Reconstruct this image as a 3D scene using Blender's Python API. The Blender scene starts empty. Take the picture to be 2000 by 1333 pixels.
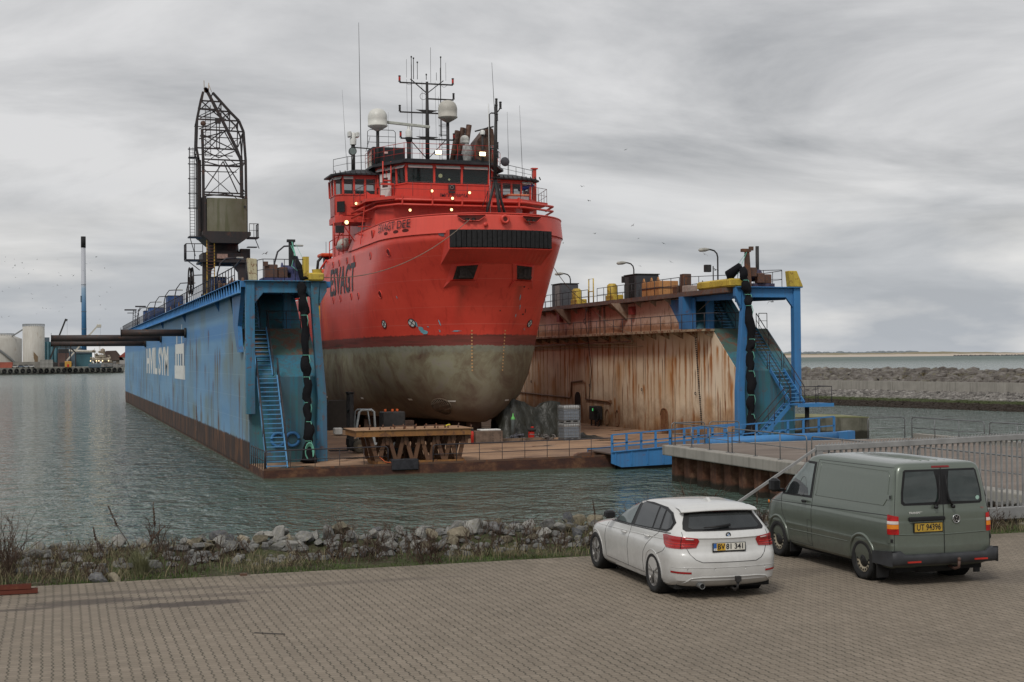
import bpy, bmesh, math, random
from mathutils import Vector, Matrix, noise as mn
from math import sin, cos, pi, radians as RAD, sqrt, atan2, hypot
random.seed(7)
SC = bpy.context.scene
COL = SC.collection
# World frame: x runs along the quay and the dock's front edge, y runs into the dock, z = 0 is the water.
# ------------------------------------------------------------------ camera
cam_d = bpy.data.cameras.new('camera'); cam = bpy.data.objects.new('camera', cam_d); COL.objects.link(cam)
cam_d.sensor_width = 36; cam_d.lens = 50.0; cam_d.clip_start = .2; cam_d.clip_end = 30000
cam.matrix_world = Matrix.Translation((-10.129, -73.387, 6.135)) @ Matrix.Rotation(RAD(-17.8), 4, 'Z') @ \
    Matrix.Rotation(pi/2 + math.atan(33.5/2777), 4, 'X') @ Matrix.Rotation(RAD(-.5), 4, 'Z')
SC.camera = cam
# ------------------------------------------------------------------ sky
SUN_V = Vector((-.42, -.52, .74)).normalized()
SUN_EL, SUN_ROT = math.asin(SUN_V.z), atan2(SUN_V.x, SUN_V.y)
W = bpy.data.worlds.new('World'); SC.world = W; W.use_nodes = True
nt = W.node_tree; N = nt.nodes; L = nt.links
for n in list(N): N.remove(n)
wo = N.new('ShaderNodeOutputWorld'); bg = N.new('ShaderNodeBackground'); bg.inputs[1].default_value = .1
sky = N.new('ShaderNodeTexSky'); sky.sky_type = 'NISHITA'; sky.sun_disc = False
sky.sun_elevation = SUN_EL; sky.sun_rotation = SUN_ROT; sky.dust_density = 3
tc = N.new('ShaderNodeTexCoord'); sep = N.new('ShaderNodeSeparateXYZ'); L.new(tc.outputs['Generated'], sep.inputs[0])
def wmath(op, a, b=None, c=None):
    m = N.new('ShaderNodeMath'); m.operation = op
    for i, v in enumerate((a, b, c)):
        if v is None: continue
        if isinstance(v, (int, float)): m.inputs[i].default_value = v
        else: L.new(v, m.inputs[i])
    return m.outputs[0]
zz = wmath('ADD', wmath('MAXIMUM', sep.outputs[2], 0.0), .17)
cx, cy = wmath('DIVIDE', sep.outputs[0], zz), wmath('DIVIDE', sep.outputs[1], zz)
cmb = N.new('ShaderNodeCombineXYZ'); L.new(cx, cmb.inputs[0]); L.new(cy, cmb.inputs[1])
rot = N.new('ShaderNodeMapping'); L.new(cmb.outputs[0], rot.inputs[0])
rot.inputs['Rotation'].default_value = (0, 0, RAD(27)); rot.inputs['Scale'].default_value = (.85, 1.25, 1)
n1 = N.new('ShaderNodeTexNoise'); L.new(rot.outputs[0], n1.inputs[0]); n1.inputs['Scale'].default_value = .95; n1.inputs['Detail'].default_value = 8; n1.inputs['Roughness'].default_value = .57; n1.inputs['Distortion'].default_value = .5
# a second, rounder layer of cumulus low over the horizon
mp2 = N.new('ShaderNodeMapping'); L.new(tc.outputs['Generated'], mp2.inputs[0]); mp2.inputs['Scale'].default_value = (7, 7, 26)
n2 = N.new('ShaderNodeTexNoise'); L.new(mp2.outputs[0], n2.inputs[0]); n2.inputs['Scale'].default_value = 1.1; n2.inputs['Detail'].default_value = 7; n2.inputs['Roughness'].default_value = .5
cr = N.new('ShaderNodeValToRGB'); L.new(n1.outputs[0], cr.inputs[0])
e = cr.color_ramp.elements
e[0].position = .38; e[0].color = (3.6, 3.65, 3.75, 1); e[1].position = .62; e[1].color = (6.9, 6.85, 6.85, 1)
cr2 = N.new('ShaderNodeValToRGB'); L.new(n2.outputs[0], cr2.inputs[0])
e = cr2.color_ramp.elements
e[0].position = .40; e[0].color = (4.3, 4.6, 5.0, 1); e[1].position = .66; e[1].color = (8.2, 8.1, 7.9, 1)
low = N.new('ShaderNodeMapRange'); L.new(sep.outputs[2], low.inputs[0]); low.inputs[1].default_value = .015; low.inputs[2].default_value = .13; low.inputs[3].default_value = .85; low.inputs[4].default_value = 0
mx = N.new('ShaderNodeMixRGB'); L.new(low.outputs[0], mx.inputs[0]); L.new(cr.outputs[0], mx.inputs[1]); L.new(cr2.outputs[0], mx.inputs[2])
mx2 = N.new('ShaderNodeMixRGB'); mx2.inputs[0].default_value = .93; L.new(sky.outputs[0], mx2.inputs[1]); L.new(mx.outputs[0], mx2.inputs[2])
L.new(mx2.outputs[0], bg.inputs[0]); L.new(bg.outputs[0], wo.inputs[0])
# ------------------------------------------------------------------ sun behind the overcast
sl = bpy.data.lights.new('sun', 'SUN'); sl.energy = 1.5; sl.angle = RAD(14); sl.color = (1, .97, .92)
so = bpy.data.objects.new('sun', sl); COL.objects.link(so)
so.rotation_euler = SUN_V.to_track_quat('Z', 'Y').to_euler()
vs = SC.view_settings; vs.view_transform = 'Standard'; vs.look = 'None'; vs.exposure = .1; vs.gamma = 1

# ------------------------------------------------------------------ helpers
class MB:
    def __init__(s): s.v = []; s.f = []; s.sm = []
    def add(s, vs, fs, smooth=False):
        n = len(s.v); s.v += [tuple(p) for p in vs]
        for f in fs: s.f.append([i+n for i in f]); s.sm.append(smooth)
        return s
    def box(s, x0, x1, y0, y1, z0, z1):
        return s.add([(x0,y0,z0),(x1,y0,z0),(x1,y1,z0),(x0,y1,z0),(x0,y0,z1),(x1,y0,z1),(x1,y1,z1),(x0,y1,z1)],
                     [(0,3,2,1),(4,5,6,7),(0,1,5,4),(1,2,6,5),(2,3,7,6),(3,0,4,7)])
    def bbox(s, x0, x1, y0, y1, z0, z1, b=.02):  # box with bevelled edges
        vs = []
        for z, k in ((z0, b), (z0+b, 0), (z1-b, 0), (z1, b)):
            for x, y in ((x0+b+k, y0+k), (x1-b-k, y0+k), (x1-k, y0+b+k), (x1-k, y1-b-k), (x1-b-k, y1-k), (x0+b+k, y1-k), (x0+k, y1-b-k), (x0+k, y0+b+k)):
                vs.append((x, y, z))
        fs = [tuple(range(7, -1, -1)), tuple(range(24, 32))]
        for r in range(3):
            for i in range(8): j = (i+1) % 8; fs.append((r*8+i, r*8+j, r*8+8+j, r*8+8+i))
        return s.add(vs, fs)
    def bar(s, p, q, w=.05, h=None):  # rectangular bar p -> q
        h = h or w; p, q = Vector(p), Vector(q); d = q-p
        if d.length < 1e-6: return s
        d.normalize(); up = Vector((0,0,1)) if abs(d.z) < .95 else Vector((0,1,0))
        a = d.cross(up).normalized()*(w/2); b = a.cross(d).normalized()*(h/2)
        return s.add([p-a-b,p+a-b,p+a+b,p-a+b,q-a-b,q+a-b,q+a+b,q-a+b],
                     [(0,1,2,3),(7,6,5,4),(0,4,5,1),(1,5,6,2),(2,6,7,3),(3,7,4,0)])
    def tube(s, pts, r=.03, n=8, r2=None, caps=True):
        pts = [Vector(p) for p in pts]; m = len(pts); fs = []; vs = []; a = None
        for i, p in enumerate(pts):
            d = (pts[min(i+1, m-1)] - pts[max(i-1, 0)])
            d = d.normalized() if d.length > 1e-9 else Vector((0,0,1))
            if a is None: a = d.cross(Vector((0,0,1)) if abs(d.z) < .9 else Vector((1,0,0))).normalized()
            a = (a - d*a.dot(d)).normalized(); b = d.cross(a)
            rr = (r[i] if isinstance(r, (list, tuple)) else (r if r2 is None else r+(r2-r)*i/(m-1)))
            for k in range(n): t = 2*pi*k/n; vs.append(p + a*cos(t)*rr + b*sin(t)*rr)
        for i in range(m-1):
            for k in range(n): j = (k+1) % n; fs.append((i*n+k, i*n+j, i*n+n+j, i*n+n+k))
        s.add(vs, fs, True)
        if caps: s.add(vs[:n], [tuple(range(n))[::-1]]); s.add(vs[-n:], [tuple(range(n))])
        return s
    def cyl(s, c, r, z0, z1, n=20, r2=None):
        return s.tube([(c[0], c[1], z0), (c[0], c[1], z1)], r, n, r2)
    def lathe(s, c, prof, n=24, axis='z'):  # prof: (radius, height)
        vs = []; fs = []
        for r, h in prof:
            for k in range(n):
                t = 2*pi*k/n; a, b = cos(t)*r, sin(t)*r
                vs.append({'z': (c[0]+a, c[1]+b, c[2]+h), 'y': (c[0]+a, c[1]+h, c[2]+b), 'x': (c[0]+h, c[1]+a, c[2]+b)}[axis])
        for i in range(len(prof)-1):
            for k in range(n):
                j = (k+1) % n; fs.append((i*n+k, i*n+j, i*n+n+j, i*n+n+k))
        s.add(vs, fs, True)
        return s
    def prism(s, poly, a0, a1, axis='z'):  # poly of 2-D points extruded along axis
        def m(p, a): return {'z': (p[0], p[1], a), 'x': (a, p[0], p[1]), 'y': (p[0], a, p[1])}[axis]
        n = len(poly); vs = [m(p, a0) for p in poly] + [m(p, a1) for p in poly]
        return s.add(vs, [tuple(range(n))[::-1], tuple(range(n, 2*n))] + [(i, (i+1) % n, n+(i+1) % n, n+i) for i in range(n)])
    def grid(s, rows, smooth=True, close=False):
        n = len(rows[0]); vs = [p for r in rows for p in r]; fs = []
        for i in range(len(rows)-1):
            for k in range(n if close else n-1):
                j = (k+1) % n; fs.append((i*n+k, i*n+j, i*n+n+j, i*n+n+k))
        return s.add(vs, fs, smooth)
    def torus(s, c, R, r, axis='x', n=24, m=8, a0=0, a1=2*pi):
        rows = []
        for i in range(n+1):
            t = a0+(a1-a0)*i/n; row = []
            for k in range(m):
                q = 2*pi*k/m; a = (R+r*cos(q))*cos(t); b = (R+r*cos(q))*sin(t); h = r*sin(q)
                row.append({'x': (c[0]+h, c[1]+a, c[2]+b), 'y': (c[0]+a, c[1]+h, c[2]+b), 'z': (c[0]+a, c[1]+b, c[2]+h)}[axis])
            rows.append(row)
        return s.grid(rows, True, True)
    def xf(s, M):
        s.v = [tuple(M @ Vector(p)) for p in s.v]; return s
def origin(o):
    p = Vector((0,0,0))
    while o is not None: p = p + o.location; o = o.parent
    return p
def part(mb, name, mat, parent=None, local=False, smooth=None, kind=None, label=None, loc=None, bevel=0):
    me = bpy.data.meshes.new(name); off = Vector(loc) if loc else Vector((0,0,0))
    if parent is not None and not local: off = origin(parent)
    me.from_pydata([tuple(Vector(p)-off) for p in mb.v], [], mb.f)
    sm = mb.sm if smooth is None else [smooth]*len(mb.f)
    me.polygons.foreach_set('use_smooth', sm)
    bm = bmesh.new(); bm.from_mesh(me); bmesh.ops.remove_doubles(bm, verts=bm.verts, dist=.0004)
    bmesh.ops.recalc_face_normals(bm, faces=bm.faces); bm.to_mesh(me); bm.free()
    me.materials.append(mat)
    o = bpy.data.objects.new(name, me); COL.objects.link(o)
    if parent is not None: o.parent = parent
    elif loc: o.location = loc
    if bevel:
        b = o.modifiers.new('bevel', 'BEVEL'); b.width = bevel; b.segments = 2; b.limit_method = 'ANGLE'; b.angle_limit = RAD(40)
    if kind: o['kind'] = kind
    if label: o['label'] = label
    return o
def tag(o, label, cat, group=None):
    o['label'] = label; o['category'] = cat
    if group: o['group'] = group
    return o
def thing(name, label, cat, loc=(0,0,0), rz=0, group=None):
    o = bpy.data.objects.new(name, None); COL.objects.link(o); o.location = loc; o.rotation_euler = (0,0,rz)
    o.empty_display_size = .2
    return tag(o, label, cat, group)
def solo(mb, name, mat, label, cat, group=None, loc=None, smooth=None, bevel=0):
    if loc is None:
        xs = [p[0] for p in mb.v]; ys = [p[1] for p in mb.v]; zs = [p[2] for p in mb.v]
        loc = ((min(xs)+max(xs))/2, (min(ys)+max(ys))/2, min(zs))
    return tag(part(mb, name, mat, None, loc=loc, smooth=smooth, bevel=bevel), label, cat, group)
def dup(root, loc, rz=None, label=None):
    def cp(o, par):
        c = o.copy(); COL.objects.link(c); c.parent = par
        for ch in [x for x in bpy.data.objects if x.parent == o]: cp(ch, c)
        return c
    r = cp(root, None); r.location = loc
    if rz is not None: r.rotation_euler = (0,0,rz)
    if label: r['label'] = label
    return r
def text_mb(txt, size, thick=0, font=None, extrude=0, xs=1, spacing=1, bold=0):
    cu = bpy.data.curves.new('t', 'FONT'); cu.body = txt; cu.size = size; cu.align_x = 'CENTER'; cu.align_y = 'CENTER'
    cu.offset = bold; cu.extrude = extrude; cu.space_character = spacing; cu.resolution_u = 3
    o = bpy.data.objects.new('t', cu); COL.objects.link(o)
    dg = bpy.context.evaluated_depsgraph_get(); me = bpy.data.meshes.new_from_object(o.evaluated_get(dg))
    mb = MB(); mb.add([(v.co.x*xs, v.co.y, v.co.z) for v in me.vertices], [tuple(p.vertices) for p in me.polygons])
    bpy.data.objects.remove(o); bpy.data.curves.remove(cu); bpy.data.meshes.remove(me)
    return mb
def circle(cx, cy, r, n=20, a0=0): return [(cx+r*cos(a0+2*pi*i/n), cy+r*sin(a0+2*pi*i/n)) for i in range(n)]
def railing(mb, pts, h=1.0, step=1.5, r=.022, mids=(.5,), n=6, up=(0,0,1)):
    for a, b in zip(pts[:-1], pts[1:]):
        a, b = Vector(a), Vector(b); k = max(1, round((b-a).length/step))
        for i in range(k+1):
            p = a.lerp(b, i/k); mb.tube([p, p+Vector(up)*h], r, n)
        for m in list(mids)+[1]: mb.tube([a+Vector(up)*h*m, b+Vector(up)*h*m], r*(1.1 if m == 1 else .75), n)
    return mb

# ------------------------------------------------------------------ materials
class NT:
    def __init__(s, name):
        s.m = bpy.data.materials.new(name); s.m.use_nodes = True; s.t = s.m.node_tree; s.n = s.t.nodes; s.l = s.t.links
        s.b = s.n['Principled BSDF']; s.tc = s.n.new('ShaderNodeTexCoord')
    def new(s, t, **k):
        n = s.n.new(t)
        for a, b in k.items(): setattr(n, a, b)
        return n
    def set(s, node, idx, v):
        if hasattr(v, 'is_linked') or isinstance(v, bpy.types.NodeSocket): s.l.new(v, node.inputs[idx])
        else:
            if isinstance(v, (tuple, list)) and len(v) == 3 and node.inputs[idx].type == 'RGBA': v = (*v, 1)
            node.inputs[idx].default_value = v
    def coord(s, which='Object', scale=(1,1,1), rot=(0,0,0), loc=(0,0,0)):
        m = s.new('ShaderNodeMapping'); s.l.new(s.tc.outputs[which], m.inputs[0])
        m.inputs['Scale'].default_value = scale; m.inputs['Rotation'].default_value = rot; m.inputs['Location'].default_value = loc
        return m.outputs[0]
    def world(s, scale=(1,1,1)):
        g = s.new('ShaderNodeNewGeometry'); m = s.new('ShaderNodeMapping'); s.l.new(g.outputs['Position'], m.inputs[0]); m.inputs['Scale'].default_value = scale
        return m.outputs[0]
    def noise(s, vec, scale=1, detail=4, rough=.55, dist=0):
        n = s.new('ShaderNodeTexNoise'); s.l.new(vec, n.inputs[0]); n.inputs['Scale'].default_value = scale
        n.inputs['Detail'].default_value = detail; n.inputs['Roughness'].default_value = rough; n.inputs['Distortion'].default_value = dist
        return n.outputs[0]
    def ramp(s, f, *st):
        r = s.new('ShaderNodeValToRGB'); s.l.new(f, r.inputs[0]); el = r.color_ramp.elements
        while len(el) < len(st): el.new(.5)
        for e, (p, c) in zip(el, st):
            e.position = p; e.color = (c, c, c, 1) if isinstance(c, (int, float)) else (*c, 1)
        return r.outputs[0]
    def mix(s, f, a, b, mode='MIX'):
        m = s.new('ShaderNodeMixRGB', blend_type=mode); s.set(m, 0, f); s.set(m, 1, a); s.set(m, 2, b); return m.outputs[0]
    def math(s, op, a, b=0, c=0):
        m = s.new('ShaderNodeMath', operation=op); s.set(m, 0, a); s.set(m, 1, b)
        if c: s.set(m, 2, c)
        return m.outputs[0]
    def rng(s, v, a, b, c=0, d=1):
        m = s.new('ShaderNodeMapRange'); s.set(m, 0, v)
        for i, x in enumerate((a, b, c, d)): m.inputs[i+1].default_value = x
        return m.outputs[0]
    def z(s, which='world'):
        g = s.new('ShaderNodeNewGeometry'); x = s.new('ShaderNodeSeparateXYZ'); s.l.new(g.outputs['Position'], x.inputs[0]); return x.outputs
    def streaks(s, y, z, cell, thr, z0, zr, l0, lr, width, seed=0):
        """rust runs: each starts at its own height and fades downwards"""
        wv = s.math('MULTIPLY', s.math('SUBTRACT', s.noise(s.world((1, 1, .6)), 1.1, 3), .5), cell*.5)
        yy = s.math('DIVIDE', s.math('ADD', s.math('ADD', y, wv), seed*17.3), cell); ci = s.math('FLOOR', yy); fr = s.math('FRACT', yy)
        def rnd(k):
            c = s.new('ShaderNodeCombineXYZ'); s.l.new(ci, c.inputs[0]); c.inputs[1].default_value = k+seed*3.7
            w = s.new('ShaderNodeTexWhiteNoise'); w.noise_dimensions = '2D'; s.l.new(c.outputs[0], w.inputs['Vector']); return w.outputs[0]
        a, b, c_, d = rnd(1.5), rnd(2.5), rnd(3.5), rnd(4.5)
        st = s.math('ADD', z0, s.math('MULTIPLY', b, zr)); ln = s.math('ADD', l0, s.math('MULTIPLY', c_, lr))
        dep = s.math('DIVIDE', s.math('SUBTRACT', st, s.math('ADD', z, s.math('MULTIPLY', s.noise(s.world((1, 5, .7)), 1.5, 5, .7), 1.2))), ln)
        on = s.math('MULTIPLY', s.rng(dep, 0, .14), s.rng(dep, 1, .25))
        cen = s.math('ADD', .3, s.math('MULTIPLY', d, .4)); off = s.math('ABSOLUTE', s.math('SUBTRACT', fr, cen))
        wd = s.math('MULTIPLY', width, s.math('ADD', .5, s.math('MULTIPLY', s.noise(s.world((1, 3, .8)), 1.5, 4), 1.0)))
        prof = s.rng(s.math('DIVIDE', off, wd), 1, .25)
        return s.math('MULTIPLY', s.math('MULTIPLY', on, prof), s.rng(a, thr, min(1, thr+.25)))
    def bump(s, h, strength=.3, dist=.02):
        b = s.new('ShaderNodeBump'); s.l.new(h, b.inputs['Height']); b.inputs['Strength'].default_value = strength; b.inputs['Distance'].default_value = dist
        s.l.new(b.outputs[0], s.b.inputs['Normal']); return b
    def done(s, color=None, rough=.5, metal=0, spec=.5):
        if color is not None: s.set(s.b, 'Base Color', color)
        s.set(s.b, 'Roughness', rough); s.set(s.b, 'Metallic', metal); s.set(s.b, 'Specular IOR Level', spec)
        return s.m
MC = {}
def paint(name, col, rough=.5, metal=0, var=.12, scale=3, bump=0, spec=.35):
    """a painted or plain surface with slight cloudy wear"""
    if name in MC: return MC[name]
    t = NT(name); n = t.noise(t.coord(), scale, 5, .6)
    c2 = tuple(max(0, x*(1-var*2)) for x in col); c3 = tuple(min(1, x*(1+var)) for x in col)
    c = t.ramp(n, (.3, c2), (.7, c3))
    if bump: t.bump(t.noise(t.coord(), scale*8, 4), bump, .01)
    MC[name] = t.done(c, rough, metal, spec); return MC[name]
def worn(name, col, rust=(.11,.045,.022), amount=.5, streak=.5, scale=.8, rough=.55, col2=None, seams=0, bump=.15, fine=1):
    """paint with rust patches and vertical run-off streaks; world coordinates in metres"""
    if name in MC: return MC[name]
    t = NT(name); w = t.world()
    base = t.mix(t.ramp(t.noise(w, scale*.6, 5, .6), (.35, 0), (.65, 1)), col, col2 or tuple(x*.72 for x in col))
    st = t.noise(t.world((2.6, 2.6, .16)), 1.1, 5, .65)
    st2 = t.noise(t.world((7, 7, .3)), 1.0, 4, .6)
    sm = t.ramp(t.math('ADD', t.math('MULTIPLY', st, .6), t.math('MULTIPLY', st2, .4)), (.50-.05*streak, 0), (.58-.05*streak, 1))
    c = t.mix(t.math('MULTIPLY', sm, streak), base, tuple(.55*a+.45*b for a, b in zip(rust, col)))
    pt = t.noise(w, 1.6*fine, 8, .68, .4)
    pm = t.ramp(pt, (.66-.22*amount, 0), (.70-.2*amount, 1))
    c = t.mix(t.math('MULTIPLY', pm, min(1, amount*1.4)), c, t.mix(t.noise(w, 9*fine, 4), rust, tuple(min(1, x*2.1) for x in rust)))
    if seams:
        z = t.z()
        s1 = t.math('LESS_THAN', t.math('ABSOLUTE', t.math('SUBTRACT', t.math('MODULO', z[2], seams), seams/2)), .02)
        c = t.mix(t.math('MULTIPLY', s1, .35), c, (.5, .55, .6))
    t.bump(t.noise(w, 6*fine, 5), bump, .03)
    MC[name] = t.done(c, t.rng(pm, 0, 1, rough, .85), 0, .35); return MC[name]
def emit(name, col, s):
    t = NT(name); t.set(t.b, 'Emission Color', (*col, 1)); t.b.inputs['Emission Strength'].default_value = s; return t.done(col, .4)
def glass(name, col=(.02,.025,.025), rough=.04):
    t = NT(name); n = t.noise(t.coord(), 4, 3); return t.done(t.ramp(n, (.3, col), (.7, tuple(x*1.5 for x in col))), rough, 0, .8)
M = {}
M['dark'] = paint('dark_steel', (.035,.033,.033), .6, 0, .2)
M['rail'] = paint('dark_railing', (.045,.04,.045), .55, 0, .25, 2)
M['black'] = paint('black_rubber', (.018,.018,.019), .8, 0, .25, 6, .2)
M['galv'] = paint('galvanised_steel', (.30,.31,.31), .5, .6, .15, 4)
M['alu'] = paint('grey_fence_metal', (.29,.29,.285), .5, .2, .12, 3)
M['white'] = paint('white_paint', (.72,.72,.69), .45, 0, .08, 2)
M['cream'] = paint('cream_plastic', (.55,.52,.45), .5, 0, .1, 2)
M['yellow'] = worn('yellow_rusty', (.62,.45,.07), amount=.45, streak=.5, fine=3)
M['ropeg'] = paint('green_rope', (.16,.45,.34), .8)
M['rope'] = paint('brown_rope', (.22,.17,.13), .9)
M['rust'] = worn('rusty_steel', (.13,.07,.045), amount=.6, streak=.4, col2=(.07,.045,.035), fine=1.5)
M['redbit'] = paint('red_plastic', (.5,.03,.02), .45)
# ================================================================== setting: water, paving, banks
def make_water():
    t = NT('harbour_water'); z = t.z()
    cd = t.new('ShaderNodeCameraData')
    h1 = t.noise(t.world((.8, .62, 1)), 1.0, 3, .5, .7)
    h2 = t.noise(t.world((1, .8, 1)), 3.4, 2, .5, .4)
    h3 = t.noise(t.world((1, 1, 1)), .28, 3, .5)
    h = t.math('ADD', t.math('ADD', t.math('MULTIPLY', h1, .9), t.math('MULTIPLY', h2, .26)), t.math('MULTIPLY', h3, .8))
    b = t.bump(h, 1.0, .62)
    tint = t.ramp(t.noise(t.world(), .02, 3), (.35, (.056, .090, .074)), (.65, (.080, .120, .098)))
    t.b.inputs['IOR'].default_value = 1.33
    return t.done(tint, t.rng(z[1], 60, 1500, .035, .45), 0, .5)
m = MB(); S = 9000
m.add([(-S,-S,0),(S,-S,0),(S,S,0),(-S,S,0)], [(0,1,2,3)])
part(m, 'harbour_water', make_water(), kind='structure')

PZ = 2.4   # level of the paved yard
def make_paving():
    t = NT('concrete_block_paving'); w = t.world()
    s = t.new('ShaderNodeSeparateXYZ'); t.l.new(w, s.inputs[0])
    # interlocking blocks in columns: zig-zag joints run away from the quay, thin joints across
    X_, Y_ = s.outputs[0], s.outputs[1]; RW, CW = .112, .130
    row = t.math('FLOOR', t.math('DIVIDE', Y_, RW))
    par = t.math('MODULO', t.math('ABSOLUTE', row), 2)
    zig = t.math('MULTIPLY', t.math('PINGPONG', Y_, RW/2), .28)
    xx = t.math('ADD', t.math('ADD', X_, t.math('MULTIPLY', par, .017)), zig)
    xx = t.math('ADD', xx, t.math('MULTIPLY', t.noise(t.world((.5,.5,1)), 1, 2), .05))
    col_i = t.math('FLOOR', t.math('DIVIDE', xx, CW))
    dxj = t.math('PINGPONG', xx, CW/2)
    jitter = t.math('MULTIPLY', t.noise(w, 9, 2), .006)
    vj = t.rng(t.math('SUBTRACT', dxj, jitter), .0095, .003)
    yy = t.math('ADD', Y_, t.math('MULTIPLY', t.math('PINGPONG', t.math('ADD', X_, .03), CW/2), .10))
    hj = t.rng(t.math('PINGPONG', yy, RW/2), .0055, .0018)
    cc_ = t.new('ShaderNodeCombineXYZ'); t.l.new(col_i, cc_.inputs[0]); t.l.new(row, cc_.inputs[1])
    wn = t.new('ShaderNodeTexWhiteNoise'); wn.noise_dimensions = '2D'; t.l.new(cc_.outputs[0], wn.inputs['Vector'])
    col = t.ramp(wn.outputs[0], (0, (.226,.187,.144)), (.6, (.244,.203,.157)), (1, (.268,.223,.174)))
    strong = t.math('ADD', .72, t.math('MULTIPLY', t.math('MODULO', t.math('ABSOLUTE', col_i), 2), .28))
    vjs = t.math('MULTIPLY', t.math('MULTIPLY', vj, strong), t.ramp(t.noise(w, 1.3, 4), (.32, .55), (.6, 1)))
    col = t.mix(t.math('MULTIPLY', hj, .62), col, (.085,.070,.052))
    col = t.mix(t.math('MULTIPLY', vjs, .92), col, (.030,.030,.018))
    big = t.ramp(t.noise(w, .22, 5, .6), (.3, .86), (.7, 1.08))
    mid2 = t.ramp(t.noise(w, 3.2, 4, .6), (.3, .9), (.7, 1.06))
    col = t.mix(1, col, big, 'MULTIPLY'); col = t.mix(1, col, mid2, 'MULTIPLY')
    speck = t.ramp(t.noise(w, 46, 2, .5), (.66, 0), (.70, 1))
    col = t.mix(t.math('MULTIPLY', speck, .25), col, (.42, .39, .34))
    # sandy grit lines worn into the edge by the grass
    gr = t.rng(s.outputs[1], -50.2, -48.4)
    col = t.mix(t.math('MULTIPLY', t.math('MULTIPLY', gr, .55), t.ramp(t.noise(w, 2.1, 4), (.4, 0), (.6, 1))), col, (.10, .085, .06))
    # old oil and tyre stains
    for (x, y, rx, ry, a) in ((-8.25,-50.98,1.0,.24,.85),(-9.7,-50.25,1.0,.30,.7),(-7.9,-50.3,1.2,.18,.45),(-10.6,-50.6,.6,.12,.7),(-5.5,-49.8,2,.2,.35),(-8.9,-49.5,1.8,.18,.45),(1.5,-51.5,1.6,.5,.25),(5.4,-53.2,1.2,.6,.3)):
        dx = t.math('DIVIDE', t.math('SUBTRACT', s.outputs[0], x), rx); dy = t.math('DIVIDE', t.math('SUBTRACT', s.outputs[1], y), ry)
        d = t.math('ADD', t.math('ADD', t.math('MULTIPLY', dx, dx), t.math('MULTIPLY', dy, dy)), t.math('MULTIPLY', t.math('SUBTRACT', t.noise(t.world((2.2,6,1)), 1.6, 6, .75), .5), 4.0))
        col = t.mix(t.math('MULTIPLY', t.rng(d, 1.3, .6), a), col, (.062, .050, .044))
    hgt = t.math('ADD', t.math('SUBTRACT', 1, t.math('MAXIMUM', hj, vj)), t.math('MULTIPLY', t.noise(w, 60, 3), .25))
    t.bump(hgt, .5, .006)
    return t.done(col, .82, 0, .3)
def ring_plane(x0, x1, y0, y1, z): return MB().add([(x0,y0,z),(x1,y0,z),(x1,y1,z),(x0,y1,z)], [(0,1,2,3)])
m = MB(); m.box(-40, 45, -110, -48.3, 1.7, PZ); part(m, 'paved_yard', make_paving(), kind='structure')

# bank: earth strip and slope down to the water
def make_soil():
    t = NT('bank_soil'); w = t.world()
    c = t.mix(t.ramp(t.noise(w, 2.2, 6, .65), (.38, 0), (.6, 1)), (.060, .048, .034), (.060, .075, .030))
    c = t.mix(t.ramp(t.noise(w, 9, 4), (.55, 0), (.7, 1)), c, (.14, .12, .09))
    t.bump(t.noise(w, 14, 6), .8, .05); return t.done(c, .95, 0, .2)
def bank_z(x, y):
    f = (y+48.3); z = PZ - .06
    if f < 1.3: z += .05*f
    elif f < 2.1: z += .065+(f-1.3)*.30
    elif f < 3.0: z += .305-(f-2.1)*.10
    else: z += .215-(f-3.0)*.62
    return z + mn.noise(Vector((x*.8, y*.8, 3)))*.10*min(1, f+.2)
rows = []
for j in range(26):
    y = -48.3 + j*.36; rows.append([(-40+i*.55, y, bank_z(-40+i*.55, y)) for i in range(156)])
part(MB().grid(rows), 'earth_bank', make_soil(), kind='structure')

def chunk(mb, p, s, r):
    n = 6; vs = []
    a0 = r.uniform(0, 6.3); ax, ay, az = r.uniform(.7, 1.3)*s, r.uniform(.7, 1.2)*s, r.uniform(.5, .9)*s
    for h, k in ((-.9, .55), (-.1, 1), (.65, .75)):
        for i in range(n):
            t = a0+2*pi*i/n; q = r.uniform(.78, 1.12)*k; vs.append((p[0]+cos(t)*ax*q, p[1]+sin(t)*ay*q, p[2]+h*az+r.uniform(-.12,.12)*s))
    vs.append((p[0]+r.uniform(-.2,.2)*s, p[1]+r.uniform(-.2,.2)*s, p[2]+az*r.uniform(.8,1)))
    fs = [tuple(range(n))[::-1]]
    for l in (0, n):
        for i in range(n): j = (i+1) % n; fs += [(l+i, l+j, l+n+j, l+n+i)]
    fs += [(2*n+i, 2*n+(i+1) % n, 3*n) for i in range(n)]
    mb.add(vs, fs)
# ---- boulders along the bank
def make_rock(name, cols, scale=3):
    t = NT(name); w = t.coord()
    oi = t.new('ShaderNodeObjectInfo')
    n = t.noise(w, scale, 6, .65)
    c = t.ramp(n, (.28, cols[0]), (.5, cols[1]), (.72, cols[2]))
    v = t.math('ADD', t.math('MULTIPLY', oi.outputs['Random'], .75), .62)
    hs = t.mix(t.math('MULTIPLY', oi.outputs['Random'], .45), c, cols[3])
    c = t.mix(1, hs, v, 'MULTIPLY')
    c = t.mix(t.math('MULTIPLY', t.ramp(t.noise(w, 1.6*scale, 5), (.55, 0), (.66, 1)), .5), c, (.17, .16, .09))
    t.bump(t.noise(w, scale*5, 6, .7), .55, .03); return t.done(c, .85, 0, .3)
rock_grey = make_rock('grey_granite', ((.085,.085,.085), (.19,.19,.182), (.33,.325,.305), (.25,.235,.205)))
rock_tan = make_rock('tan_granite', ((.09,.08,.055), (.19,.165,.115), (.29,.255,.195), (.18,.155,.12)))
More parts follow.
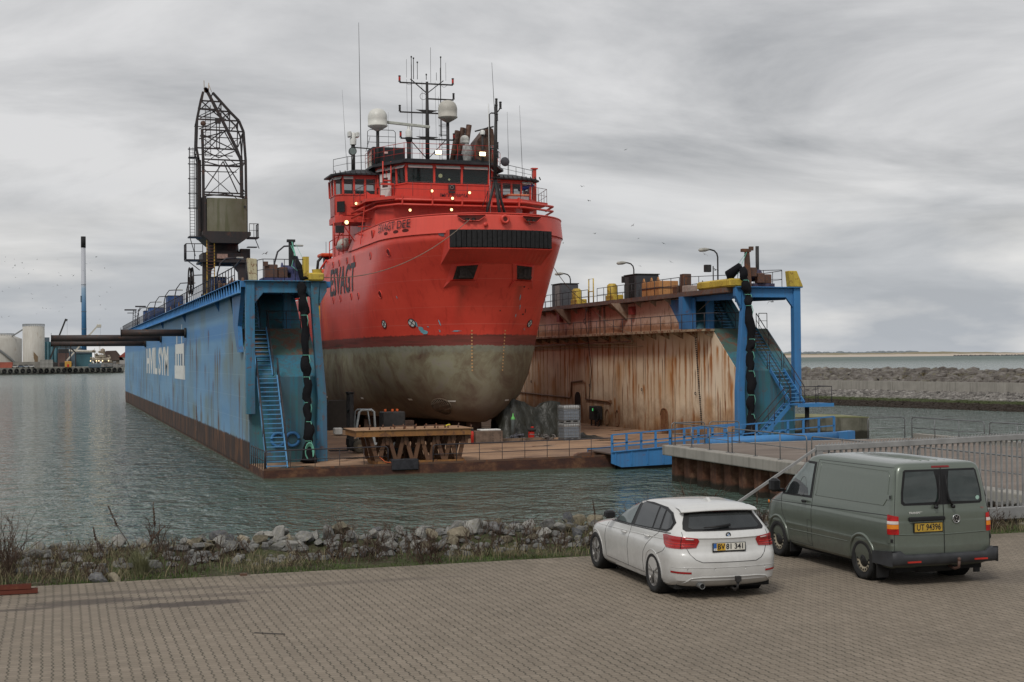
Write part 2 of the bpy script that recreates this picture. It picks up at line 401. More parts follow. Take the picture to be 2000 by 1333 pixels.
rock_dark = make_rock('dark_gneiss', ((.05,.052,.058), (.10,.105,.115), (.2,.2,.2), (.13,.12,.11)))
def rock_mesh(seed, mat, sub=2):
    bm = bmesh.new(); bmesh.ops.create_icosphere(bm, subdivisions=sub, radius=1)
    r = random.Random(seed)
    planes = [(Vector((r.uniform(-1,1), r.uniform(-1,1), r.uniform(-1,1))).normalized(), r.uniform(.36, .72)) for _ in range(10)]
    for v in bm.verts:
        p = v.co.copy()
        for n, d in planes:
            k = p.dot(n)
            if k > d: p -= n*(k-d)*.93
        p *= 1+.09*mn.noise(p*2+Vector((seed, 0, 0)))
        v.co = (p.x, p.y*.82, p.z*.72)
    me = bpy.data.meshes.new('boulder'); bm.to_mesh(me); bm.free(); me.materials.append(mat); return me
RM = [rock_mesh(i, (rock_grey, rock_grey, rock_tan, rock_grey, rock_dark, rock_grey, rock_tan)[i % 7]) for i in range(14)]
def boulder(x, y, z, s, label, group, r=random, name='boulder', me=None):
    o = bpy.data.objects.new(name, me or r.choice(RM)); COL.objects.link(o)
    o.location = (x, y, z); o.rotation_euler = (r.uniform(-.5,.5), r.uniform(-.5,.5), r.uniform(0, 6.28)); o.scale = (s*r.uniform(.9,1.25), s*r.uniform(.8,1.1), s*r.uniform(.75,1.05))
    return tag(o, label, 'boulder', group)
rr = random.Random(5)
n_b = 0
for k in range(272):
    x = -12.6 + (k % 68)*.262 + rr.uniform(-.15, .15); row = k//68
    y = -46.75 + row*.40 + rr.uniform(-.2, .2)
    s = rr.choice((.09,.12,.15,.18,.21,.25))*rr.uniform(.85, 1.15); z = bank_z(x, y) + s*.42 + rr.uniform(-.03,.05) + .05*mn.noise(Vector((x*.6, 0, 4))) + (.05 if row == 3 else 0)
    if row == 0 and x < -4.5: s *= .7; z -= .06
    if x < -9.0: z -= .09; s *= .8
    if x > 0.9 and x < 3.9: z -= .10; s *= .75
    boulder(x, y, z, s, 'grey or tan boulder among the stones heaped along the yard edge', 'boulders along the yard edge', rr)
for k in range(24):
    x = rr.uniform(5.0, 11.5); y = rr.uniform(-46.4, -45.6)
    boulder(x, y, bank_z(x, y)+.1, rr.uniform(.1, .24), 'grey or tan boulder among the stones heaped along the yard edge', 'boulders along the yard edge', rr)
m = MB(); rsm = random.Random(17)
SMALL = True
for k in range(1500):
    x = rsm.uniform(-13.5, 11.6); y = rsm.uniform(-47.1, -45.0); s = rsm.uniform(.04, .12)
    chunk(m, (x, y, bank_z(x, y)+s*.3), s, rsm)
tag(part(m, 'small_stones', rock_grey, kind='stuff'), 'small grey stones filling the gaps between the boulders along the yard edge', 'stones')
boulder(-9.16, -48.12, 2.42, .20, 'lone grey brown stone at the paving edge, right of a darker stone', None, rr, me=RM[2])
boulder(-9.46, -47.95, 2.44, .19, 'dark grey stone at the paving edge beside a lighter stone', None, rr, me=RM[4])
boulder(-11.2, -48.3, 2.42, .10, 'flat pale stone lying on the grass edge at far left', None, rr, me=RM[0])

# ---- grass, dry stalks and bushes on the bank
def blade_mat(name, c1, c2):
    t = NT(name); n = t.noise(t.world(), 3.2, 3); return t.done(t.ramp(n, (.35, c1), (.65, c2)), .8, 0, .2)
g_green = blade_mat('green_grass', (.045,.075,.018), (.085,.12,.035))
g_dry = blade_mat('dry_grass', (.15,.125,.07), (.23,.20,.12))
g_twig = blade_mat('brown_twigs', (.055,.036,.026), (.11,.075,.055))
g_olive = blade_mat('olive_marram', (.12,.13,.065), (.20,.20,.11))
def blade(mb, x, y, z, h, w, lean, ang, seg=3):
    dx, dy = cos(ang), sin(ang); nx, ny = -dy*w, dx*w; vs = []
    for i in range(seg):
        f = i/seg; l = lean*f*f; k = 1-f*.75
        cx, cy, cz = x+dx*l*h, y+dy*l*h, z+h*(f-.25*lean*f*f)
        vs += [(cx-nx*k, cy-ny*k, cz), (cx+nx*k, cy+ny*k, cz)]
    vs.append((x+dx*lean*h, y+dy*lean*h, z+h*(1-.25*lean)))
    fs = [(2*i, 2*i+1, 2*i+3, 2*i+2) for i in range(seg-1)] + [(2*seg-2, 2*seg-1, 2*seg)]
    mb.add(vs, fs)
r = random.Random(11)
mb = MB()
for k in range(20000):   # short green turf
    x = r.uniform(-16, 12.5); y = -48.34 + abs(r.gauss(0, .62))
    if mn.noise(Vector((x*.9, y*1.4, 0))) + r.uniform(-.25,.35) < -.08 or y > -46.2: continue
    blade(mb, x, y, bank_z(x, y)-.01, r.uniform(.03, .10), .007, r.uniform(.2, .9), r.uniform(0, 6.3), 2)
part(mb, 'turf', g_green, kind='stuff').update({}) if False else tag(part(mb, 'turf', g_green, kind='stuff'), 'short green turf growing between the paving edge and the stones', 'grass')
mb = MB()
for k in range(17000):   # dry tussocky stalks
    x = r.uniform(-16, 12.3); y = r.uniform(-48.0, -45.7)
    dens = .35+mn.noise(Vector((x*.55, y*.7, 9)))*1.2 + (.5 if x < -8 else 0) + (.45 if 0 < x < 4.5 else 0) - (.6 if -6.5 < x < -1.0 and y > -47 else 0)
    if r.random() > dens: continue
    blade(mb, x, y, bank_z(x, y)-.02, r.uniform(.12, .40), .0055, r.uniform(.3, 1.3), r.uniform(0, 6.3), 3)
tag(part(mb, 'dry_grass', g_dry, kind='stuff'), 'dry brown and straw coloured grass stalks tangled between the stones', 'grass')
mb = MB()
def twigs(mb, x, y, z, h, spread, n, depth=2):
    for _ in range(n):
        a = r.uniform(0, 6.3); l = h*r.uniform(.5, 1); p = Vector((x+r.uniform(-.08,.08)*spread*3, y+r.uniform(-.06,.06)*spread*3, z)); d = Vector((cos(a)*spread*r.uniform(.2,1), sin(a)*spread*r.uniform(.2,1), 1)).normalized()
        pts = [p]
        for s in range(4):
            d = (d + Vector((r.uniform(-.22,.22), r.uniform(-.22,.22), r.uniform(-.12,.1)))).normalized(); pts.append(pts[-1]+d*l/4)
            if depth and s > 0:
                for _k in range(2):
                    e2 = (d+Vector((r.uniform(-.8,.8), r.uniform(-.8,.8), r.uniform(-.2,.4)))).normalized(); mb.tube([pts[-1], pts[-1]+e2*l*r.uniform(.15,.38)], .0045, 3, .0025, False)
        mb.tube(pts, .0075, 3, .0035, False)
for k in range(300):
    x = r.uniform(-14, 11.5); y = r.uniform(-47.8, -46.3)
    if mn.noise(Vector((x*.5, y*.4, 20))) < -.12: continue
    twigs(mb, x, y, bank_z(x, y), r.uniform(.22, .5), .8, 5)
tag(part(mb, 'dry_scrub', g_twig, kind='stuff'), 'low brown scrub of thin bare twigs along the bank', 'scrub')
def bush(x, y, h, n, spread, mat, label, name='bare_bush', depth=2, group=None):
    m = MB(); twigs(m, x, y, bank_z(x, y), h, spread, n, depth); return solo(m, name, mat, label, 'bush', group, (x, y, bank_z(x, y)))
bush(-11.0, -47.0, 1.0, 46, .8, g_twig, 'leafless grey brown bush at the left edge of the bank')
bush(-3.55, -47.7, .62, 40, 1.0, g_twig, 'dense bare brown bush at the paving edge below the middle of the stones')
bush(-5.1, -47.0, .85, 13, .5, g_twig, 'reddish bare bush standing up out of the stones left of centre')
bush(1.25, -46.6, .75, 34, .9, g_twig, 'wide brown bush rising above the stones near the white car')
bush(2.6, -46.4, .95, 38, .8, g_twig, 'tallest dense brown bush on the bank just left of the white car')
bush(3.5, -46.9, .60, 30, .9, g_twig, 'low brown bush right beside the front wheel of the white car')
bush(-8.35, -46.3, .62, 12, .4, g_twig, 'pinkish grey feathery bush behind the dry dock plant stems')
def tussock(x, y, h, n, mat, label):
    m = MB()
    for _ in range(n):
        a = r.uniform(0, 6.3); d = abs(r.gauss(0, .07)); blade(m, x+cos(a)*d, y+sin(a)*d, bank_z(x, y)-.03, h*r.uniform(.5, 1), .005, r.uniform(.1, .9), a+r.uniform(-.6,.6), 5)
    return solo(m, 'marram_tussock', mat, label, 'grass tussock', None, (x, y, bank_z(x, y)))
tussock(-8.72, -47.55, .62, 330, g_olive, 'pale olive tussock of long grass behind the two edge stones')
tussock(2.05, -47.1, .6, 420, g_olive, 'large green grass tussock on the bank left of the white car')
tussock(1.35, -47.25, .42, 240, g_dry, 'smaller straw coloured grass tussock left of the large green one')
tussock(3.15, -47.35, .4, 260, g_olive, 'low green grass tussock nearest the white car')
# seed heads of dead dock plants
def dock_plant(x, y, pts, w, label):
    m = MB(); z = bank_z(x, y); P = [(x, y, z)] + [(x+a, y+.05*i, z+b) for i, (a, b) in enumerate(pts)]
    m.tube(P, .008, 5, .005)
    hs = MB(); a, b = Vector(P[-2]), Vector(P[-1])
    for k in range(70):
        f = r.random(); p = a.lerp(b, f); d = Vector((r.uniform(-1,1), r.uniform(-1,1), r.uniform(-.3,1))).normalized()*w*(1.1-f*.7)
        hs.tube([p, p+d], .012, 4, .004)
    t = thing('dock_plant', label, 'dead plant', (x, y, z))
    part(m, 'stem', g_twig, t); part(hs, 'seed_head', g_twig, t); return t
dock_plant(-8.75, -46.6, [(-.16, .35), (-.33, .62), (-.48, .98)], .035, 'dead dock plant whose brown seed head leans far to the left')
dock_plant(-8.55, -46.5, [(.10, .30), (.14, .55), (.12, .98)], .035, 'dead dock plant with the tallest upright dark seed head on the left bank')
dock_plant(-8.65, -46.7, [(.12, .28), (.16, .36), (.42, .62)], .03, 'dead dock plant with a seed head bent over to the right')
dock_plant(-9.35, -46.6, [(-.05, .15), (-.1, .35), (-.14, .58)], .03, 'short dead dock plant left of the taller ones')
dock_plant(.15, -46.7, [(0, .35), (0.02, .5), (.0, .78)], .028, 'dead dock plant standing alone in the middle of the right bank')
dock_plant(3.75, -46.6, [(.04, .35), (0.10, .5), (.12, .75)], .028, 'dead dock plant with a seed head just left of the white car bonnet')
dock_plant(12.2, -46.0, [(.02, .35), (-.03, .5), (.02, .8)], .03, 'dead dock plant seen through the bars of the grey gate')
# litter and odd bits
m = MB(); m.tube([(-7.56, -53.75, PZ+.015), (-7.18, -54.0, PZ+.015)], .007, 6); solo(m, 'steel_bar', M['dark'], 'thin dark bar lying on the paving', 'bar')
m = MB(); m.add([(.30,-48.25,PZ+.01),(.42,-48.28,PZ+.04),(.40,-48.2,PZ+.09),(.31,-48.18,PZ+.05)], [(0,1,2),(0,2,3),(0,3,1),(1,3,2)]); solo(m, 'plastic_scrap', M['white'], 'crumpled white plastic scrap on the grass edge', 'litter')
m = MB(); m.box(-7.1, -6.98, -48.42, -48.37, PZ, PZ+.04); solo(m, 'brick_piece', M['rust'], 'small rust red piece of brick on the paving edge', 'brick')
for i, (z, x1) in enumerate(((.04, -10.42), (.115, -10.52))):
    for j in range(2):
        m = MB(); y = -49.0-j*.09; zz_ = PZ+z
        m.box(-14, x1, y-.035, y+.035, zz_-.03, zz_-.024); m.box(-14, x1, y-.035, y-.029, zz_-.024, zz_+.035); m.box(-14, x1, y+.029, y+.035, zz_-.024, zz_+.035)
        solo(m, 'steel_channel', worn('red_rusty_channel', (.12,.028,.016), amount=.5), ('%s rust red steel channel of the %s pair on the paving at far left' % (('rear', 'front')[j], ('lower', 'upper')[i])), 'steel profile', 'steel channels stacked at far left')

# ================================================================== far shore, breakwater
def make_sand():
    t = NT('dune_sand'); z = t.z(); w = t.world((.02,.02,.3))
    k = t.math('ADD', z[2], t.math('MULTIPLY', t.noise(w, 1.2, 5), 10))
    return t.done(t.ramp(t.rng(k, 4, 24), (.38, (.50,.43,.36)), (.56, (.24,.21,.14))), .95, 0, .1)
rows = []
for j in range(7):
    row = []
    for i in range(240):
        x = 900 + i*22; f = j/6
        hgt = 15 + 8*mn.noise(Vector((i*.05, 0, 2))) + 4*mn.noise(Vector((i*.21, 3, 2))) + 1.5*mn.noise(Vector((i*.7, 3, 7)))
        hgt *= min(1, .55+i/130)
        prof = (0, .15, .22, .55, .85, 1, .9)[j]
        row.append((x, 4300 - i*.2 + j*60 + 500*(i/240), -2+hgt*prof+1.5))
    rows.append(row)
part(MB().grid(rows), 'dunes', make_sand(), kind='structure')
m = MB()
rt = random.Random(3)
for i in range(150):
    x = 1500+i*17; y = 6000; s = rt.uniform(8, 22); h = 23+rt.uniform(-3, 4)+4*mn.noise(Vector((i*.12,0,0)))
    m.lathe((x, y, 0), [(s, 5), (s*1.2, h*.6), (s*.9, h*.86), (s*.3, h)], 7)
part(m, 'distant_wood', blade_mat('far_wood', (.16,.18,.19), (.20,.22,.23)), kind='stuff'); bpy.data.objects['distant_wood']['label'] = 'low dark wood on the horizon behind the dunes'; bpy.data.objects['distant_wood']['category'] = 'wood'
rt = random.Random(4)
def groyne(x0, x1, y, label):
    m = MB()
    for i in range(int((x1-x0)/4)):
        x = x0+i*4; h = rt.uniform(2.5, 4.5); m.lathe((x, y+rt.uniform(-3,3), -1), [(3.5, 0), (3, h*.7), (1.4, h+1)], 6)
    tag(part(m, 'stone_groyne', rock_dark, kind='stuff'), label, 'groyne')
groyne(1150, 1750, 4000, 'long dark stone groyne on the far beach at left')
groyne(2780, 3200, 3900, 'short dark stone groyne on the far beach at right')

# breakwater, line a -> b along its waterline; local s along, t across (away from camera)
BW0 = Vector((87.0, 52.9, 0)); BW1 = Vector((80.3, 85.9, 0))
BWD = (BW1-BW0).normalized(); BWN = Vector((BWD.y, -BWD.x, 0))
def bw(s, t_, z): return tuple(BW0 + BWD*s + BWN*t_ + Vector((0,0,z)))
def make_riprap():
    t = NT('breakwater_stone'); z = t.z(); w = t.world()
    cell = t.new('ShaderNodeTexVoronoi'); t.l.new(w, cell.inputs[0]); cell.inputs['Scale'].default_value = 1.9
    g = t.ramp(t.noise(w, 1.3, 5, .7), (.3, (.10,.092,.085)), (.5, (.17,.158,.145)), (.72, (.29,.275,.255)))
    cs = t.new('ShaderNodeSeparateColor'); t.l.new(cell.outputs['Color'], cs.inputs[0]); g = t.mix(1, g, t.math('ADD', .55, t.math('MULTIPLY', cs.outputs[0], .95)), 'MULTIPLY')
    wet = t.rng(t.math('ADD', z[2], t.math('MULTIPLY', t.noise(w, 1.2, 3), .35)), .78, .88)
    alg = t.rng(t.math('ADD', z[2], t.math('MULTIPLY', t.noise(w, 1.0, 3), .3)), 1.02, 1.16)
    c = t.mix(wet, (.032,.024,.018), (.05,.062,.022)); c = t.mix(alg, c, g)
    t.bump(t.noise(w, 8, 4), .6, .05); return t.done(c, .85, 0, .3)
rip = make_riprap()
rb = random.Random(21)
BWP = [(-3, -.9), (0, 0), (4.5, .95), (7.6, 1.6), (9.2, 2.3), (13, 2.85), (18, 3.45), (23, 3.3), (34, -1)]
def bwz(t_):
    for (a, za), (b, zb) in zip(BWP[:-1], BWP[1:]):
        if a <= t_ <= b: return za+(zb-za)*(t_-a)/(b-a)
    return -1
rows = [[bw(s, a, za-.15) for a, za in BWP] for s in range(-60, 261, 8)]
part(MB().grid(rows, False), 'breakwater_core', rip, kind='structure')
m = MB()
for k in range(7200):
    s = rb.uniform(-8, 52); t_ = rb.uniform(-.4, 7.6); chunk(m, bw(s, t_, bwz(t_)+rb.uniform(-.05,.08)), rb.uniform(.15, .34), rb)
tag(part(m, 'breakwater_rubble', rip, kind='stuff'), 'grey rubble slope with a green algae line below the concrete breakwater wall', 'rubble')
m = MB()
for k in range(1900):
    s = rb.uniform(-12, 75); t_ = rb.uniform(9.3, 23); chunk(m, bw(s, t_, bwz(t_)+rb.uniform(-.1,.4)), rb.uniform(.4, 1.05), rb)
for k in range(500):
    s = rb.uniform(-60, 200); t_ = rb.uniform(9.3, 23); chunk(m, bw(s, t_, bwz(t_)+rb.uniform(-.1,.3)), rb.uniform(.4, .9), rb)
brown_rock = make_rock('brown_rock', ((.085,.072,.06), (.19,.168,.15), (.37,.345,.315), (.20,.18,.16)), 1.1)
tag(part(m, 'breakwater_boulders', brown_rock, kind='stuff'), 'brown grey boulders heaped on top of the breakwater behind the concrete wall', 'boulders')
m = MB()
for (s, t_, hh) in ((12, 14, .9), (4.2, 14.5, 1.5), (3.6, 14.2, 1.3), (21, 13.5, .8), (22.3, 14, .7), (-2, 13, .7), (29, 15, .7), (30, 13, .6), (16, 11.5, .6)):
    for k in range(260):
        a = rb.uniform(0, 6.3); d = abs(rb.gauss(0, .6)); x, y, z = bw(s+cos(a)*d*2, t_+sin(a)*d, bwz(t_)+.2)
        blade(m, x, y, z, hh*rb.uniform(.5, 1), .03, rb.uniform(.1, .8), a, 3)
tag(part(m, 'breakwater_grass', g_dry, kind='stuff'), 'straw coloured marram grass growing between the breakwater boulders', 'grass')
def make_concrete(name, col, streaks=.5, zwet=None, joint=0):
    t = NT(name); w = t.world(); z = t.z()
    c = t.ramp(t.noise(w, .9, 6, .65), (.3, tuple(x*.82 for x in col)), (.7, tuple(x*1.08 for x in col)))
    s = t.ramp(t.noise(t.world((2.2, 2.2, .12)), 1.4, 5, .6), (.5, 0), (.66, 1))
    c = t.mix(t.math('MULTIPLY', s, streaks), c, tuple(x*.5 for x in col))
    if zwet is not None:
        f = t.rng(t.math('ADD', z[2], t.math('MULTIPLY', t.noise(w, 1.5, 4), .5)), zwet, zwet+.3)
        c = t.mix(f, (.045,.045,.032), c)
    t.bump(t.noise(w, 20, 5), .25, .01); return t.done(c, .88, 0, .3)
conc = make_concrete('concrete', (.33,.31,.275), .5)
t0, t1 = 7.6, 8.5
w_ = thing('breakwater_wall', 'long pale grey concrete wall with vertical stains running along the breakwater', 'wall', bw(0, t0, 1.3))
for k in range(-5, 24):
    a, b = k*9.0, k*9.0+8.94
    q = [bw(a, t0, 0)[:2], bw(b, t0, 0)[:2], bw(b, t1, 0)[:2], bw(a, t1, 0)[:2]]
    if k < 9: part(MB().prism(q, 1.2, 2.84), 'wall_panel', conc, w_)
    else: part(MB().prism(q, 1.2, 2.84), 'wall_panel', conc, w_)
# algae topped concrete mole between dock and breakwater
def make_mole():
    t = NT('algae_concrete'); w = t.world(); z = t.z()
    c = t.ramp(t.noise(w, .8, 6, .6), (.3, (.10,.095,.07)), (.7, (.21,.20,.16)))
    c = t.mix(t.ramp(t.noise(t.world((1.5,1.5,.2)), 1.2, 5), (.5, 0), (.62, .7)), c, (.05,.048,.035))
    top = t.rng(z[2], 1.52, 1.58); c = t.mix(top, c, t.mix(t.ramp(t.noise(w, .5, 4), (.4, 0), (.6, 1)), (.14,.145,.055), (.25,.24,.14)))
    c = t.mix(t.rng(t.math('ADD', z[2], t.math('MULTIPLY', t.noise(w, 1, 3), .4)), .7, .85), (.028,.026,.018), c)
    t.bump(t.noise(w, 10, 5), .5, .03); return t.done(c, .85, 0, .3)
MOLE = True
# ================================================================== quay on the right
m = MB().prism([(46.6,17.9),(47.1,23.5),(36.6,36),(36.6,25.2)], -3, 1.6)
solo(m, 'concrete_mole', make_mole(), 'low concrete mole with algae green top between the dock and the breakwater', 'mole', None, (42, 26, 0))
QT = 1.77
q = thing('concrete_quay', 'concrete quay with a pale cap on rusty sheet piles beside the gangway', 'quay', (25, -26, 0))
part(MB().prism([(18.5,-46),(33.4,-46),(33.4,-8.4),(18.5,-8.4)], 1.27, QT), 'cap', conc, q, bevel=.05)
def make_quay_deck():
    t = NT('quay_deck'); w = t.world()
    c = t.ramp(t.noise(t.world((.35, .9, 1)), .9, 6, .6), (.3, (.15,.12,.10)), (.55, (.20,.162,.135)), (.75, (.25,.215,.185)))
    t.bump(t.noise(w, 25, 4), .3, .01); return t.done(c, .9, 0, .3)
part(MB().box(19.15, 32.6, -46, -8.9, QT, QT+.006), 'deck_surface', make_quay_deck(), q)
part(MB().box(32.75, 33.2, -46, -8.6, QT, QT+.22), 'kerb', conc, q)
def make_pile():
    t = NT('sheet_pile_rust'); w = t.world(); z = t.z()
    c = t.ramp(t.noise(w, 1.3, 6, .7), (.3, (.055,.026,.018)), (.52, (.11,.052,.032)), (.7, (.21,.125,.08)))
    c = t.mix(t.ramp(t.noise(t.world((3,3,.3)), 1.5, 4), (.45, 0), (.7, .6)), c, (.05,.033,.027))
    c = t.mix(t.rng(t.math('ADD', z[2], t.math('MULTIPLY', t.noise(w, 2, 4), .25)), .36, .5), (.028,.024,.018), c)
    t.bump(t.noise(w, 7, 5), .5, .03); return t.done(c, .9, 0, .2)
pile = make_pile()
def sheet(pts_fn, n, pitch, z0, z1):
    pr = [(0, 0), (.42, 0), (.52, .32), (.90, .32), (1.0, 0)]; rows = [[], []]
    for k in range(n):
        for f, d in pr[:-1]: 
            rows[0].append(pts_fn((k+f)*pitch, d)+(z0,)); rows[1].append(pts_fn((k+f)*pitch, d)+(z1,))
    return MB().grid(rows, False)
part(sheet(lambda s, d: (18.85+d, -8.8-s), 25, 1.45, -1.5, 1.3), 'sheet_piling', pile, q)
part(sheet(lambda s, d: (18.85+s, -8.8-d), 10, 1.45, -1.5, 1.3), 'sheet_piling', pile, q)
gal = paint('galvanised_rail', (.20,.205,.21), .5, .5, .15, 4)
def quay_rail(p0, p1, n, label):
    p0, p1 = Vector(p0), Vector(p1); m = MB(); H = 1.1; d = (p1-p0).normalized(); r_ = .15; up = Vector((0,0,1))
    arc = lambda c, s: [c + d*(-s)*r_*cos(a) + up*r_*sin(a) for a in (0, pi/8, pi/4, 3*pi/8, pi/2)]
    m.tube([p0] + arc(p0+d*r_+up*(H-r_), 1) + arc(p1-d*r_+up*(H-r_), -1)[::-1] + [p1], .027, 8)
    m.tube([p0+up*.55, p1+up*.55], .02, 6)
    for k in range(n+1):
        p = p0.lerp(p1, k/n)
        if 0 < k < n: m.tube([p, p+up*H], .022, 6)
        m.bar(p-d*.09+up*.012, p+d*.09+up*.012, .16, .016)
    o = thing('guard_rail', label, 'railing', p0, 0, 'galvanised guard rails round the quay edge'); part(m, 'rail_frame', gal, o); return o
z = QT
quay_rail((18.9,-9.1,z), (18.9,-14.9,z), 3, 'grey tube railing on the quay edge nearest the gangway corner')
quay_rail((18.9,-15.3,z), (18.9,-22.0,z), 3, 'grey tube railing on the near quay edge, second from the corner')
quay_rail((18.9,-22.4,z), (18.9,-29.4,z), 3, 'grey tube railing on the near quay edge running behind the gate bars')
quay_rail((18.9,-29.8,z), (18.9,-36.8,z), 3, 'grey tube railing on the near quay edge above the van roof')
quay_rail((18.9,-8.7,z), (20.7,-8.7,z), 1, 'short grey railing on the quay end beside the corner')
quay_rail((20.95,-8.7,z), (22.6,-8.7,z), 1, 'short grey railing on the quay end in front of the beige dock wall')
quay_rail((30.0,-8.7,z), (32.2,-8.7,z), 1, 'grey railing on the far quay end in front of the mole')
quay_rail((32.5,-8.9,z), (32.5,-15.0,z), 3, 'grey tube railing on the far quay edge, the complete one with four posts')
quay_rail((32.5,-15.4,z), (32.5,-21.6,z), 3, 'grey tube railing on the far quay edge cut by the right picture edge')
# ---- blue gangway between dock and quay
gb = worn('gangway_blue', (.055,.22,.48), amount=.2, streak=.25, col2=(.045,.18,.40), scale=.5)
g = thing('gangway', 'bright blue steel gangway with railing leading from the dock deck to the quay', 'gangway', (22, 0, 0))
def zt(u): return .95 + (u-18.7)*.065
m = MB(); m.prism([(18.7,.35),(19.3,.12),(26.2,.30),(26.6,1.42),(18.7,.95)], -1.15, -1.08, 'y')
m.prism([(18.7,.35),(19.3,.12),(26.2,.30),(26.6,1.42),(18.7,.95)], 2.5, 2.57, 'y')
for u in [18.9+.95*i for i in range(9)]: m.box(u, u+.07, -1.19, -1.15, .25, zt(u)-.01)
m.bar((18.7,-1.12,zt(18.7)+.02), (26.6,-1.12,zt(26.6)-.04), .22, .05)
part(m, 'girder', gb, g)
part(MB().prism([(18.7,.82),(26.6,1.25),(26.6,1.32),(18.7,.89)], -1.07, 2.49, 'y'), 'walkway', worn('gangway_walkway', (.13,.10,.085), amount=.4), g)
def flat_rail(p0, p1, n, h=.95, w=.13):
    m = MB(); p0, p1 = Vector(p0), Vector(p1); U_ = Vector((0,0,1))
    for k in range(n+1):
        p = p0.lerp(p1, k/n); m.bar(p, p+U_*h, w, .05)
    m.bar(p0+U_*h, p1+U_*h, .06, .07); m.bar(p0+U_*h*.5, p1+U_*h*.5, .05, .06); return m
part(flat_rail((18.75,-1.12,zt(18.7)), (26.5,-1.12,zt(26.5)-.05), 9), 'railing', gb, g)
g2 = thing('blue_ramp', 'blue ramp with long round blue side pipe and flat bar railing behind the quay end', 'ramp', (27, -5, 0))
m = MB(); m.tube([(22.6,-5,1.55), (30.6,-5,1.70)], .29, 16); m.prism([(30.3,1.4),(31.3,1.45),(31.3,2.02),(30.3,1.96)], -5.3, -4.7, 'y')
part(m, 'side_pipe', gb, g2, bevel=0)
part(flat_rail((22.3,-3.8,1.25), (30.9,-3.8,1.75), 9, 1.0), 'railing', gb, g2)
part(MB().prism([(22.0,.9),(31.3,1.25),(31.3,1.42),(22.0,1.1)], -5.0, -2.6, 'y'), 'walkway', MC['gangway_walkway'], g2)
m = MB().prism([(19.6,-.5),(27,-.5),(27,.30),(19.6,.18)], -1.0, 2.4, 'y')
solo(m, 'fender_pontoon', paint('wet_black_steel', (.03,.03,.026), .6), 'dark wet pontoon lying in the water below the blue gangway', 'pontoon')
# ---- grey gate with vertical bars by the van
GY = -46.9
g = thing('barred_gate', 'pale grey metal gate with vertical bars and a slanting brace behind the green van', 'gate', (5.1, GY, PZ))
def gz(u): return PZ+1.83+(u-5.1)*.022
m = MB(); m.prism([(5.05, gz(5.05)-.10), (13.6, gz(13.6)-.10), (13.6, gz(13.6)+.02), (5.05, gz(5.05)+.02)], GY-.06, GY+.06, 'y')
m.box(5.05, 5.19, GY-.055, GY+.055, PZ, gz(5.1)-.1)
m.prism([(5.19, PZ+.08), (13.6, PZ+.14), (13.6, PZ+.40), (5.19, PZ+.34)], GY-.08, GY+.05, 'y')
part(m, 'gate_frame', M['alu'], g, bevel=.012)
m = MB()
for k in range(60):
    u = 5.36+k*.138; m.box(u-.015, u+.015, GY-.02, GY+.02, PZ+.3, gz(u)-.09)
part(m, 'bars', M['alu'], g)
m = MB()
for k in range(110):
    u = 5.1+k*.077; zt_ = gz(u)+.02; m.prism([(u, zt_), (u+.06, zt_), (u+.03, zt_+.045)], GY-.008, GY+.008, 'y')
part(m, 'spike_strip', M['alu'], g)
m = MB(); m.bar((5.05, GY, gz(5.05)-.05), (1.9, GY+.02, PZ-.05), .05, .05)
part(m, 'brace', M['alu'], g)
m = MB(); m.tube([(5.2, GY-.1, gz(5.2)-.2), (5.45, GY-.13, gz(5.2)-.23), (5.9, GY-.1, gz(5.2)-.27), (7.4, GY-.08, gz(5.2)-.42)], .008, 5)
m.tube([(5.3, GY-.11, gz(5.2)-.21), (5.65, GY-.11, gz(5.2)-.26)], .02, 6)
solo(m, 'chain', M['rail'], 'rusty chain and cable hanging from the gate corner post', 'chain')

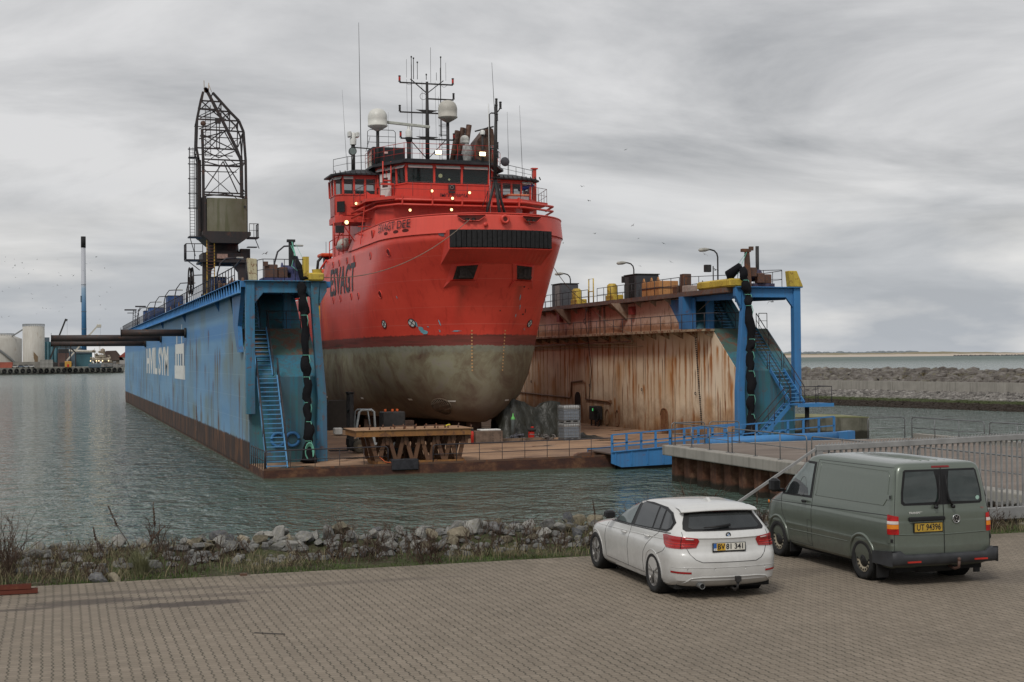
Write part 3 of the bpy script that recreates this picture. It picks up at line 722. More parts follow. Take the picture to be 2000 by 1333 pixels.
# ================================================================== floating dock
b_main = worn('dock_blue', (.045,.195,.42), amount=.27, streak=.4, col2=(.04,.16,.36), scale=.8, fine=1.2)
b_teal = worn('dock_teal', (.038,.17,.25), amount=.30, streak=.6, col2=(.05,.15,.16), scale=.9, fine=.9)
b_dark = worn('dock_rusty_teal', (.06,.135,.125), rust=(.09,.05,.035), amount=.75, streak=.5, col2=(.08,.10,.07))
def make_outer():
    t = NT('outer_plating_paint'); w = t.world(); z = t.z()
    c = t.mix(t.ramp(t.noise(t.world((.05,.05,.4)), 1.0, 4), (.35, 0), (.65, 1)), (.145,.295,.48), (.20,.365,.54))
    band = t.rng(t.math('ABSOLUTE', t.math('SUBTRACT', z[2], 8.0)), .7, .35)
    c = t.mix(t.math('MULTIPLY', band, .55), c, (.055,.20,.48))
    near = t.rng(z[1], 60, 6, .25, 1)
    s1 = t.ramp(t.noise(t.world((1, .12, .10)), 1.0, 7, .68), (.46, 0), (.60, 1))
    c = t.mix(t.math('MULTIPLY', t.math('MULTIPLY', s1, .7), near), c, (.20,.25,.22))
    for k_, (cell, thr, wd_, colr, am) in enumerate(((5.0, .1, .45, (.20,.25,.22), .7), (2.6, .2, .40, (.16,.17,.135), .75), (1.4, .35, .36, (.13,.08,.05), .85), (3.1, .3, .20, (.12,.055,.035), .9))):
        sk = t.streaks(z[1], z[2], cell, thr, 1.5, 7.5, 1.5, 5, wd_, k_+2); c = t.mix(t.math('MULTIPLY', t.math('MULTIPLY', sk, am), t.rng(z[1], 90, 10, .6, 1)), c, colr)
    seam = t.math('LESS_THAN', t.math('ABSOLUTE', t.math('SUBTRACT', t.math('PINGPONG', t.math('ADD', z[2], .3), 1.25), .62)), .012)
    c = t.mix(t.math('MULTIPLY', seam, .25), c, (.45,.55,.62))
    boot = t.rng(t.math('ADD', z[2], t.math('MULTIPLY', t.math('SUBTRACT', t.noise(t.world((1,3,1)), 1.4, 5, .7), .5), .5)), 1.62, 1.70)
    bc = t.ramp(t.noise(t.world((1,.55,.25)), 1.0, 7, .72), (.3, (.018,.014,.013)), (.5, (.055,.028,.018)), (.66, (.17,.075,.033)))
    bc = t.mix(t.math('LESS_THAN', t.math('PINGPONG', z[1], 1.2), .07), bc, (.012,.010,.010))
    bc = t.mix(t.rng(z[2], .28, .18), bc, (.018,.020,.014))
    c = t.mix(boot, bc, c)
    rib = t.math('PINGPONG', z[1], .35)
    t.bump(t.math('ADD', t.math('MULTIPLY', rib, .25), t.math('MULTIPLY', t.noise(w, .9, 4), .25)), .5, .12)
    return t.done(c, .6, 0, .15)
def make_inner():
    t = NT('inner_plating_paint'); w = t.world(); z = t.z()
    c = t.mix(t.ramp(t.noise(t.world((1,.3,.3)), .7, 5), (.35, 0), (.65, 1)), (.72,.58,.40), (.80,.69,.53))
    up = t.rng(z[2], 7.9, 8.1)
    c = t.mix(up, c, t.mix(t.rng(z[1], 15, 30), (.70,.55,.44), (.60,.40,.33)))
    dk = t.rng(z[1], 12, 40, 0, 1)                       # grimier towards the middle of the dock
    s0 = t.ramp(t.noise(t.world((1, .22, .16)), 1.2, 7, .65), (.40, 0), (.62, 1))
    c = t.mix(t.math('MULTIPLY', s0, t.math('ADD', .18, t.math('MULTIPLY', dk, .42))), c, (.38,.22,.11))
    for k_, (cell, thr, wd_, colr, am) in enumerate(((2.2, .15, .42, (.50,.27,.11), .75), (.95, .22, .30, (.42,.17,.045), .95), (.55, .35, .24, (.30,.105,.03), .95), (.34, .42, .24, (.13,.045,.02), .95))):
        sk = t.streaks(z[1], z[2], cell, thr, 1.2, 7.6, 1.2, 4.5, wd_, k_); c = t.mix(t.math('MULTIPLY', sk, am), c, colr)
    sk = t.streaks(z[1], z[2], 1.1, .05, 7.9, .4, 3.5, 5.5, .16, 7); c = t.mix(t.math('MULTIPLY', sk, .9), c, (.36,.145,.04))
    low = t.rng(t.math('ADD', z[2], t.math('MULTIPLY', t.math('SUBTRACT', t.noise(w, .8, 6, .7), .5), 4.5)), 3.4, .8)
    c = t.mix(t.math('MULTIPLY', low, .85), c, t.mix(t.noise(w, 3, 4), (.10,.05,.03), (.24,.115,.045)))
    lu = t.rng(t.math('ADD', z[2], t.math('MULTIPLY', t.math('SUBTRACT', t.noise(t.world((1,1.6,1)), 1.5, 6, .7), .5), 1.4)), 8.75, 8.3)
    c = t.mix(t.math('MULTIPLY', t.math('MULTIPLY', lu, up), .85), c, t.mix(t.noise(w, 5, 4), (.17,.07,.035), (.34,.16,.07)))
    u2 = t.ramp(t.noise(t.world((1, 3, 1)), 1.4, 7, .75), (.56, 0), (.6, 1))
    c = t.mix(t.math('MULTIPLY', t.math('MULTIPLY', u2, up), .6), c, (.22,.10,.06))
    t.bump(t.math('ADD', t.math('MULTIPLY', t.math('PINGPONG', z[1], .75), .12), t.math('MULTIPLY', t.noise(w, .8, 4), .3)), .4, .1)
    return t.done(c, .75, 0, .15)
outer, inner = make_outer(), make_inner()
def make_deck():
    t = NT('dock_deck_rust'); w = t.world()
    n = t.noise(t.world((.35, .8, 1)), .8, 6, .65, .4)
    c = t.ramp(n, (.28, (.14,.08,.05)), (.42, (.27,.165,.10)), (.60, (.40,.25,.15)), (.8, (.48,.27,.12)))
    c = t.mix(t.ramp(t.noise(w, 4, 5, .7), (.5, 0), (.7, .5)), c, (.13,.09,.07))
    wet = t.ramp(t.noise(t.world((.4, .9, 1)), .55, 4, .5), (.60, 0), (.64, 1))
    c = t.mix(t.math('MULTIPLY', wet, .75), c, (.04,.03,.026))
    t.bump(t.noise(w, 12, 4), .15, .01)
    return t.done(c, t.rng(wet, 0, 1, .72, .12))
dock = thing('floating_dock', 'long floating dry dock with blue outer and rust streaked beige inner side walls', 'floating dock', (17, 40, 0))
def dz(u): return .45+.3*min(1, max(0, u/31))
def make_hullside():
    t = NT('pontoon_side'); w = t.world(); z = t.z()
    c = t.ramp(t.noise(t.world((.9,.9,1.2)), 1.2, 7, .75), (.3, (.030,.020,.020)), (.5, (.075,.034,.024)), (.68, (.17,.085,.045)))
    c = t.mix(t.rng(t.math('ADD', z[2], t.math('MULTIPLY', t.noise(w, 3, 4), .12)), .1, .16), (.09,.085,.06), c)
    t.bump(t.noise(w, 8, 5), .5, .03); return t.done(c, .85, 0, .3)
part(MB().prism([(0,-1.5),(19.4,-1.5),(19.4,dz(19.4)),(0,dz(0))], 0, 2.5, 'y').add([], []), 'pontoon', make_hullside(), dock)
part(MB().prism([(0.001,-1.5),(35,-1.5),(35,dz(35)-.004),(31,dz(31)-.004),(0.001,dz(0)-.004)], 2.5, 151, 'y'), 'pontoon', MC.setdefault('ps', bpy.data.materials['pontoon_side']), dock)
def sheet_deck(u0, u1, v0, v1, dzv):
    return MB().grid([[(u, v, dz(u)+dzv) for u in (u0, (u0+u1)/2, u1)] for v in (v0, v1)], False)
part(sheet_deck(.05, 19.35, .06, 2.5, .005), 'deck_plating', make_deck(), dock)
part(sheet_deck(.05, 31, 2.5, 151, .005), 'deck_plating', bpy.data.materials['dock_deck_rust'], dock)
def wing(u0, u1, vf, sgn, oface, iface):
    """one wing wall; sgn -1: outer side at u0"""
    pr = [(vf,.2),(vf,5.2),(vf+3.6,7.95),(vf+6.0,7.95),(vf+8.8,10.15),(151,10.15),(151,.2)]
    w_ = part(MB().prism(pr, u0, u1, 'x'), 'wing_wall', b_teal, dock)
    o_, i_ = (u0, u1) if sgn < 0 else (u1, u0)
    part(MB().prism(pr, min(o_, o_+.03*sgn), max(o_, o_+.03*sgn), 'x'), 'outer_plating', outer, w_)
    part(MB().prism(pr, min(i_, i_-.03*sgn), max(i_, i_-.03*sgn), 'x'), 'inner_plating', iface, w_)
    # sloping front plates
    e = .012
    def plate(a, b, mat, name='front_plate', inset=.02):
        part(MB().add([(u0+inset,a[0]-e,a[1]+e),(u1-inset,a[0]-e,a[1]+e),(u1-inset,b[0]-e,b[1]+e),(u0+inset,b[0]-e,b[1]+e)], [(0,1,2,3)]), name, mat, w_)
    plate((vf,.2), (vf,5.2), b_teal); plate((vf,5.2), (vf+1.6,6.42), b_teal); plate((vf+1.6,6.42), (vf+3.6,7.95), b_dark); plate((vf+3.6,7.95), (vf+6,7.95), b_dark); plate((vf+6,7.95), (vf+8.8,10.15), b_teal)
    return w_
LV, RV = 5.5, 8.0
lw = wing(0, 3.9, LV, -1, outer, b_teal)
rw = wing(31, 35, RV, 1, outer, inner)
# right wing: blue end of the upper inner wall
part(MB().prism([(14.0,8.0),(14.05,10.1),(18.6,10.1),(16.2,8.0)], 30.93, 30.965, 'x'), 'blue_end_plate', b_main, rw)
# top decks
m = MB(); m.box(-.45, 4.5, LV-.3, 151, 10.17, 10.5); part(m, 'top_deck', b_main, lw)
m = MB(); m.box(-.50, -.46, LV-.3, 151, 9.85, 10.52)
for k in range(108):
    v = LV-.2+k*1.35; m.prism([(-.62,10.50),(-.5,9.88),(-.5,10.50)], v, v+.05, 'y'); m.box(-.62, -.50, v, v+.05, 9.9, 10.5)
m.box(-.66, -.46, LV-.3, 151, 10.5, 10.53); m.box(-.62, -.46, LV-.3, 151, 9.83, 9.87)
part(m, 'edge_girder', worn('girder_blue', (.12,.33,.62), amount=.15, streak=.2, col2=(.09,.27,.55)), lw)
for v in (20, 45, 70, 95, 120): part(MB().prism([(-.45,10.1),(0,10.1),(0,9.2)], v, v+.1, 'y'), 'bracket', b_main, lw)
m = MB(); m.box(30.3, 35.6, RV+.2, 150, 10.2, 10.5)
part(m, 'top_deck', worn('deck_edge_rust', (.16,.12,.10), amount=.6, streak=.4, col2=(.10,.075,.07), fine=2), rw)
bkt = worn('bracket_beige', (.36,.26,.19), amount=.35)
for k in range(20): v = 18+k*2.7; part(MB().prism([(30.35,10.19),(30.97,10.19),(30.97,9.75)], v, v+.07, 'y'), 'deck_bracket', bkt, rw)
for v in (26, 38.5, 51): part(MB().prism([(29.6,10.19),(30.97,10.19),(30.97,8.9)], v, v+.5, 'y'), 'deck_bracket', bkt, rw)
# inner ledge on the right wing with railing and pipes
m = MB(); m.box(29.9, 30.96, 11.2, 150, 7.80, 7.95)
for k in range(60): v = 11.5+k*2.3; m.prism([(30.0,7.79),(30.96,7.79),(30.96,7.35)], v, v+.06, 'y')
part(m, 'ledge', worn('ledge_rust', (.42,.33,.22), amount=.75, streak=.6, fine=2), rw)
m = MB(); r0 = .026
for k in range(34):
    v = 10.6+k*1.75; m.tube([(29.95,v,7.95),(29.95,v,8.95)], r0, 6)
m.tube([(29.95,10.6,8.95),(29.95,68,8.95)], .028, 6); m.tube([(29.95,10.6,8.45),(29.95,68,8.45)], .018, 6)
m.tube([(29.95,10.6,8.95),(31.6,10.6,8.98),(33,10.6,8.98)], .026, 6); m.tube([(29.95,10.6,8.45),(33,10.6,8.45)], .018, 6)
part(m, 'ledge_railing', M['rail'], rw)
pr_ = worn('pipe_rust', (.23,.11,.055), amount=.5, streak=.3, fine=3)
m = MB(); m.tube([(30.6,24.3,7.5),(30.6,24.3,7.25),(30.6,70,7.15)], .09, 8); m.tube([(30.75,22.6,6.95),(30.75,50,6.92)], .03, 6)
part(m, 'service_pipe', worn('pipe_beige', (.33,.24,.15), amount=.5), rw)
m = MB(); m.tube([(30.9,34.9,2.75),(30.9,29.4,2.68)], .06, 8); m.tube([(30.9,60,3.1),(30.9,38.6,2.78),(30.9,38.4,2.9),(30.9,38.3,4.1),(30.9,35.6,4.25),(30.9,35.0,4.05),(30.9,34.9,2.75)], .06, 8)
m.tube([(30.88,29.6,2.7),(30.88,29.4,2.68)], .13, 10)
part(m, 'fire_main', pr_, rw)
# openings and hatches in the inner wall
def rrect(cv, cz, w, h, r, n=5):
    pts = []
    for sx, sz, a0 in ((1,1,0),(-1,1,pi/2),(-1,-1,pi),(1,-1,3*pi/2)):
        for i in range(n+1): a = a0+i/n*pi/2; pts.append((cv+sx*(w/2-r)+r*cos(a), cz+sz*(h/2-r)+r*sin(a)))
    return pts
part(MB().prism(rrect(36.9, 2.05, 1.25, 2.5, .55), 30.9, 30.968, 'x'), 'door_opening', paint('dark_opening', (.022,.013,.010), .9), rw)
hm = worn('hatch_rust', (.24,.12,.05), amount=.8, fine=2.5)
def hatch(cv, cz, w, h, r, mat=hm):
    o = part(MB().prism(rrect(cv, cz, w, h, r), 30.92, 30.968, 'x'), 'hatch', mat, rw)
    pts = [(30.91, a, b) for a, b in rrect(cv, cz, w+.1, h+.1, r+.04)]; part(MB().tube(pts+[pts[0]], .035, 6), 'coaming', pr_, o)
hatch(19.35, 1.55, 1.15, 1.75, .45)
for cv in (28.2, 30.3): 
    pts = [(30.93, cv+.42*cos(a), 1.45+.62*sin(a)) for a in [i*pi/12 for i in range(25)]]; part(MB().tube(pts, .035, 6), 'manhole_rim', pr_, rw)
m = MB()
for (v, z_) in ((33.9, 3.9), (23.2, 3.75), (14.0, 3.65), (48.7, 4.0)):
    m.torus((30.85, v, z_), .10, .022, 'x', 10, 5)
part(m, 'lifting_eye', M['dark'], rw)
m = MB()
for k in range(46):
    z_ = 1.6+k*.14; m.box(30.93, 30.966, 13.2+.16*sin(k*.9)*.2+(.02*k), 13.36+.02*k, z_, z_+.08)
part(m, 'draught_marks', M['dark'], rw)
m = MB(); 
for k in range(9): z_ = 8.5+k*.2; m.tube([(30.9,33.6,z_),(30.9,34.1,z_)], .016, 5)
m.tube([(30.9,33.6,8.2),(30.9,33.6,10.2)], .02, 5); m.tube([(30.9,34.1,8.2),(30.9,34.1,10.2)], .02, 5)
m.box(30.85, 30.96, 30.6, 30.75, 8, 10.1); m.box(30.85, 30.96, 31.6, 31.7, 8, 10.1)
part(m, 'wall_ladder', worn('ladder_brown', (.22,.13,.09), amount=.4), rw)
m = MB(); m.box(30.6, 30.96, 40.3, 41.0, 9.2, 9.95); m.box(30.6,30.96,24.4,25,9.3,9.9); part(m, 'fire_box', paint('faded_red', (.22,.03,.025), .6), rw)
# electrical box standing on the dock floor
m = MB(); m.bbox(30.2, 30.9, 31.2, 32.4, 1.2, 2.3, .05); m.box(30.3, 30.4, 31.3, 31.4, .7, 1.2); m.box(30.3,30.4,32.2,32.3,.7,1.2)
b = thing('switch_cabinet', 'dark electrical cabinet with green lamp and looped cables against the rusty inner wall', 'cabinet', (30.5, 31.8, .75))
part(m, 'box', M['dark'], b); part(MB().box(30.17, 30.2, 31.48, 31.58, 1.92, 2.12), 'lamp', emit('green_lamp', (.1,.7,.2), .5), b)
m = MB()
for k in range(4): m.torus((30.25-.05*k, 30.5, 1.55+.02*k), .35+.05*k, .025, 'x', 18, 5)
m.tube([(30.3,30.3,1.2),(30.2,30.2,.8),(29.9,29.8,.74)], .025, 5)
part(m, 'cable_coil', M['black'], b)

# ---- portal frames at the front ends
def portal(u0, u1, vf, inner_is_hi, mat, name):
    m = MB(); ui, uo = (u1, u0) if inner_is_hi else (u0, u1); s = 1 if inner_is_hi else -1
    # inner leg leans, outer leg is plumb
    a = .25
    def leg(pts, w):  # pts: (u, z) centre line with width
        for (ua, za, wa), (ub, zb, wb) in zip(pts[:-1], pts[1:]):
            m.prism([(ua-wa,za),(ua+wa,za),(ub+wb,zb),(ub-wb,zb)], vf-.55, vf-.08, 'y')
    leg([(ui+s*.0,.5,.32),(ui+s*.05,4.0,.25),(ui-s*.33,9.4,.19),(ui-s*.3,10.45,.26)], 1)
    leg([(uo+s*.02,3.2,.24),(uo+s*.02,10.5,.24)], 1)
    m.prism([(ui+s*.35,10.45),(ui+s*.35,9.95),(ui-s*.05,9.2),(ui-s*.05,10.45)], vf-.5, vf-.12, 'y')
    u_a, u_b = min(ui, uo), max(ui, uo)
    m.prism([(u_a,10.46),(u_b,10.46),(u_b,9.15),(u_b-.2,9.15),(u_b-.75,9.85),(u_a+.75,9.85),(u_a+.2,9.15),(u_a,9.15)], vf-.42, vf-.2, 'y')
    m.box(u_a-.3, u_b+.3, vf-.7, vf-.02, 10.462, 10.52)
    # back legs
    for u in ((ui-s*.9),): m.box(u-.22, u+.22, vf+5.6, vf+6.05, 7.96, 10.17)
    m.prism([(vf-.1,10.17),(vf+8,10.17),(vf+8,9.9),(vf+1,9.75)], u_a+.05, u_a+.13, 'x'); m.prism([(vf-.1,10.17),(vf+8,10.17),(vf+8,9.9),(vf+1,9.75)], u_b-.13, u_b-.05, 'x')
    return part(m, 'portal_frame', mat, name, bevel=.02)
b_post = worn('post_teal_blue', (.045,.19,.34), amount=.42, streak=.6, col2=(.05,.15,.20), fine=2)
portal(0, 3.9, LV, True, b_post, lw); portal(31, 35, RV, False, gb, rw)
# hanging support plates under the left deck edge
m = MB(); m.prism([(6.4,10.15),(11.0,10.15),(10.2,8.1),(8.4,6.6),(7.6,6.6),(8.2,8.1)], -.28, -.04, 'x')
part(m, 'knee_plate', b_main, lw)
m = MB(); m.box(30.2, 31.0, 14.6, 15.1, 8, 10.2); part(m, 'web_post', b_main, rw)

def stair(par, top, bot, w, mat, rails=(1, 1), tm=None, n=None, ext=None):
    top, bot = Vector(top), Vector(bot); d = top-bot; hd = Vector((d.x, d.y, 0)).normalized(); sd = Vector((-hd.y, hd.x, 0)); n = n or max(3, round(abs(d.z)/.21))
    s = MB()
    for k in (-1, 1): s.bar(bot+sd*k*w/2, top+sd*k*w/2, .05, .24)
    o = part(s, 'stair_flight', mat, par)
    t_ = MB()
    for i in range(n):
        p = bot + d*((i+.5)/n); t_.bar(p-sd*(w/2-.03), p+sd*(w/2-.03), .20, .04)
    part(t_, 'treads', tm or mat, o)
    h = MB()
    for k, on in zip((-1, 1), rails):
        if not on: continue
        a, b = bot+sd*k*(w/2+.03), top+sd*k*(w/2+.03); m_ = max(2, round(d.length/1.8))
        for i in range(m_+1): p = a.lerp(b, i/m_); h.tube([p, p+Vector((0,0,1))], .024, 6)
        h.tube([a+Vector((0,0,1)), b+Vector((0,0,1))], .03, 6); h.tube([a+Vector((0,0,.55)), b+Vector((0,0,.55))], .018, 6)
    if h.v: part(h, 'handrail', M['rail'], o)
    return o
tread_b = worn('tread_blue', (.12,.34,.60), amount=.2, streak=.1)
stair(lw, (.95,5.3,5.25), (.87,1.2,.48), 1.08, tread_b, n=20)
stair(lw, (1.0,8.9,7.98), (.88,5.6,5.25), .85, tread_b, n=11, rails=(1,0))
stair(lw, (.75,12.3,10.45), (.60,9.3,7.98), 1.0, tread_b, n=12, rails=(1,0))
stair(rw, (33.7,7.9,5.25), (33.65,5.2,3.2), .95, gb, tm=tread_b, n=9)
stair(rw, (33.7,11.6,7.98), (33.65,8.1,5.25), .95, b_teal, tm=tread_b, n=13)
stair(rw, (33.2,16.6,10.4), (33.2,13.6,7.98), .95, b_teal, tm=tread_b, n=12, rails=(1,1))
stair(rw, (33.2,5.6,3.12), (30.9,5.6,.78), .75, gb, tm=tread_b, n=11)
m = MB(); m.box(33.1, 35.6, 4.2, 6.0, 3.08, 3.18); m.box(33.1,35.6,4.15,4.2,2.98,3.2)
lp = part(m, 'landing', gb, rw)
m = MB(); m.tube([(34.2,5.0,-1),(34.2,5.0,3.08)], .14, 10); part(m, 'landing_post', M['dark'], lp)
m = MB(); railing(m, [(33.3,4.25,3.18),(35.5,4.25,3.18)], 1.05, 1.1, .025); m.tube([(35.5,4.25,4.23),(35.5,5.9,4.23)], .025, 6); m.tube([(35.5,5.9,3.18),(35.5,5.9,4.23)], .025, 6)
part(m, 'landing_rail', M['rail'], lp)
# landings' railings
m = MB(); railing(m, [(1.55,8.8,7.97),(3.6,8.8,7.97),(3.8,11.2,7.97)], 1.0, 1.2, .024); part(m, 'landing_rail', M['rail'], lw)
m = MB(); railing(m, [(34.3,11.4,7.97),(34.9,11.4,7.97)], 1.0, 1.2, .024); part(m, 'landing_rail', M['rail'], rw)
# top deck railings
m = MB(); railing(m, [(-.40,150,10.53),(-.40,8.5,10.53)], .95, 1.5, .03, (.5,)); m.tube([(-.40,8.5,11.48),(-.3,6.2,11.75)], .035, 6)
m.tube([(-.3,6.2,11.75),(-.1,5.6,11.7)], .035, 6); railing(m, [(4.3,150,10.53),(4.3,12,10.53)], .95, 3, .025, (.5,))
part(m, 'deck_railing', M['rail'], lw)
m = MB(); railing(m, [(.75,5.1,10.55),(3.1,5.1,10.55)], 1.15, .6, .022, (.5,)); railing(m, [(.75,5.1,10.55),(.2,8,10.55)], 1.15, 1, .022, (.5,))
part(m, 'end_railing', M['rail'], lw)
m = MB(); railing(m, [(30.45,15.5,10.5),(30.45,31,10.5)], 1.05, 1.4, .024, (.5,)); railing(m, [(30.45,33,10.5),(30.45,75,10.5)], 1.05, 1.5, .024, (.5,))
railing(m, [(35.3,12,10.5),(35.3,75,10.5)], 1.05, 2, .022, (.5,)); railing(m, [(32.6,12.5,10.5),(30.6,15,10.5)], 1.05, 1, .022, (.5,)); railing(m, [(32.6,12.5,10.5),(32.2,9.5,10.52)], 1.05, 1, .022, (.5,))
railing(m, [(31.9,11.2,10.52),(34.9,9.3,10.52)], 1.2, 1.4, .022, (.5,)); railing(m, [(34.9,9.3,10.52),(35.0,12,10.5)], 1.15, 1.4, .022, (.5,))
part(m, 'deck_railing', M['rail'], rw)
# front rail of the pontoon: two loops
def loop_rail(u0, u1, n, v=.12, h=1.02):
    m = MB(); r_ = .16; z0 = dz((u0+u1)/2); up = Vector((0,0,1)); d = Vector((1,0,0)); p0, p1 = Vector((u0,v,dz(u0))), Vector((u1,v,dz(u1)))
    arc = lambda c, s: [c + d*(-s)*r_*cos(a) + up*r_*sin(a) for a in (0, pi/6, pi/3, pi/2)]
    m.tube([p0] + arc(p0+d*r_+up*(h-r_), 1) + arc(p1-d*r_+up*(h-r_), -1)[::-1] + [p1], .033, 8)
    m.tube([p0+up*h*.5, p1+up*h*.5], .02, 6)
    for k in range(1, n): p = p0.lerp(p1, k/n); m.tube([p, p+up*h], .018, 6)
    return m
part(loop_rail(.1, 6.55, 5), 'front_railing', M['rail'], dock)
m = MB(); railing(m, [(.06,.12,dz(0)),(.06,5.2,dz(0))], 1.02, .85, .026, (.5,)); part(m, 'side_railing', M['rail'], dock)
part(loop_rail(9.0, 19.3, 8), 'front_railing', M['rail'], dock)
part(MB().bbox(6.7, 8.15, -.14, .5, .28, .86, .04), 'bow_fender', paint('fender_block', (.03,.03,.035), .8, 0, .3, 4, .3), dock)
m = MB(); m.prism([(0,dz(0)+.01),(19.3,dz(19.3)+.01),(19.3,dz(19.3)+.12),(0,dz(0)+.12)], 0.0, .05, 'y') ; m.prism([(17.6,dz(18)+.01),(19.38,dz(18)+.01),(19.38,dz(18)+.25),(17.9,dz(18)+.15)], 1.5, 2.0, 'y'); part(m, 'edge_lip', M['rust'], dock)
# life rings painted blue on the left front plate
m = MB()
for (u, a0, a1) in ((2.35, .15, pi-.15), (2.35, pi+.15, 2*pi-.15), (1.55, .6, pi-.1), (1.55, pi+.1, 2*pi-.3)): m.torus((u, LV-.10, 1.75), .36, .085, 'y', 20, 8, a0, a1)
part(m, 'life_ring_holder', gb, lw)
m = MB(); m.torus((31.9, RV-.2, 1.55), .26, .08, 'y', 20, 8); m.torus((34.0, RV-.2, 1.1), .26, .08, 'y', 20, 8); part(m, 'life_ring_holder', gb, rw)
# yellow roller fairleads on the corners
yb = M['yellow']
m = MB(); m.prism([(.0,10.52),(.42,10.52),(.40,11.7),(-.12,11.75)], 5.0, 5.5, 'y'); part(m, 'corner_bollard', worn('white_rusty', (.62,.55,.36), amount=.6, fine=3), lw, bevel=.04)
m = MB(); m.box(2.95, 3.25, 4.9, 5.4, 10.5, 11.85); m.bbox(3.2, 4.05, 4.6, 5.4, 10.5, 10.95, .08); m.lathe((3.7,5.0,10.55), [(.28,0),(.22,.2),(.28,.6)], 12); part(m, 'fairlead', yb, lw)
m = MB(); m.bbox(30.3, 31.4, 7.6, 12.5, 10.52, 11.05, .1); part(m, 'fairlead', yb, rw)
m = MB(); m.prism([(35.4,10.53),(34.95,11.55),(34.35,11.55),(34.45,10.53)], 7.4, 7.9, 'y'); part(m, 'corner_bollard', yb, rw, bevel=.04)
for k, v in enumerate((36.9, 29.0)):
    m = MB(); m.bbox(30.6, 31.5, v-.9, v+.6, 10.5, 10.95, .05); m.lathe((31.0, v+.2, 10.9), [(.4,0),(.4,.8),(.25,.95)], 12); part(m, 'deck_bollard', yb, rw)
# ---- text on the outer left wall (stencilled white letters and tower emblem)
wp = paint('white_stencil', (.78,.78,.74), .6, 0, .1)
def wall_rect(v0, v1, z0, z1, z0b=None, z1b=None): return [(v0,z0),(v1,z0b or z0),(v1,z1b or z1),(v0,z1)]
glyph = MB()
def wtext(txt, v0, v1, z0, z1):
    t_ = text_mb(txt, 1, bold=.04); xs = [p[0] for p in t_.v]; ys = [p[1] for p in t_.v]; a, b, c, d = min(xs), max(xs), min(ys), max(ys)
    glyph.add([(-.045, v0+(x-a)/(b-a)*(v1-v0), z0+(y-c)/(d-c)*(z1-z0)) for x, y, _ in t_.v], t_.f)
wtext('HVIL', 97.0, 79.0, 4.75, 7.6); wtext('SYM', 77.0, 63.5, 4.72, 7.55)
for a, b, c, d in ((56.2, 45.6, 4.6, 5.75), (55.4, 46.6, 6.75, 7.6), (55.4, 54.0, 5.75, 6.75), (52.8, 51.6, 5.75, 6.75), (50.2,49.4,5.75,6.75), (48.0, 46.6, 5.75, 6.75), (54.0, 53.3, 7.6, 8.6), (48.9, 48.3, 7.6, 9.2)):
    glyph.add([(-.045,a,c),(-.045,b,c),(-.045,b,d),(-.045,a,d)], [(0,1,2,3)])
part(glyph, 'wall_lettering', wp, lw)
m = MB()
for k in range(9):
    m.add([(-.05, 36.2+.3*sin(k*1.3), .9+k*.2), (-.05, 35.6+.2*sin(k), .9+k*.2), (-.05, 35.7, 1.1+k*.2), (-.05, 36.1, 1.1+k*.2)], [(0,1,2,3)])
part(m, 'rust_scar', M['rust'], lw)
# three big dark mooring booms pointing out to the left
boom = worn('boom_rust', (.050,.038,.036), amount=.35, streak=.3, fine=1.5)
for i, (v, L_, zc, nm) in enumerate(((44.3, 5.12, 8.42, 'shortest dark steel boom sticking out of the dock wall, the nearest and highest'), (72.5, 10.5, 8.46, 'longest dark steel boom sticking out of the dock wall, middle of the three'), (98, 10.6, 8.22, 'lowest dark steel boom sticking out of the dock wall behind the long one'))):
    t_ = thing('steel_boom', nm, 'boom', (0, v, zc), 0, 'steel booms on the outer dock wall')
    R_ = (.28, .32, .30)[i]
    part(MB().tube([(-.06, v, zc), (-L_, v, zc)], R_, 20), 'tube', boom, t_)
    part(MB().tube([(-.05, v, zc), (-.22, v, zc)], R_*1.45, 20), 'flange', M['dark'], t_)
    part(MB().tube([(-L_, v, zc), (-L_-.05, v, zc)], R_*1.12, 20).box(-L_-.04, -L_, v-.03, v+.03, zc+R_, zc+R_*1.6), 'end_plate', M['dark'], t_)
HC = 17.5
HT = [  # z, half breadth, stem position, entrance length, bluntness
 (1.8, 1.9, 19.6, 13, .55), (2.15, 3.1, 18.8, 13, .54), (2.7, 4.15, 18.3, 13, .53), (3.6, 5.0, 18.0, 13, .53), (5.0, 5.75, 17.8, 13, .53), (6.5, 6.1, 17.7, 12.6, .53), (8.0, 6.3, 17.5, 12, .53),
 (10.0, 6.45, 16.8, 11.4, .51), (12.0, 6.5, 15.8, 10.4, .48), (13.3, 6.42, 15.0, 9.2, .46), (14.3, 6.42, 14.5, 8.6, .44), (15.6, 6.3, 14.3, 8.4, .43)]
def hprm(z):
    z = max(HT[0][0], min(HT[-1][0], z))
    for a, b in zip(HT[:-1], HT[1:]):
        if z <= b[0]:
            f = (z-a[0])/(b[0]-a[0]); return [p+(q-p)*f for p, q in zip(a, b)][1:]
def hb(v, z):
    B, v0, L_, q = hprm(z)
    if z < 6.5: k = max(0, min(1, (v-25)/13)); B += (6.25-B)*.72*k*k*(3-2*k)
    t = (v-v0)/L_
    if t <= 0: return 0
    if t >= 1: return B
    return B*(1-(1-t)**2)**q
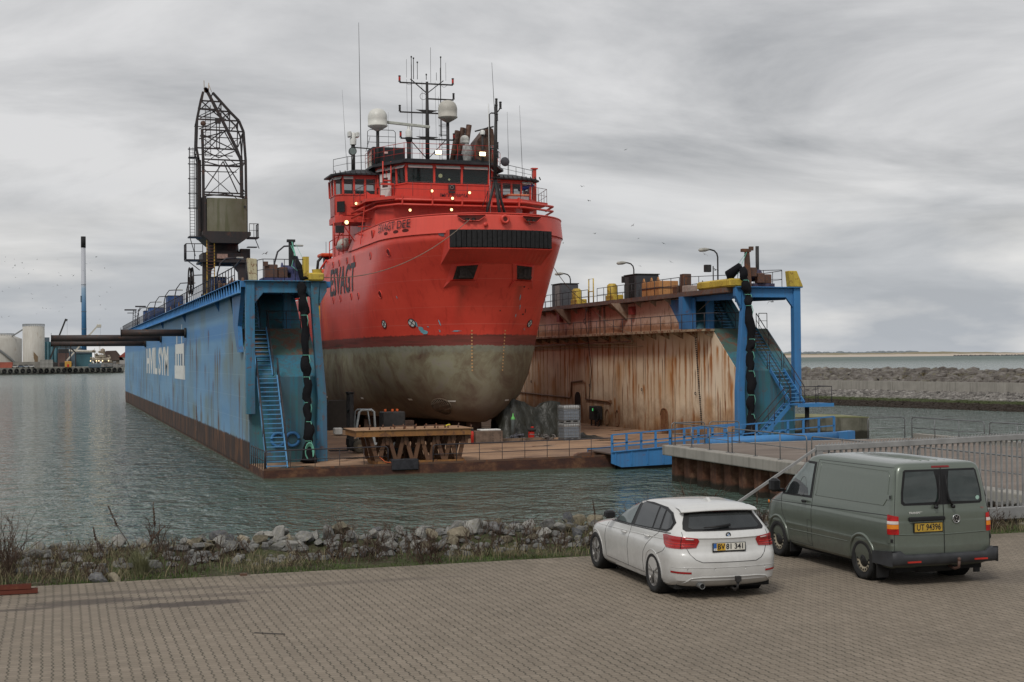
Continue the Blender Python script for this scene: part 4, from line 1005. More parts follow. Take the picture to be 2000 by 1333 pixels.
# ================================================================== the red ship
def HP(v, z, side, off=0):       # point on the hull, offset outwards in plan
    h = hb(v, z); h2 = hb(v+.05, z); n = Vector((.05, -(h2-h))).normalized()
    return (HC+side*(h+off*n.x), v+off*n.y, z)
def HQ(x, z, off=0):             # point on the bow given the distance from the centre line
    B, v0, L_, q = hprm(z); a = min(.999, abs(x)/B); t = 1-sqrt(max(0, 1-a**(1/q)))
    return (HC+x, v0+L_*t-off, z)
def make_hull_paint():
    t = NT('hull_paint'); w = t.world(); z = t.z()
    red = t.mix(t.ramp(t.noise(t.world((.3,.3,.6)), .8, 5), (.35, 0), (.65, 1)), (.72,.078,.050), (.61,.058,.038))
    s = t.ramp(t.noise(t.world((3,3,.16)), 1.0, 5, .6), (.54, 0), (.68, 1))
    red = t.mix(t.math('MULTIPLY', s, .28), red, (.30,.022,.016))
    sp = t.ramp(t.noise(w, 3.5, 7, .75), (.70, 0), (.715, 1)); red = t.mix(t.math('MULTIPLY', sp, .5), red, (.13,.03,.02))
    ba = t.ramp(t.noise(t.world((.15,.15,3)), 1.0, 6, .6), (.3, (.10,.030,.024)), (.5, (.22,.055,.045)), (.7, (.075,.042,.030)))
    gr = t.ramp(t.noise(t.world((.8,.8,.8)), .8, 7, .65, .5), (.27, (.115,.070,.050)), (.42, (.19,.16,.105)), (.55, (.265,.255,.170)), (.66, (.27,.25,.20)), (.78, (.23,.11,.085)))
    gr = t.mix(t.rng(t.math('ADD', z[2], t.math('MULTIPLY', t.math('SUBTRACT', t.noise(t.world((.3,.3,.3)), 1, 5), .5), 4)), 6.4, 2.2, 0, .85), gr, t.mix(t.noise(t.world((.6,.6,.6)), 1, 5), (.062,.032,.025), (.13,.080,.058)))
    top = t.rng(t.math('ADD', z[2], t.math('MULTIPLY', t.noise(w, 2.5, 5, .7), .9)), 6.9, 7.25)
    gr = t.mix(t.math('MULTIPLY', top, .8), gr, t.mix(t.noise(w, 3, 5), (.10,.105,.065), (.34,.345,.29)))
    scr = t.ramp(t.noise(t.world((2,2,7)), 1.4, 6, .75, 1), (.66, 0), (.70, 1)); gr = t.mix(t.math('MULTIPLY', scr, .4), gr, (.33,.33,.29))
    wv = t.math('MULTIPLY', t.math('SUBTRACT', t.noise(t.world((1,1,1)), 2.4, 7, .75), .5), .42)
    zl = t.math('ADD', z[2], wv)
    c = t.mix(t.rng(zl, 6.98, 7.04), gr, ba); c = t.mix(t.rng(zl, 7.70, 7.78), c, red)
    # weld seams
    for zz_, th in ((8.45, .018), (9.6, .010), (11.4, .012), (12.9, .010), (5.4, .008)):
        ln = t.math('LESS_THAN', t.math('ABSOLUTE', t.math('SUBTRACT', z[2], zz_)), th); c = t.mix(t.math('MULTIPLY', ln, .35), c, (.72,.25,.2) if zz_ > 8 else (.2,.19,.17))
    # rust runs under the anchor pockets
    for ux in (15.35, 19.3):
        dx = t.math('ABSOLUTE', t.math('SUBTRACT', z[0], t.math('ADD', ux, t.math('MULTIPLY', t.noise(w, 2, 3), .25))))
        k = t.math('MULTIPLY', t.math('MULTIPLY', t.rng(dx, .42, .05), t.rng(z[2], 8.0, 11.4)), t.math('LESS_THAN', z[2], 11.6))
        c = t.mix(t.math('MULTIPLY', t.math('MULTIPLY', k, t.math('LESS_THAN', z[1], 19)), .55), c, (.10,.045,.03))
    t.bump(t.math('ADD', t.math('ADD', t.math('MULTIPLY', t.math('PINGPONG', z[1], .35), .10), t.math('MULTIPLY', t.noise(t.world((.7,.7,.7)), 1, 2), .6)), t.math('MULTIPLY', t.noise(w, 7, 4), .05)), .28, .1)
    under = t.rng(z[2], 7.0, 7.7)
    return t.done(c, t.rng(under, 0, 1, .7, .36), 0, .35)
hullp = make_hull_paint()
red = worn('ship_red', (.68,.075,.052), rust=(.16,.03,.02), amount=.08, streak=.22, col2=(.60,.060,.042), rough=.42, bump=.05)
shp = thing('supply_ship', 'large red supply ship standing bow first on blocks inside the floating dock', 'ship', (HC, 35, 1.8))
ncol = 34
def columns(z):
    B, v0, L_, q = hprm(z); ve = 60 - (14.4-z)*.25 if z <= 11.5 else 46.0-(z-11.5)*1.25
    out = []
    for i in range(ncol+1):
        f = i/ncol
        if f < .7: out.append(v0 + L_*(1-cos(f/.7*pi/2)))
        else: out.append(v0+L_+(ve-v0-L_)*(f-.7)/.3)
    return out
ZL = [1.8,1.88,2.0,2.15,2.4,2.7,3.1,3.6,4.3,5.0,5.8,6.5,7.2,8.0,9,10,11,11.5,12,12.7,13.3,13.8,14.3]
rows = []
for z_ in ZL:
    cs = columns(z_); rows.append([HP(v, z_, -1) for v in cs[::-1]] + [HP(v, z_, 1) for v in cs[1:]])
m = MB().grid(rows, True)
n = len(rows[0])
m.add(rows[0], [tuple(range(n))]); m.add(rows[-1], [tuple(range(n))])
# transom
m.add([rows[i][0] for i in range(len(ZL))] + [rows[i][-1] for i in range(len(ZL))], [(i, i+1, len(ZL)+i+1, len(ZL)+i) for i in range(len(ZL)-1)])
hull = part(m, 'hull', hullp, shp)
# skeg / bilge fin at the far left below the hull
part(MB().prism([(43,2.0),(58,2.0),(58,.95),(47,1.2),(44.5,1.7)], HC-3.3, HC-2.9, 'x').prism([(43,2.0),(58,2.0),(58,.95),(47,1.2),(44.5,1.7)], HC+2.9, HC+3.3, 'x'), 'keel_fin', hullp, hull)
# bulwark
red_skylit = worn('bulwark_red_skylit', (.84,.115,.085), rust=(.3,.06,.04), amount=.06, streak=.18, col2=(.78,.10,.072), rough=.42, bump=.05)  # lighter than the hull red: sky light on this band put into its colour
bz = [14.3, 14.6, 15.0, 15.35, 15.52]; rows = []; rin = []
def bw_cols(z): 
    ve = 33.2-(z-14.3)*1.1; B, v0, L_, q = hprm(z); return [v0 + L_*(1-cos(i/22*pi/2)) for i in range(23)] + [v0+L_+(ve-v0-L_)*i/6 for i in range(1, 7)]
for z_ in bz:
    cs = bw_cols(z_); f = (z_-14.3)*.12; f0 = .05
    rows.append([HP(v, z_, -1, f0-f) for v in cs[::-1]] + [HP(v, z_, 1, f0-f) for v in cs[1:]])
    rin.append([(HC+(p[0]-HC)*.975, p[1]+.14*(1 if p[1] < 20 else 0), z_) for p in rows[-1]])
m = MB().grid(rows + [rin[-1], rin[0]], True); bul = part(m, 'bulwark', red_skylit, shp)
m = MB(); m.tube(rows[-1], .05, 6); part(m, 'cap_rail', red, bul)
part(MB().add(rows[0], [tuple(range(len(rows[0])))]).xf(Matrix.Translation((0,0,.02))), 'forecastle_deck', paint('deck_red_brown', (.16,.04,.03), .7), shp)
# bow fender with black rubber blocks and the sloping box below
def arc_pts(z, off, n, x0=-3.55, x1=3.55): return [HQ(x0+(x1-x0)*i/n, z, off) for i in range(n+1)]
fr = lambda x, off, z: (HC+x, 14.42+.055*abs(x)**2.0*.9-off, z)
nx = 21; fb = MB(); rb_ = random.Random(2)
for i in range(nx):
    a, b = -3.45+6.9*i/nx+.02, -3.45+6.9*(i+1)/nx-.02; o = .42+rb_.uniform(-.02,.02)
    fb.add([fr(a,0,13.28),fr(b,0,13.28),fr(b,0,14.45),fr(a,0,14.45),fr(a,o,13.30),fr(b,o,13.30),fr(b,o,14.43),fr(a,o,14.43)], [(0,3,2,1),(4,5,6,7),(0,1,5,4),(1,2,6,5),(2,3,7,6),(3,0,4,7)])
fd = part(fb, 'bow_fender', M['black'], shp, bevel=.02)
K = [(-3.5+7.0*i/20) for i in range(21)]
def shelf(x):  # hull point or shelf, whichever lies further forward
    return x
rows_ = [[fr(x, .05, 14.46) for x in K], [fr(x, .05, 13.24) for x in K], [fr(x, .38, 13.26) for x in K], [fr(x, .36, 13.20) for x in K], [(HC+x*.99, max(HQ(x*.99, 12.35, .0)[1]-.12, fr(x, -1.0, 0)[1]*0+HQ(x*.99, 12.35, 0)[1]-.02), 12.35) for x in K]]
m = MB().grid(rows_, False)
for s_ in (0, -1): m.add([r_[s_] for r_ in rows_] + [HQ(K[s_], 12.6, -.2), HQ(K[s_], 14.4, -.2)], [tuple(range(7))])
part(m, 'fender_shelf', red, shp)
# anchor pockets
dk = paint('anchor_dark', (.045,.034,.030), .7, .2, .3, 6, .4); inr = paint('pocket_rust', (.10,.045,.032), .8)
for sx in (-1, 1):
    x0 = 2.0*sx
    def ap(dx, dz_, off): return HQ(x0+dx*sx, 11.75+dz_, off)
    m = MB(); fl = [(-.85,.62),(.75,.55),(.9,-.5),(-.62,-.5)]; 
    o_ = [ap(dx*1.15, dz_*1.15, .03) for dx, dz_ in fl]; i_ = [ap(dx*.8, dz_*.8, .24) for dx, dz_ in fl]
    m.add(o_+i_, [(0,1,5,4),(1,2,6,5),(2,3,7,6),(3,0,4,7)]); pk = part(m, 'anchor_pocket', red, shp)
    ins = [ap(dx*.78, dz_*.78, .245) for dx, dz_ in fl]; part(MB().add(ins, [(0,1,2,3)]), 'recess', dk, pk)
    a = MB(); c_ = Vector(ap(0, 0, .30)); a.bbox(c_.x-.42, c_.x+.42, c_.y-.04, c_.y+.10, c_.z-.30, c_.z+.32, .05); a.bbox(c_.x-.10, c_.x+.10, c_.y-.12, c_.y, c_.z-.28, c_.z+.25, .03); a.bbox(c_.x-.5, c_.x+.5, c_.y-.09, c_.y+.06, c_.z-.36, c_.z-.20, .03)
    part(a, 'anchor', dk, pk)
    lip = MB(); lip.add([ap(-.75,-.55,.04), ap(1.02,-.55,.04), ap(1.15,-.95,.05), ap(-.95,-.95,.05), ap(-.6,-.5,.28), ap(.85,-.5,.28)], [(4,5,1,0),(4,0,3),(5,2,1),(4,3,2,5)]); part(lip, 'chafing_lip', red, pk)
# fairlead openings in the bulwark
def hullpoly(pts, mat, name, off=.03, par=None, front=True, side=-1):
    P_ = [HQ(x, z_, off) if front else HP(x, z_, side, off) for x, z_ in pts]
    return part(MB().add(P_, [tuple(range(len(P_)))]), name, mat, par or bul)
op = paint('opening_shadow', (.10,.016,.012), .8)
for sx in (-1, 1):
    c0 = -2.1*sx*-1 if sx > 0 else -2.1
    c0 = 2.05*sx; hw = .85 if sx < 0 else .72
    pts = [(c0-hw, 15.40), (c0+hw, 15.40), (c0+hw, 15.30), (c0+hw*.55, 15.02), (c0-hw*.55, 15.02), (c0-hw, 15.30)]
    o_ = hullpoly(pts, op, 'mooring_opening', .10)
    rim = MB(); q_ = [HQ(x, z_, .12) for x, z_ in pts]; rim.tube(q_+[q_[0]], .035, 6); part(rim, 'rim', red, o_)
    rl = MB()
    for dx in (-.28, .12): p = HQ(c0+dx, 15.05, .16); rl.lathe((p[0], p[1], p[2]), [(.13,0),(.09,.05),(.13,.14)], 10)
    part(rl, 'roller', dk, o_)
m = MB(); p = HQ(.12, 15.13, .12); m.torus(p, .22, .10, 'y', 20, 8); o_ = part(m, 'panama_ring', red, bul); part(MB().lathe(p, [(.0,-.06),(.17,-.06)], 16, 'y'), 'opening', op, o_)
m = MB(); p = HQ(-1.15, 14.78, .06); m.lathe(p, [(.15,0),(.15,-.03),(0,-.03)], 16, 'y'); part(m, 'cover_plate', red, bul)
for v in (21.0, 19.5, 18.4):
    w_ = .34; pts = [(v+w_*cos(a), 14.66+.11*sin(a)) for a in [i*pi/8 for i in range(16)]]; hullpoly(pts, op, 'freeing_port', .03, bul, False)
m = MB(); c_ = HP(24.6, 14.95, -1, .03); m.torus((c_[0], c_[1], c_[2]), .26, .06, 'x', 18, 6); o_ = part(m, 'mooring_eye', red, bul); part(MB().lathe((c_[0]-.03, c_[1], c_[2]), [(0,0),(.24,0)], 16, 'x'), 'opening', op, o_)
# lettering
def hull_text(txt, v_left, v_right, z0, z1, mat, name, off=.035, side=-1, front=False, bold=.02, slant=0):
    t_ = text_mb(txt, 1, bold=bold); xs = [p[0] for p in t_.v]; ys = [p[1] for p in t_.v]; a, b, c, d = min(xs), max(xs), min(ys), max(ys)
    bm = bmesh.new(); vs = [bm.verts.new(p) for p in t_.v]
    for f in t_.f: 
        try: bm.faces.new([vs[i] for i in f])
        except ValueError: pass
    for i in range(1, 24):
        x = a+(b-a)*i/24; bmesh.ops.bisect_plane(bm, geom=bm.verts[:]+bm.edges[:]+bm.faces[:], plane_co=(x,0,0), plane_no=(1,0,0))
    for i in range(1, 4):
        y = c+(d-c)*i/4; bmesh.ops.bisect_plane(bm, geom=bm.verts[:]+bm.edges[:]+bm.faces[:], plane_co=(0,y,0), plane_no=(0,1,0))
    bm.verts.index_update(); o_ = MB()
    def mp(p):
        f = (p.x-a)/(b-a); g = (p.y-c)/(d-c); z_ = z0+(z1-z0)*g; k = v_left+(v_right-v_left)*(f+slant*g)
        return HQ(k, z_, off) if front else HP(k, z_, side, off)
    o_.add([mp(v.co) for v in bm.verts], [[v.index for v in f.verts] for f in bm.faces]); bm.free()
    return part(o_, name, mat, hull)
blk = paint('letter_black', (.022,.022,.026), .5)
hull_text('ESVAGT', 40.2, 30.4, 11.2, 13.4, blk, 'company_lettering', bold=.018)
hull_text('ESVAGT DEE', 22.7, 17.9, 14.84, 15.38, blk, 'ship_name', off=.05, bold=.003, slant=.02)
whm = M['white']
# draught marks, bow thruster symbols, portholes, anodes, scrapes
m = MB()
for k in range(13):
    z_ = 5.3+k*.22
    for x_ in (-1.13, 1.08):
        xx = x_+(.08 if x_ > 0 else -.06)*(z_-6.5)*.6; m.add([HQ(xx-.045, z_, .03), HQ(xx+.045, z_, .03), HQ(xx+.045, z_+.09, .03), HQ(xx-.045, z_+.09, .03)], [(0,1,2,3)])
part(m, 'draught_marks', paint('ochre_marks', (.62,.36,.16), .6), hull)
def symbol(v, z_, side, r_=.26):
    c_ = Vector(HP(v, z_, side, .03)); m = MB(); ring = [HP(v+r_*1.0*cos(a)*1.15, z_+r_*sin(a), side, .03) for a in [i*pi/10 for i in range(20)]]
    o_ = part(MB().add(ring, [tuple(range(20))]), 'thruster_symbol', whm, hull)
    m.tube([HP(v+r_*1.15*cos(a), z_+r_*sin(a), side, .035) for a in [i*pi/10 for i in range(21)]], .028, 4)
    for a in (pi/4, 3*pi/4): m.tube([HP(v+r_*1.1*cos(a), z_+r_*sin(a), side, .045), HP(v-r_*1.1*cos(a), z_-r_*sin(a), side, .045)], .022, 4)
    part(m, 'cross', blk, o_)
symbol(24.05, 8.6, -1); symbol(20.9, 8.6, -1, .27); symbol(19.3, 8.5, 1, .24)
phm = paint('porthole_recess', (.15,.012,.010), .35)
for v, z_ in ((21.0,13.37),(25.2,13.45),(31.0,13.63),(33.7,13.67),(36.8,13.7),(39.4,13.73),(23.7,10.65),(29.3,10.78),(31.9,10.85),(36.1,10.88),(39.1,10.88)):
    r_ = .24; ring = [HP(v+r_*cos(a), z_+r_*sin(a)*1.05, -1, .015) for a in [i*pi/9 for i in range(18)]]
    o_ = part(MB().add(ring, [tuple(range(18))]), 'porthole', phm, hull); part(MB().tube(ring+[ring[0]], .03, 5), 'rim', red, o_)
m = MB()
for v, z_ in ((45.8,3.0),(33.0,3.2),(23.9,3.3)):
    p = HP(v, z_, -1, .04); m.add([HP(v-.28, z_-.06, -1, .06), HP(v+.28, z_-.06, -1, .06), HP(v+.28, z_+.06, -1, .06), HP(v-.28, z_+.06, -1, .06)], [(0,1,2,3)])
for x_, z_ in ((-2.1,3.26),(1.62,3.28)): m.add([HQ(x_-.2, z_-.05, .06), HQ(x_+.2, z_-.05, .06), HQ(x_+.2, z_+.05, .06), HQ(x_-.2, z_+.05, .06)], [(0,1,2,3)])
part(m, 'anodes', M['white'], hull)
lb = paint('blue_scrape', (.18,.42,.50), .5); rs = random.Random(8); m = MB()
def scrape(v, z_, w_, h_, n_=9, front=False):
    pts = [(v+w_*cos(a)*rs.uniform(.4,1.1), z_+h_*sin(a)*rs.uniform(.4,1.1)) for a in [i*2*pi/n_ for i in range(n_)]]
    m.add([(HQ(x, zz_, .02) if front else HP(x, zz_, -1, .02)) for x, zz_ in pts], [tuple(range(n_))])
for a in ((20.35,8.15,.28,.32),(20.15,7.95,.42,.18),(20.55,8.5,.12,.22),(18.9,8.55,.06,.22),(19.1,8.0,.06,.12),(18.3,7.98,.24,.05),(21.6,10.35,.05,.14),(19.75,8.3,.1,.05)): scrape(*a)
for a in ((2.2,9.6,.05,.2),(2.1,10.2,.05,.22),(1.9,9.0,.04,.15),(2.9,8.1,.05,.1)): scrape(*a, front=True)
part(m, 'paint_scrapes', lb, hull)
m = MB(); rs = random.Random(9)
for a in ((15.9,14.2,.22,.2),): scrape(*a)
part(m, 'bare_patch', paint('bare_grey', (.22,.23,.26), .5), hull)
m = MB(); rs = random.Random(10)
for a in ((2.55,9.1,.12,.07),(2.3,10.9,.10,.06),(2.7,10.8,.06,.05),(2.75,9.35,.05,.2),(-.6,12.95,.2,.05),(-1.7,12.95,.12,.06),(1.4,12.9,.15,.04),(.6,9.3,.06,.05)): scrape(*a, front=True)
part(m, 'dark_scrapes', dk, hull)
# bow thruster tunnel with grating
vc, zc = 20.9, 2.85; ring = [HP(vc+1.05*cos(a), zc+.52*sin(a)+.25*cos(a)*-.9, -1, .02) for a in [i*pi/14 for i in range(28)]]
o_ = part(MB().add(ring, [tuple(range(28))]), 'bow_thruster_tunnel', paint('tunnel_dark', (.022,.018,.014), .9), hull)
m = MB(); m.tube(ring+[ring[0]], .04, 5)
for k in range(-5, 6):
    f = k/6; h_ = sqrt(1-f*f)
    m.tube([HP(vc+1.05*f, zc+.52*g*h_-.225*f, -1, .06) for g in (-.95, 0, .95)], .022, 4)
for g in (-.5, 0, .5):
    h_ = sqrt(1-g*g); m.tube([HP(vc+1.05*f*h_, zc+.52*g-.225*f*h_, -1, .07) for f in (-.95, -.4, .2, .95)], .018, 4)
part(m, 'grating', hullp, o_)

# ---- superstructure
glz = NT('bridge_glass'); glz.b.inputs['Alpha'].default_value = .42; glz = glz.done((.03,.045,.045), .05, 0, .8)
blackroof = paint('black_roof', (.030,.031,.035), .5, 0, .25, 1)
grey_int = paint('bridge_interior', (.05,.045,.04), .8)
def poly_block(pts, z0, z1, mat, name, par, top_scale=None): return part(MB().prism(pts, z0, z1), name, mat, par)
hs = poly_block([(11.9,27.3),(12.9,25.8),(22.1,25.8),(23.1,27.3),(23.1,44),(11.9,44)], 14.32, 17.5, red, 'deckhouse', shp)
slab = poly_block([(11.2,27.2),(12.7,24.9),(22.3,24.9),(25.0,27.0),(25.4,36),(10.4,36),(10.4,31.4),(11.2,30.4)], 17.5, 17.72, red, 'bridge_deck', shp)
m = MB()
for z_, r_ in ((17.45, .09), (17.10, .08)):
    m.tube([(10.8,30.3,z_-.5),(11.3,28.8,z_-.25),(11.9,26.6,z_),(13.0,24.75,z_),(22.4,24.75,z_),(25.4,27.0,z_),(25.9,30,z_)], r_, 8)
for u in (13.3, 15.5, 17.7, 19.9, 22): m.box(u-.05, u+.05, 24.66, 24.9, 17.1, 17.8)
part(m, 'fire_pipes', red, slab)
m = MB(); railing(m, [(10.8,29.6,17.5),(11.3,27.4,17.72),(12.8,25.0,17.72),(22.2,25.0,17.72),(25.0,27.2,17.72),(25.5,30.5,17.72)], 1.05, 1.3, .018, (.5,)); part(m, 'bridge_rail', paint('thin_rail', (.12,.05,.05), .5), slab)
WH = [(12.9,31.6),(12.9,30.4),(14.25,27.2),(20.4,27.2),(21.9,30.4),(21.9,31.6)]
def storey(par, pts, z0, zs, zh, z1, lean, n_per, skip=(), cover=()):
    """wall ring z0..zs, window band zs..zh with posts and panes, head zh..z1; lean pushes the top outwards"""
    cx_ = sum(p[0] for p in pts)/len(pts); cy_ = sum(p[1] for p in pts)/len(pts)
    def at(p, z_): k = 1+lean*(z_-z0); return (cx_+(p[0]-cx_)*k, cy_+(p[1]-cy_)*k, z_)
    W_ = MB(); H_ = MB(); G = []; Cv = MB(); N_ = len(pts)
    for i in range(N_-1):
        a, b = pts[i], pts[i+1]
        for za, zb in ((z0, zs), (zh, z1)): W_.add([at(a,za),at(b,za),at(b,zb),at(a,zb)], [(0,1,2,3)])
        n_ = n_per[i]
        for k in range(n_+1):
            q_ = (a[0]+(b[0]-a[0])*k/n_, a[1]+(b[1]-a[1])*k/n_); H_.bar(at(q_, zs-.02), at(q_, zh+.02), .15, .13)
        H_.bar(at(a, zs), at(b, zs), .10, .08); H_.bar(at(a, zh), at(b, zh), .10, .08)
        for k in range(n_):
            if (i, k) in skip: continue
            e_ = .0; A = (a[0]+(b[0]-a[0])*(k+e_)/n_, a[1]+(b[1]-a[1])*(k+e_)/n_); B_ = (a[0]+(b[0]-a[0])*(k+1-e_)/n_, a[1]+(b[1]-a[1])*(k+1-e_)/n_)
            G.append([at(A,zs),at(B_,zs),at(B_,zh),at(A,zh)])
            if i in cover or (i, k) in cover:
                d = Vector((B_[1]-A[1], -(B_[0]-A[0]), 0)).normalized()*-.12
                if (Vector((A[0],A[1],0))-Vector((cx_,cy_,0))).dot(d) < 0: d = -d
                p1, p2 = Vector(at(A, zh-.02)), Vector(at(B_, zh-.02)); dd = (p2-p1)*.07; Cv.add([p1+dd+d*.3+Vector((0,0,.12)), p2-dd+d*.3+Vector((0,0,.12)), p2-dd+d*1.6-Vector((0,0,.06)), p1+dd+d*1.6-Vector((0,0,.06)), p1+dd+d*.3+Vector((0,0,.17)), p2-dd+d*.3+Vector((0,0,.17)), p2-dd+d*1.8+Vector((0,0,.0)), p1+dd+d*1.8+Vector((0,0,.0))], [(0,1,2,3),(4,5,6,7),(3,2,6,7),(0,3,7,4),(1,2,6,5)])
    w_ = part(W_, 'wheelhouse_wall', red, par)
    part(H_, 'window_frames', red, w_)
    for g_ in G: part(MB().add(g_, [(0,1,2,3)]), 'window', glz, w_)
    if Cv.v: part(Cv, 'sun_shields', M['white'], w_)
    return w_, at
wh_ = thing  # (kept short)
w1, at1 = storey(shp, WH, 17.72, 18.93, 20.12, 20.4, .012, [1, 3, 3, 3, 1], skip=((0,0),), cover=(1, 2, 3))
roof = poly_block([(12.3,33.8),(12.3,30.0),(13.85,26.65),(20.8,26.65),(22.5,30.0),(22.5,33.8)], 20.38, 20.55, blackroof, 'wheelhouse_roof', shp)
part(MB().prism([(12.8,33.5),(12.8,30.2),(14.2,27.1),(20.45,27.1),(22.0,30.2),(22.0,33.5)], 20.55, 20.72), 'roof_top', blackroof, roof)
# interiors: floor, back wall and consoles
m = MB(); m.box(13.2, 21.7, 33.2, 33.3, 17.75, 20.35); m.box(13.2, 21.7, 28.5, 33.2, 20.30, 20.34); part(m, 'bridge_bulkhead', grey_int, w1)
m = MB(); m.bbox(14.6, 20.0, 28.4, 29.1, 18.0, 19.05, .05); m.bbox(16.6,17.3,29.6,30.2,18,19.6,.1); m.bbox(18.8,19.4,29.6,30.2,18,19.5,.1); part(m, 'console', grey_int, w1)
m = MB(); m.lathe((17.2,28.8,19.75), [(.0,-.16),(.13,-.1),(.16,0),(.13,.1),(0,.16)], 12); m.lathe((17.9,28.9,19.5), [(.0,-.1),(.1,0),(0,.1)], 10); part(m, 'cabin_lamp', emit('dim_lamp', (.75,.75,.4), .35), w1)
# door
m = MB(); A, B_ = Vector((13.02,30.1,0)), Vector((13.55,28.87,0)); nrm = Vector((-(B_-A).y*-1, 0, 0)); dd = (B_-A).normalized(); nn = Vector((dd.y, -dd.x, 0)); nn = nn if nn.x < 0 else -nn
Q = [A+nn*.16, B_+nn*.16, B_+nn*.08, A+nn*.08]; m.prism([(p.x, p.y) for p in Q], 17.85, 19.85); dr = part(m, 'bridge_door', M['white'], w1)
wq = [A.lerp(B_, .25)+nn*.17, A.lerp(B_, .75)+nn*.17]; part(MB().add([(wq[0].x,wq[0].y,18.85),(wq[1].x,wq[1].y,18.85),(wq[1].x,wq[1].y,19.55),(wq[0].x,wq[0].y,19.55)], [(0,1,2,3)]), 'door_window', glass('door_glass', (.05,.03,.03)), dr)
# wings
for sx in (-1, 1):
    X = lambda d: HC+.12+sx*d
    pts = [(X(4.2),30.6),(X(7.3),31.0),(X(7.75),31.7),(X(7.75),33.8),(X(4.2),34.2)]
    if sx < 0: w_, a_ = storey(shp, pts, 16.9, 18.42, 19.62, 19.85, .020, [4, 1, 2, 4], cover=((0,3),(1,0),(2,0)))
    else: w_, a_ = storey(shp, pts, 16.9, 18.42, 19.62, 19.85, .020, [4, 1, 2, 4], cover=((0,3),(1,0)))
    rp = [(X(3.9),30.0),(X(7.6),30.4),(X(8.2),31.3),(X(8.2),34.1),(X(3.9),34.6)]
    o_ = part(MB().add([(p[0],p[1],19.84) for p in rp]+[(p[0],p[1],19.95) for p in rp]+[(X(4.2),31.6,20.42),(X(6.2),31.8,20.42),(X(6.4),32.2,20.42),(X(6.4),33.2,20.42),(X(4.2),33.4,20.42)], [(0,1,2,3,4),(10,11,12,13,14)]+[(i,(i+1)%5,5+(i+1)%5,5+i) for i in range(5)]+[(5+i,5+(i+1)%5,10+(i+1)%5,10+i) for i in range(5)]), 'wing_roof', blackroof, shp)
    m = MB()
    for i in range(10): f = i/9; m.bar((X(4.6+f*3.4), 30.05+f*.35, 19.9), (X(4.6+f*3.4), 30.3+f*.4, 20.12), .05, .09)
    part(m, 'roof_cleats', M['dark'], o_)
    part(MB().prism([(X(4.2),30.7),(X(7.5),31.1),(X(7.8),31.8),(X(7.8),33.7),(X(4.2),34.0)], 16.8, 16.95), 'wing_floor', red, w_)
    part(MB().prism([(X(4.2),30.4),(X(7.45),30.8),(X(7.85),31.5),(X(7.85),33.9),(X(4.2),34.0)], 16.35, 16.8), 'wing_base', red, w_)
    part(MB().box(min(X(4.4),X(7.0)), max(X(4.4),X(7.0)), 32.2, 32.8, 17.0, 18.9), 'wing_console', grey_int, w_)
    if sx < 0:
        m = MB(); m.tube([(9.6,31.2,16.4),(9.7,31.4,14.6)], .05, 6); m.tube([(10.3,31.2,16.4),(9.8,31.4,14.6)], .05, 6); m.tube([(9.6,31.3,15.4),(10.8,31.3,15.4)], .04, 6); m.tube([(10.8,31.2,16.4),(10.8,31.4,14.8)], .06, 6)
        m.bar((10.2,31,16.3),(11.6,31.4,14.4),.06); part(m, 'wing_struts', red, w_)
        m = MB(); m.bbox(9.7, 10.35, 30.9, 31.1, 15.55, 16.1, .03); part(m, 'floodlight_box', M['dark'], w_)
        m = MB(); m.prism([(9.85,31.15),(10.35,30.72),(10.38,30.80),(9.9,31.22)], 17.1, 17.9); part(m, 'louvre', M['black'], w_)
m = MB(); m.box(9.76, 9.82, 31.9, 33.3, 16.9, 18.3); part(m, 'pale_wing_panel', paint('pink_grey', (.48,.20,.19), .6), slab)
# red frame and steps left of the wheelhouse
m = MB(); m.prism([(11.4,17.3),(12.0,17.3),(12.0,18.2),(11.55,18.5)], 28.9, 29.0, 'y'); m.box(12.0, 13.0, 28.9, 29.0, 17.3, 18.2); m.bbox(11.2, 12.3, 28.6, 29.0, 17.55, 17.75, .03)
m.tube([(12.7,28.2,18.9),(12.7,28.2,20.6)], .05, 6); m.tube([(13.3,28.2,18.9),(13.3,28.2,20.6)], .05, 6); m.tube([(12.7,28.2,19.2),(13.3,28.2,19.2)], .05, 6); m.box(12.6,13.5,28.1,28.6,18.9,19.0)
for z_ in (15.2,15.8,16.4,17.0): m.box(10.9, 11.9, 28.5, 28.8, z_, z_+.06)
m.bar((11.0,28.3,14.5),(11.4,28.3,17.9),.06); m.bar((11.9,28.3,14.5),(12.2,28.3,17.6),.05)
part(m, 'ladder_frame', red, slab)
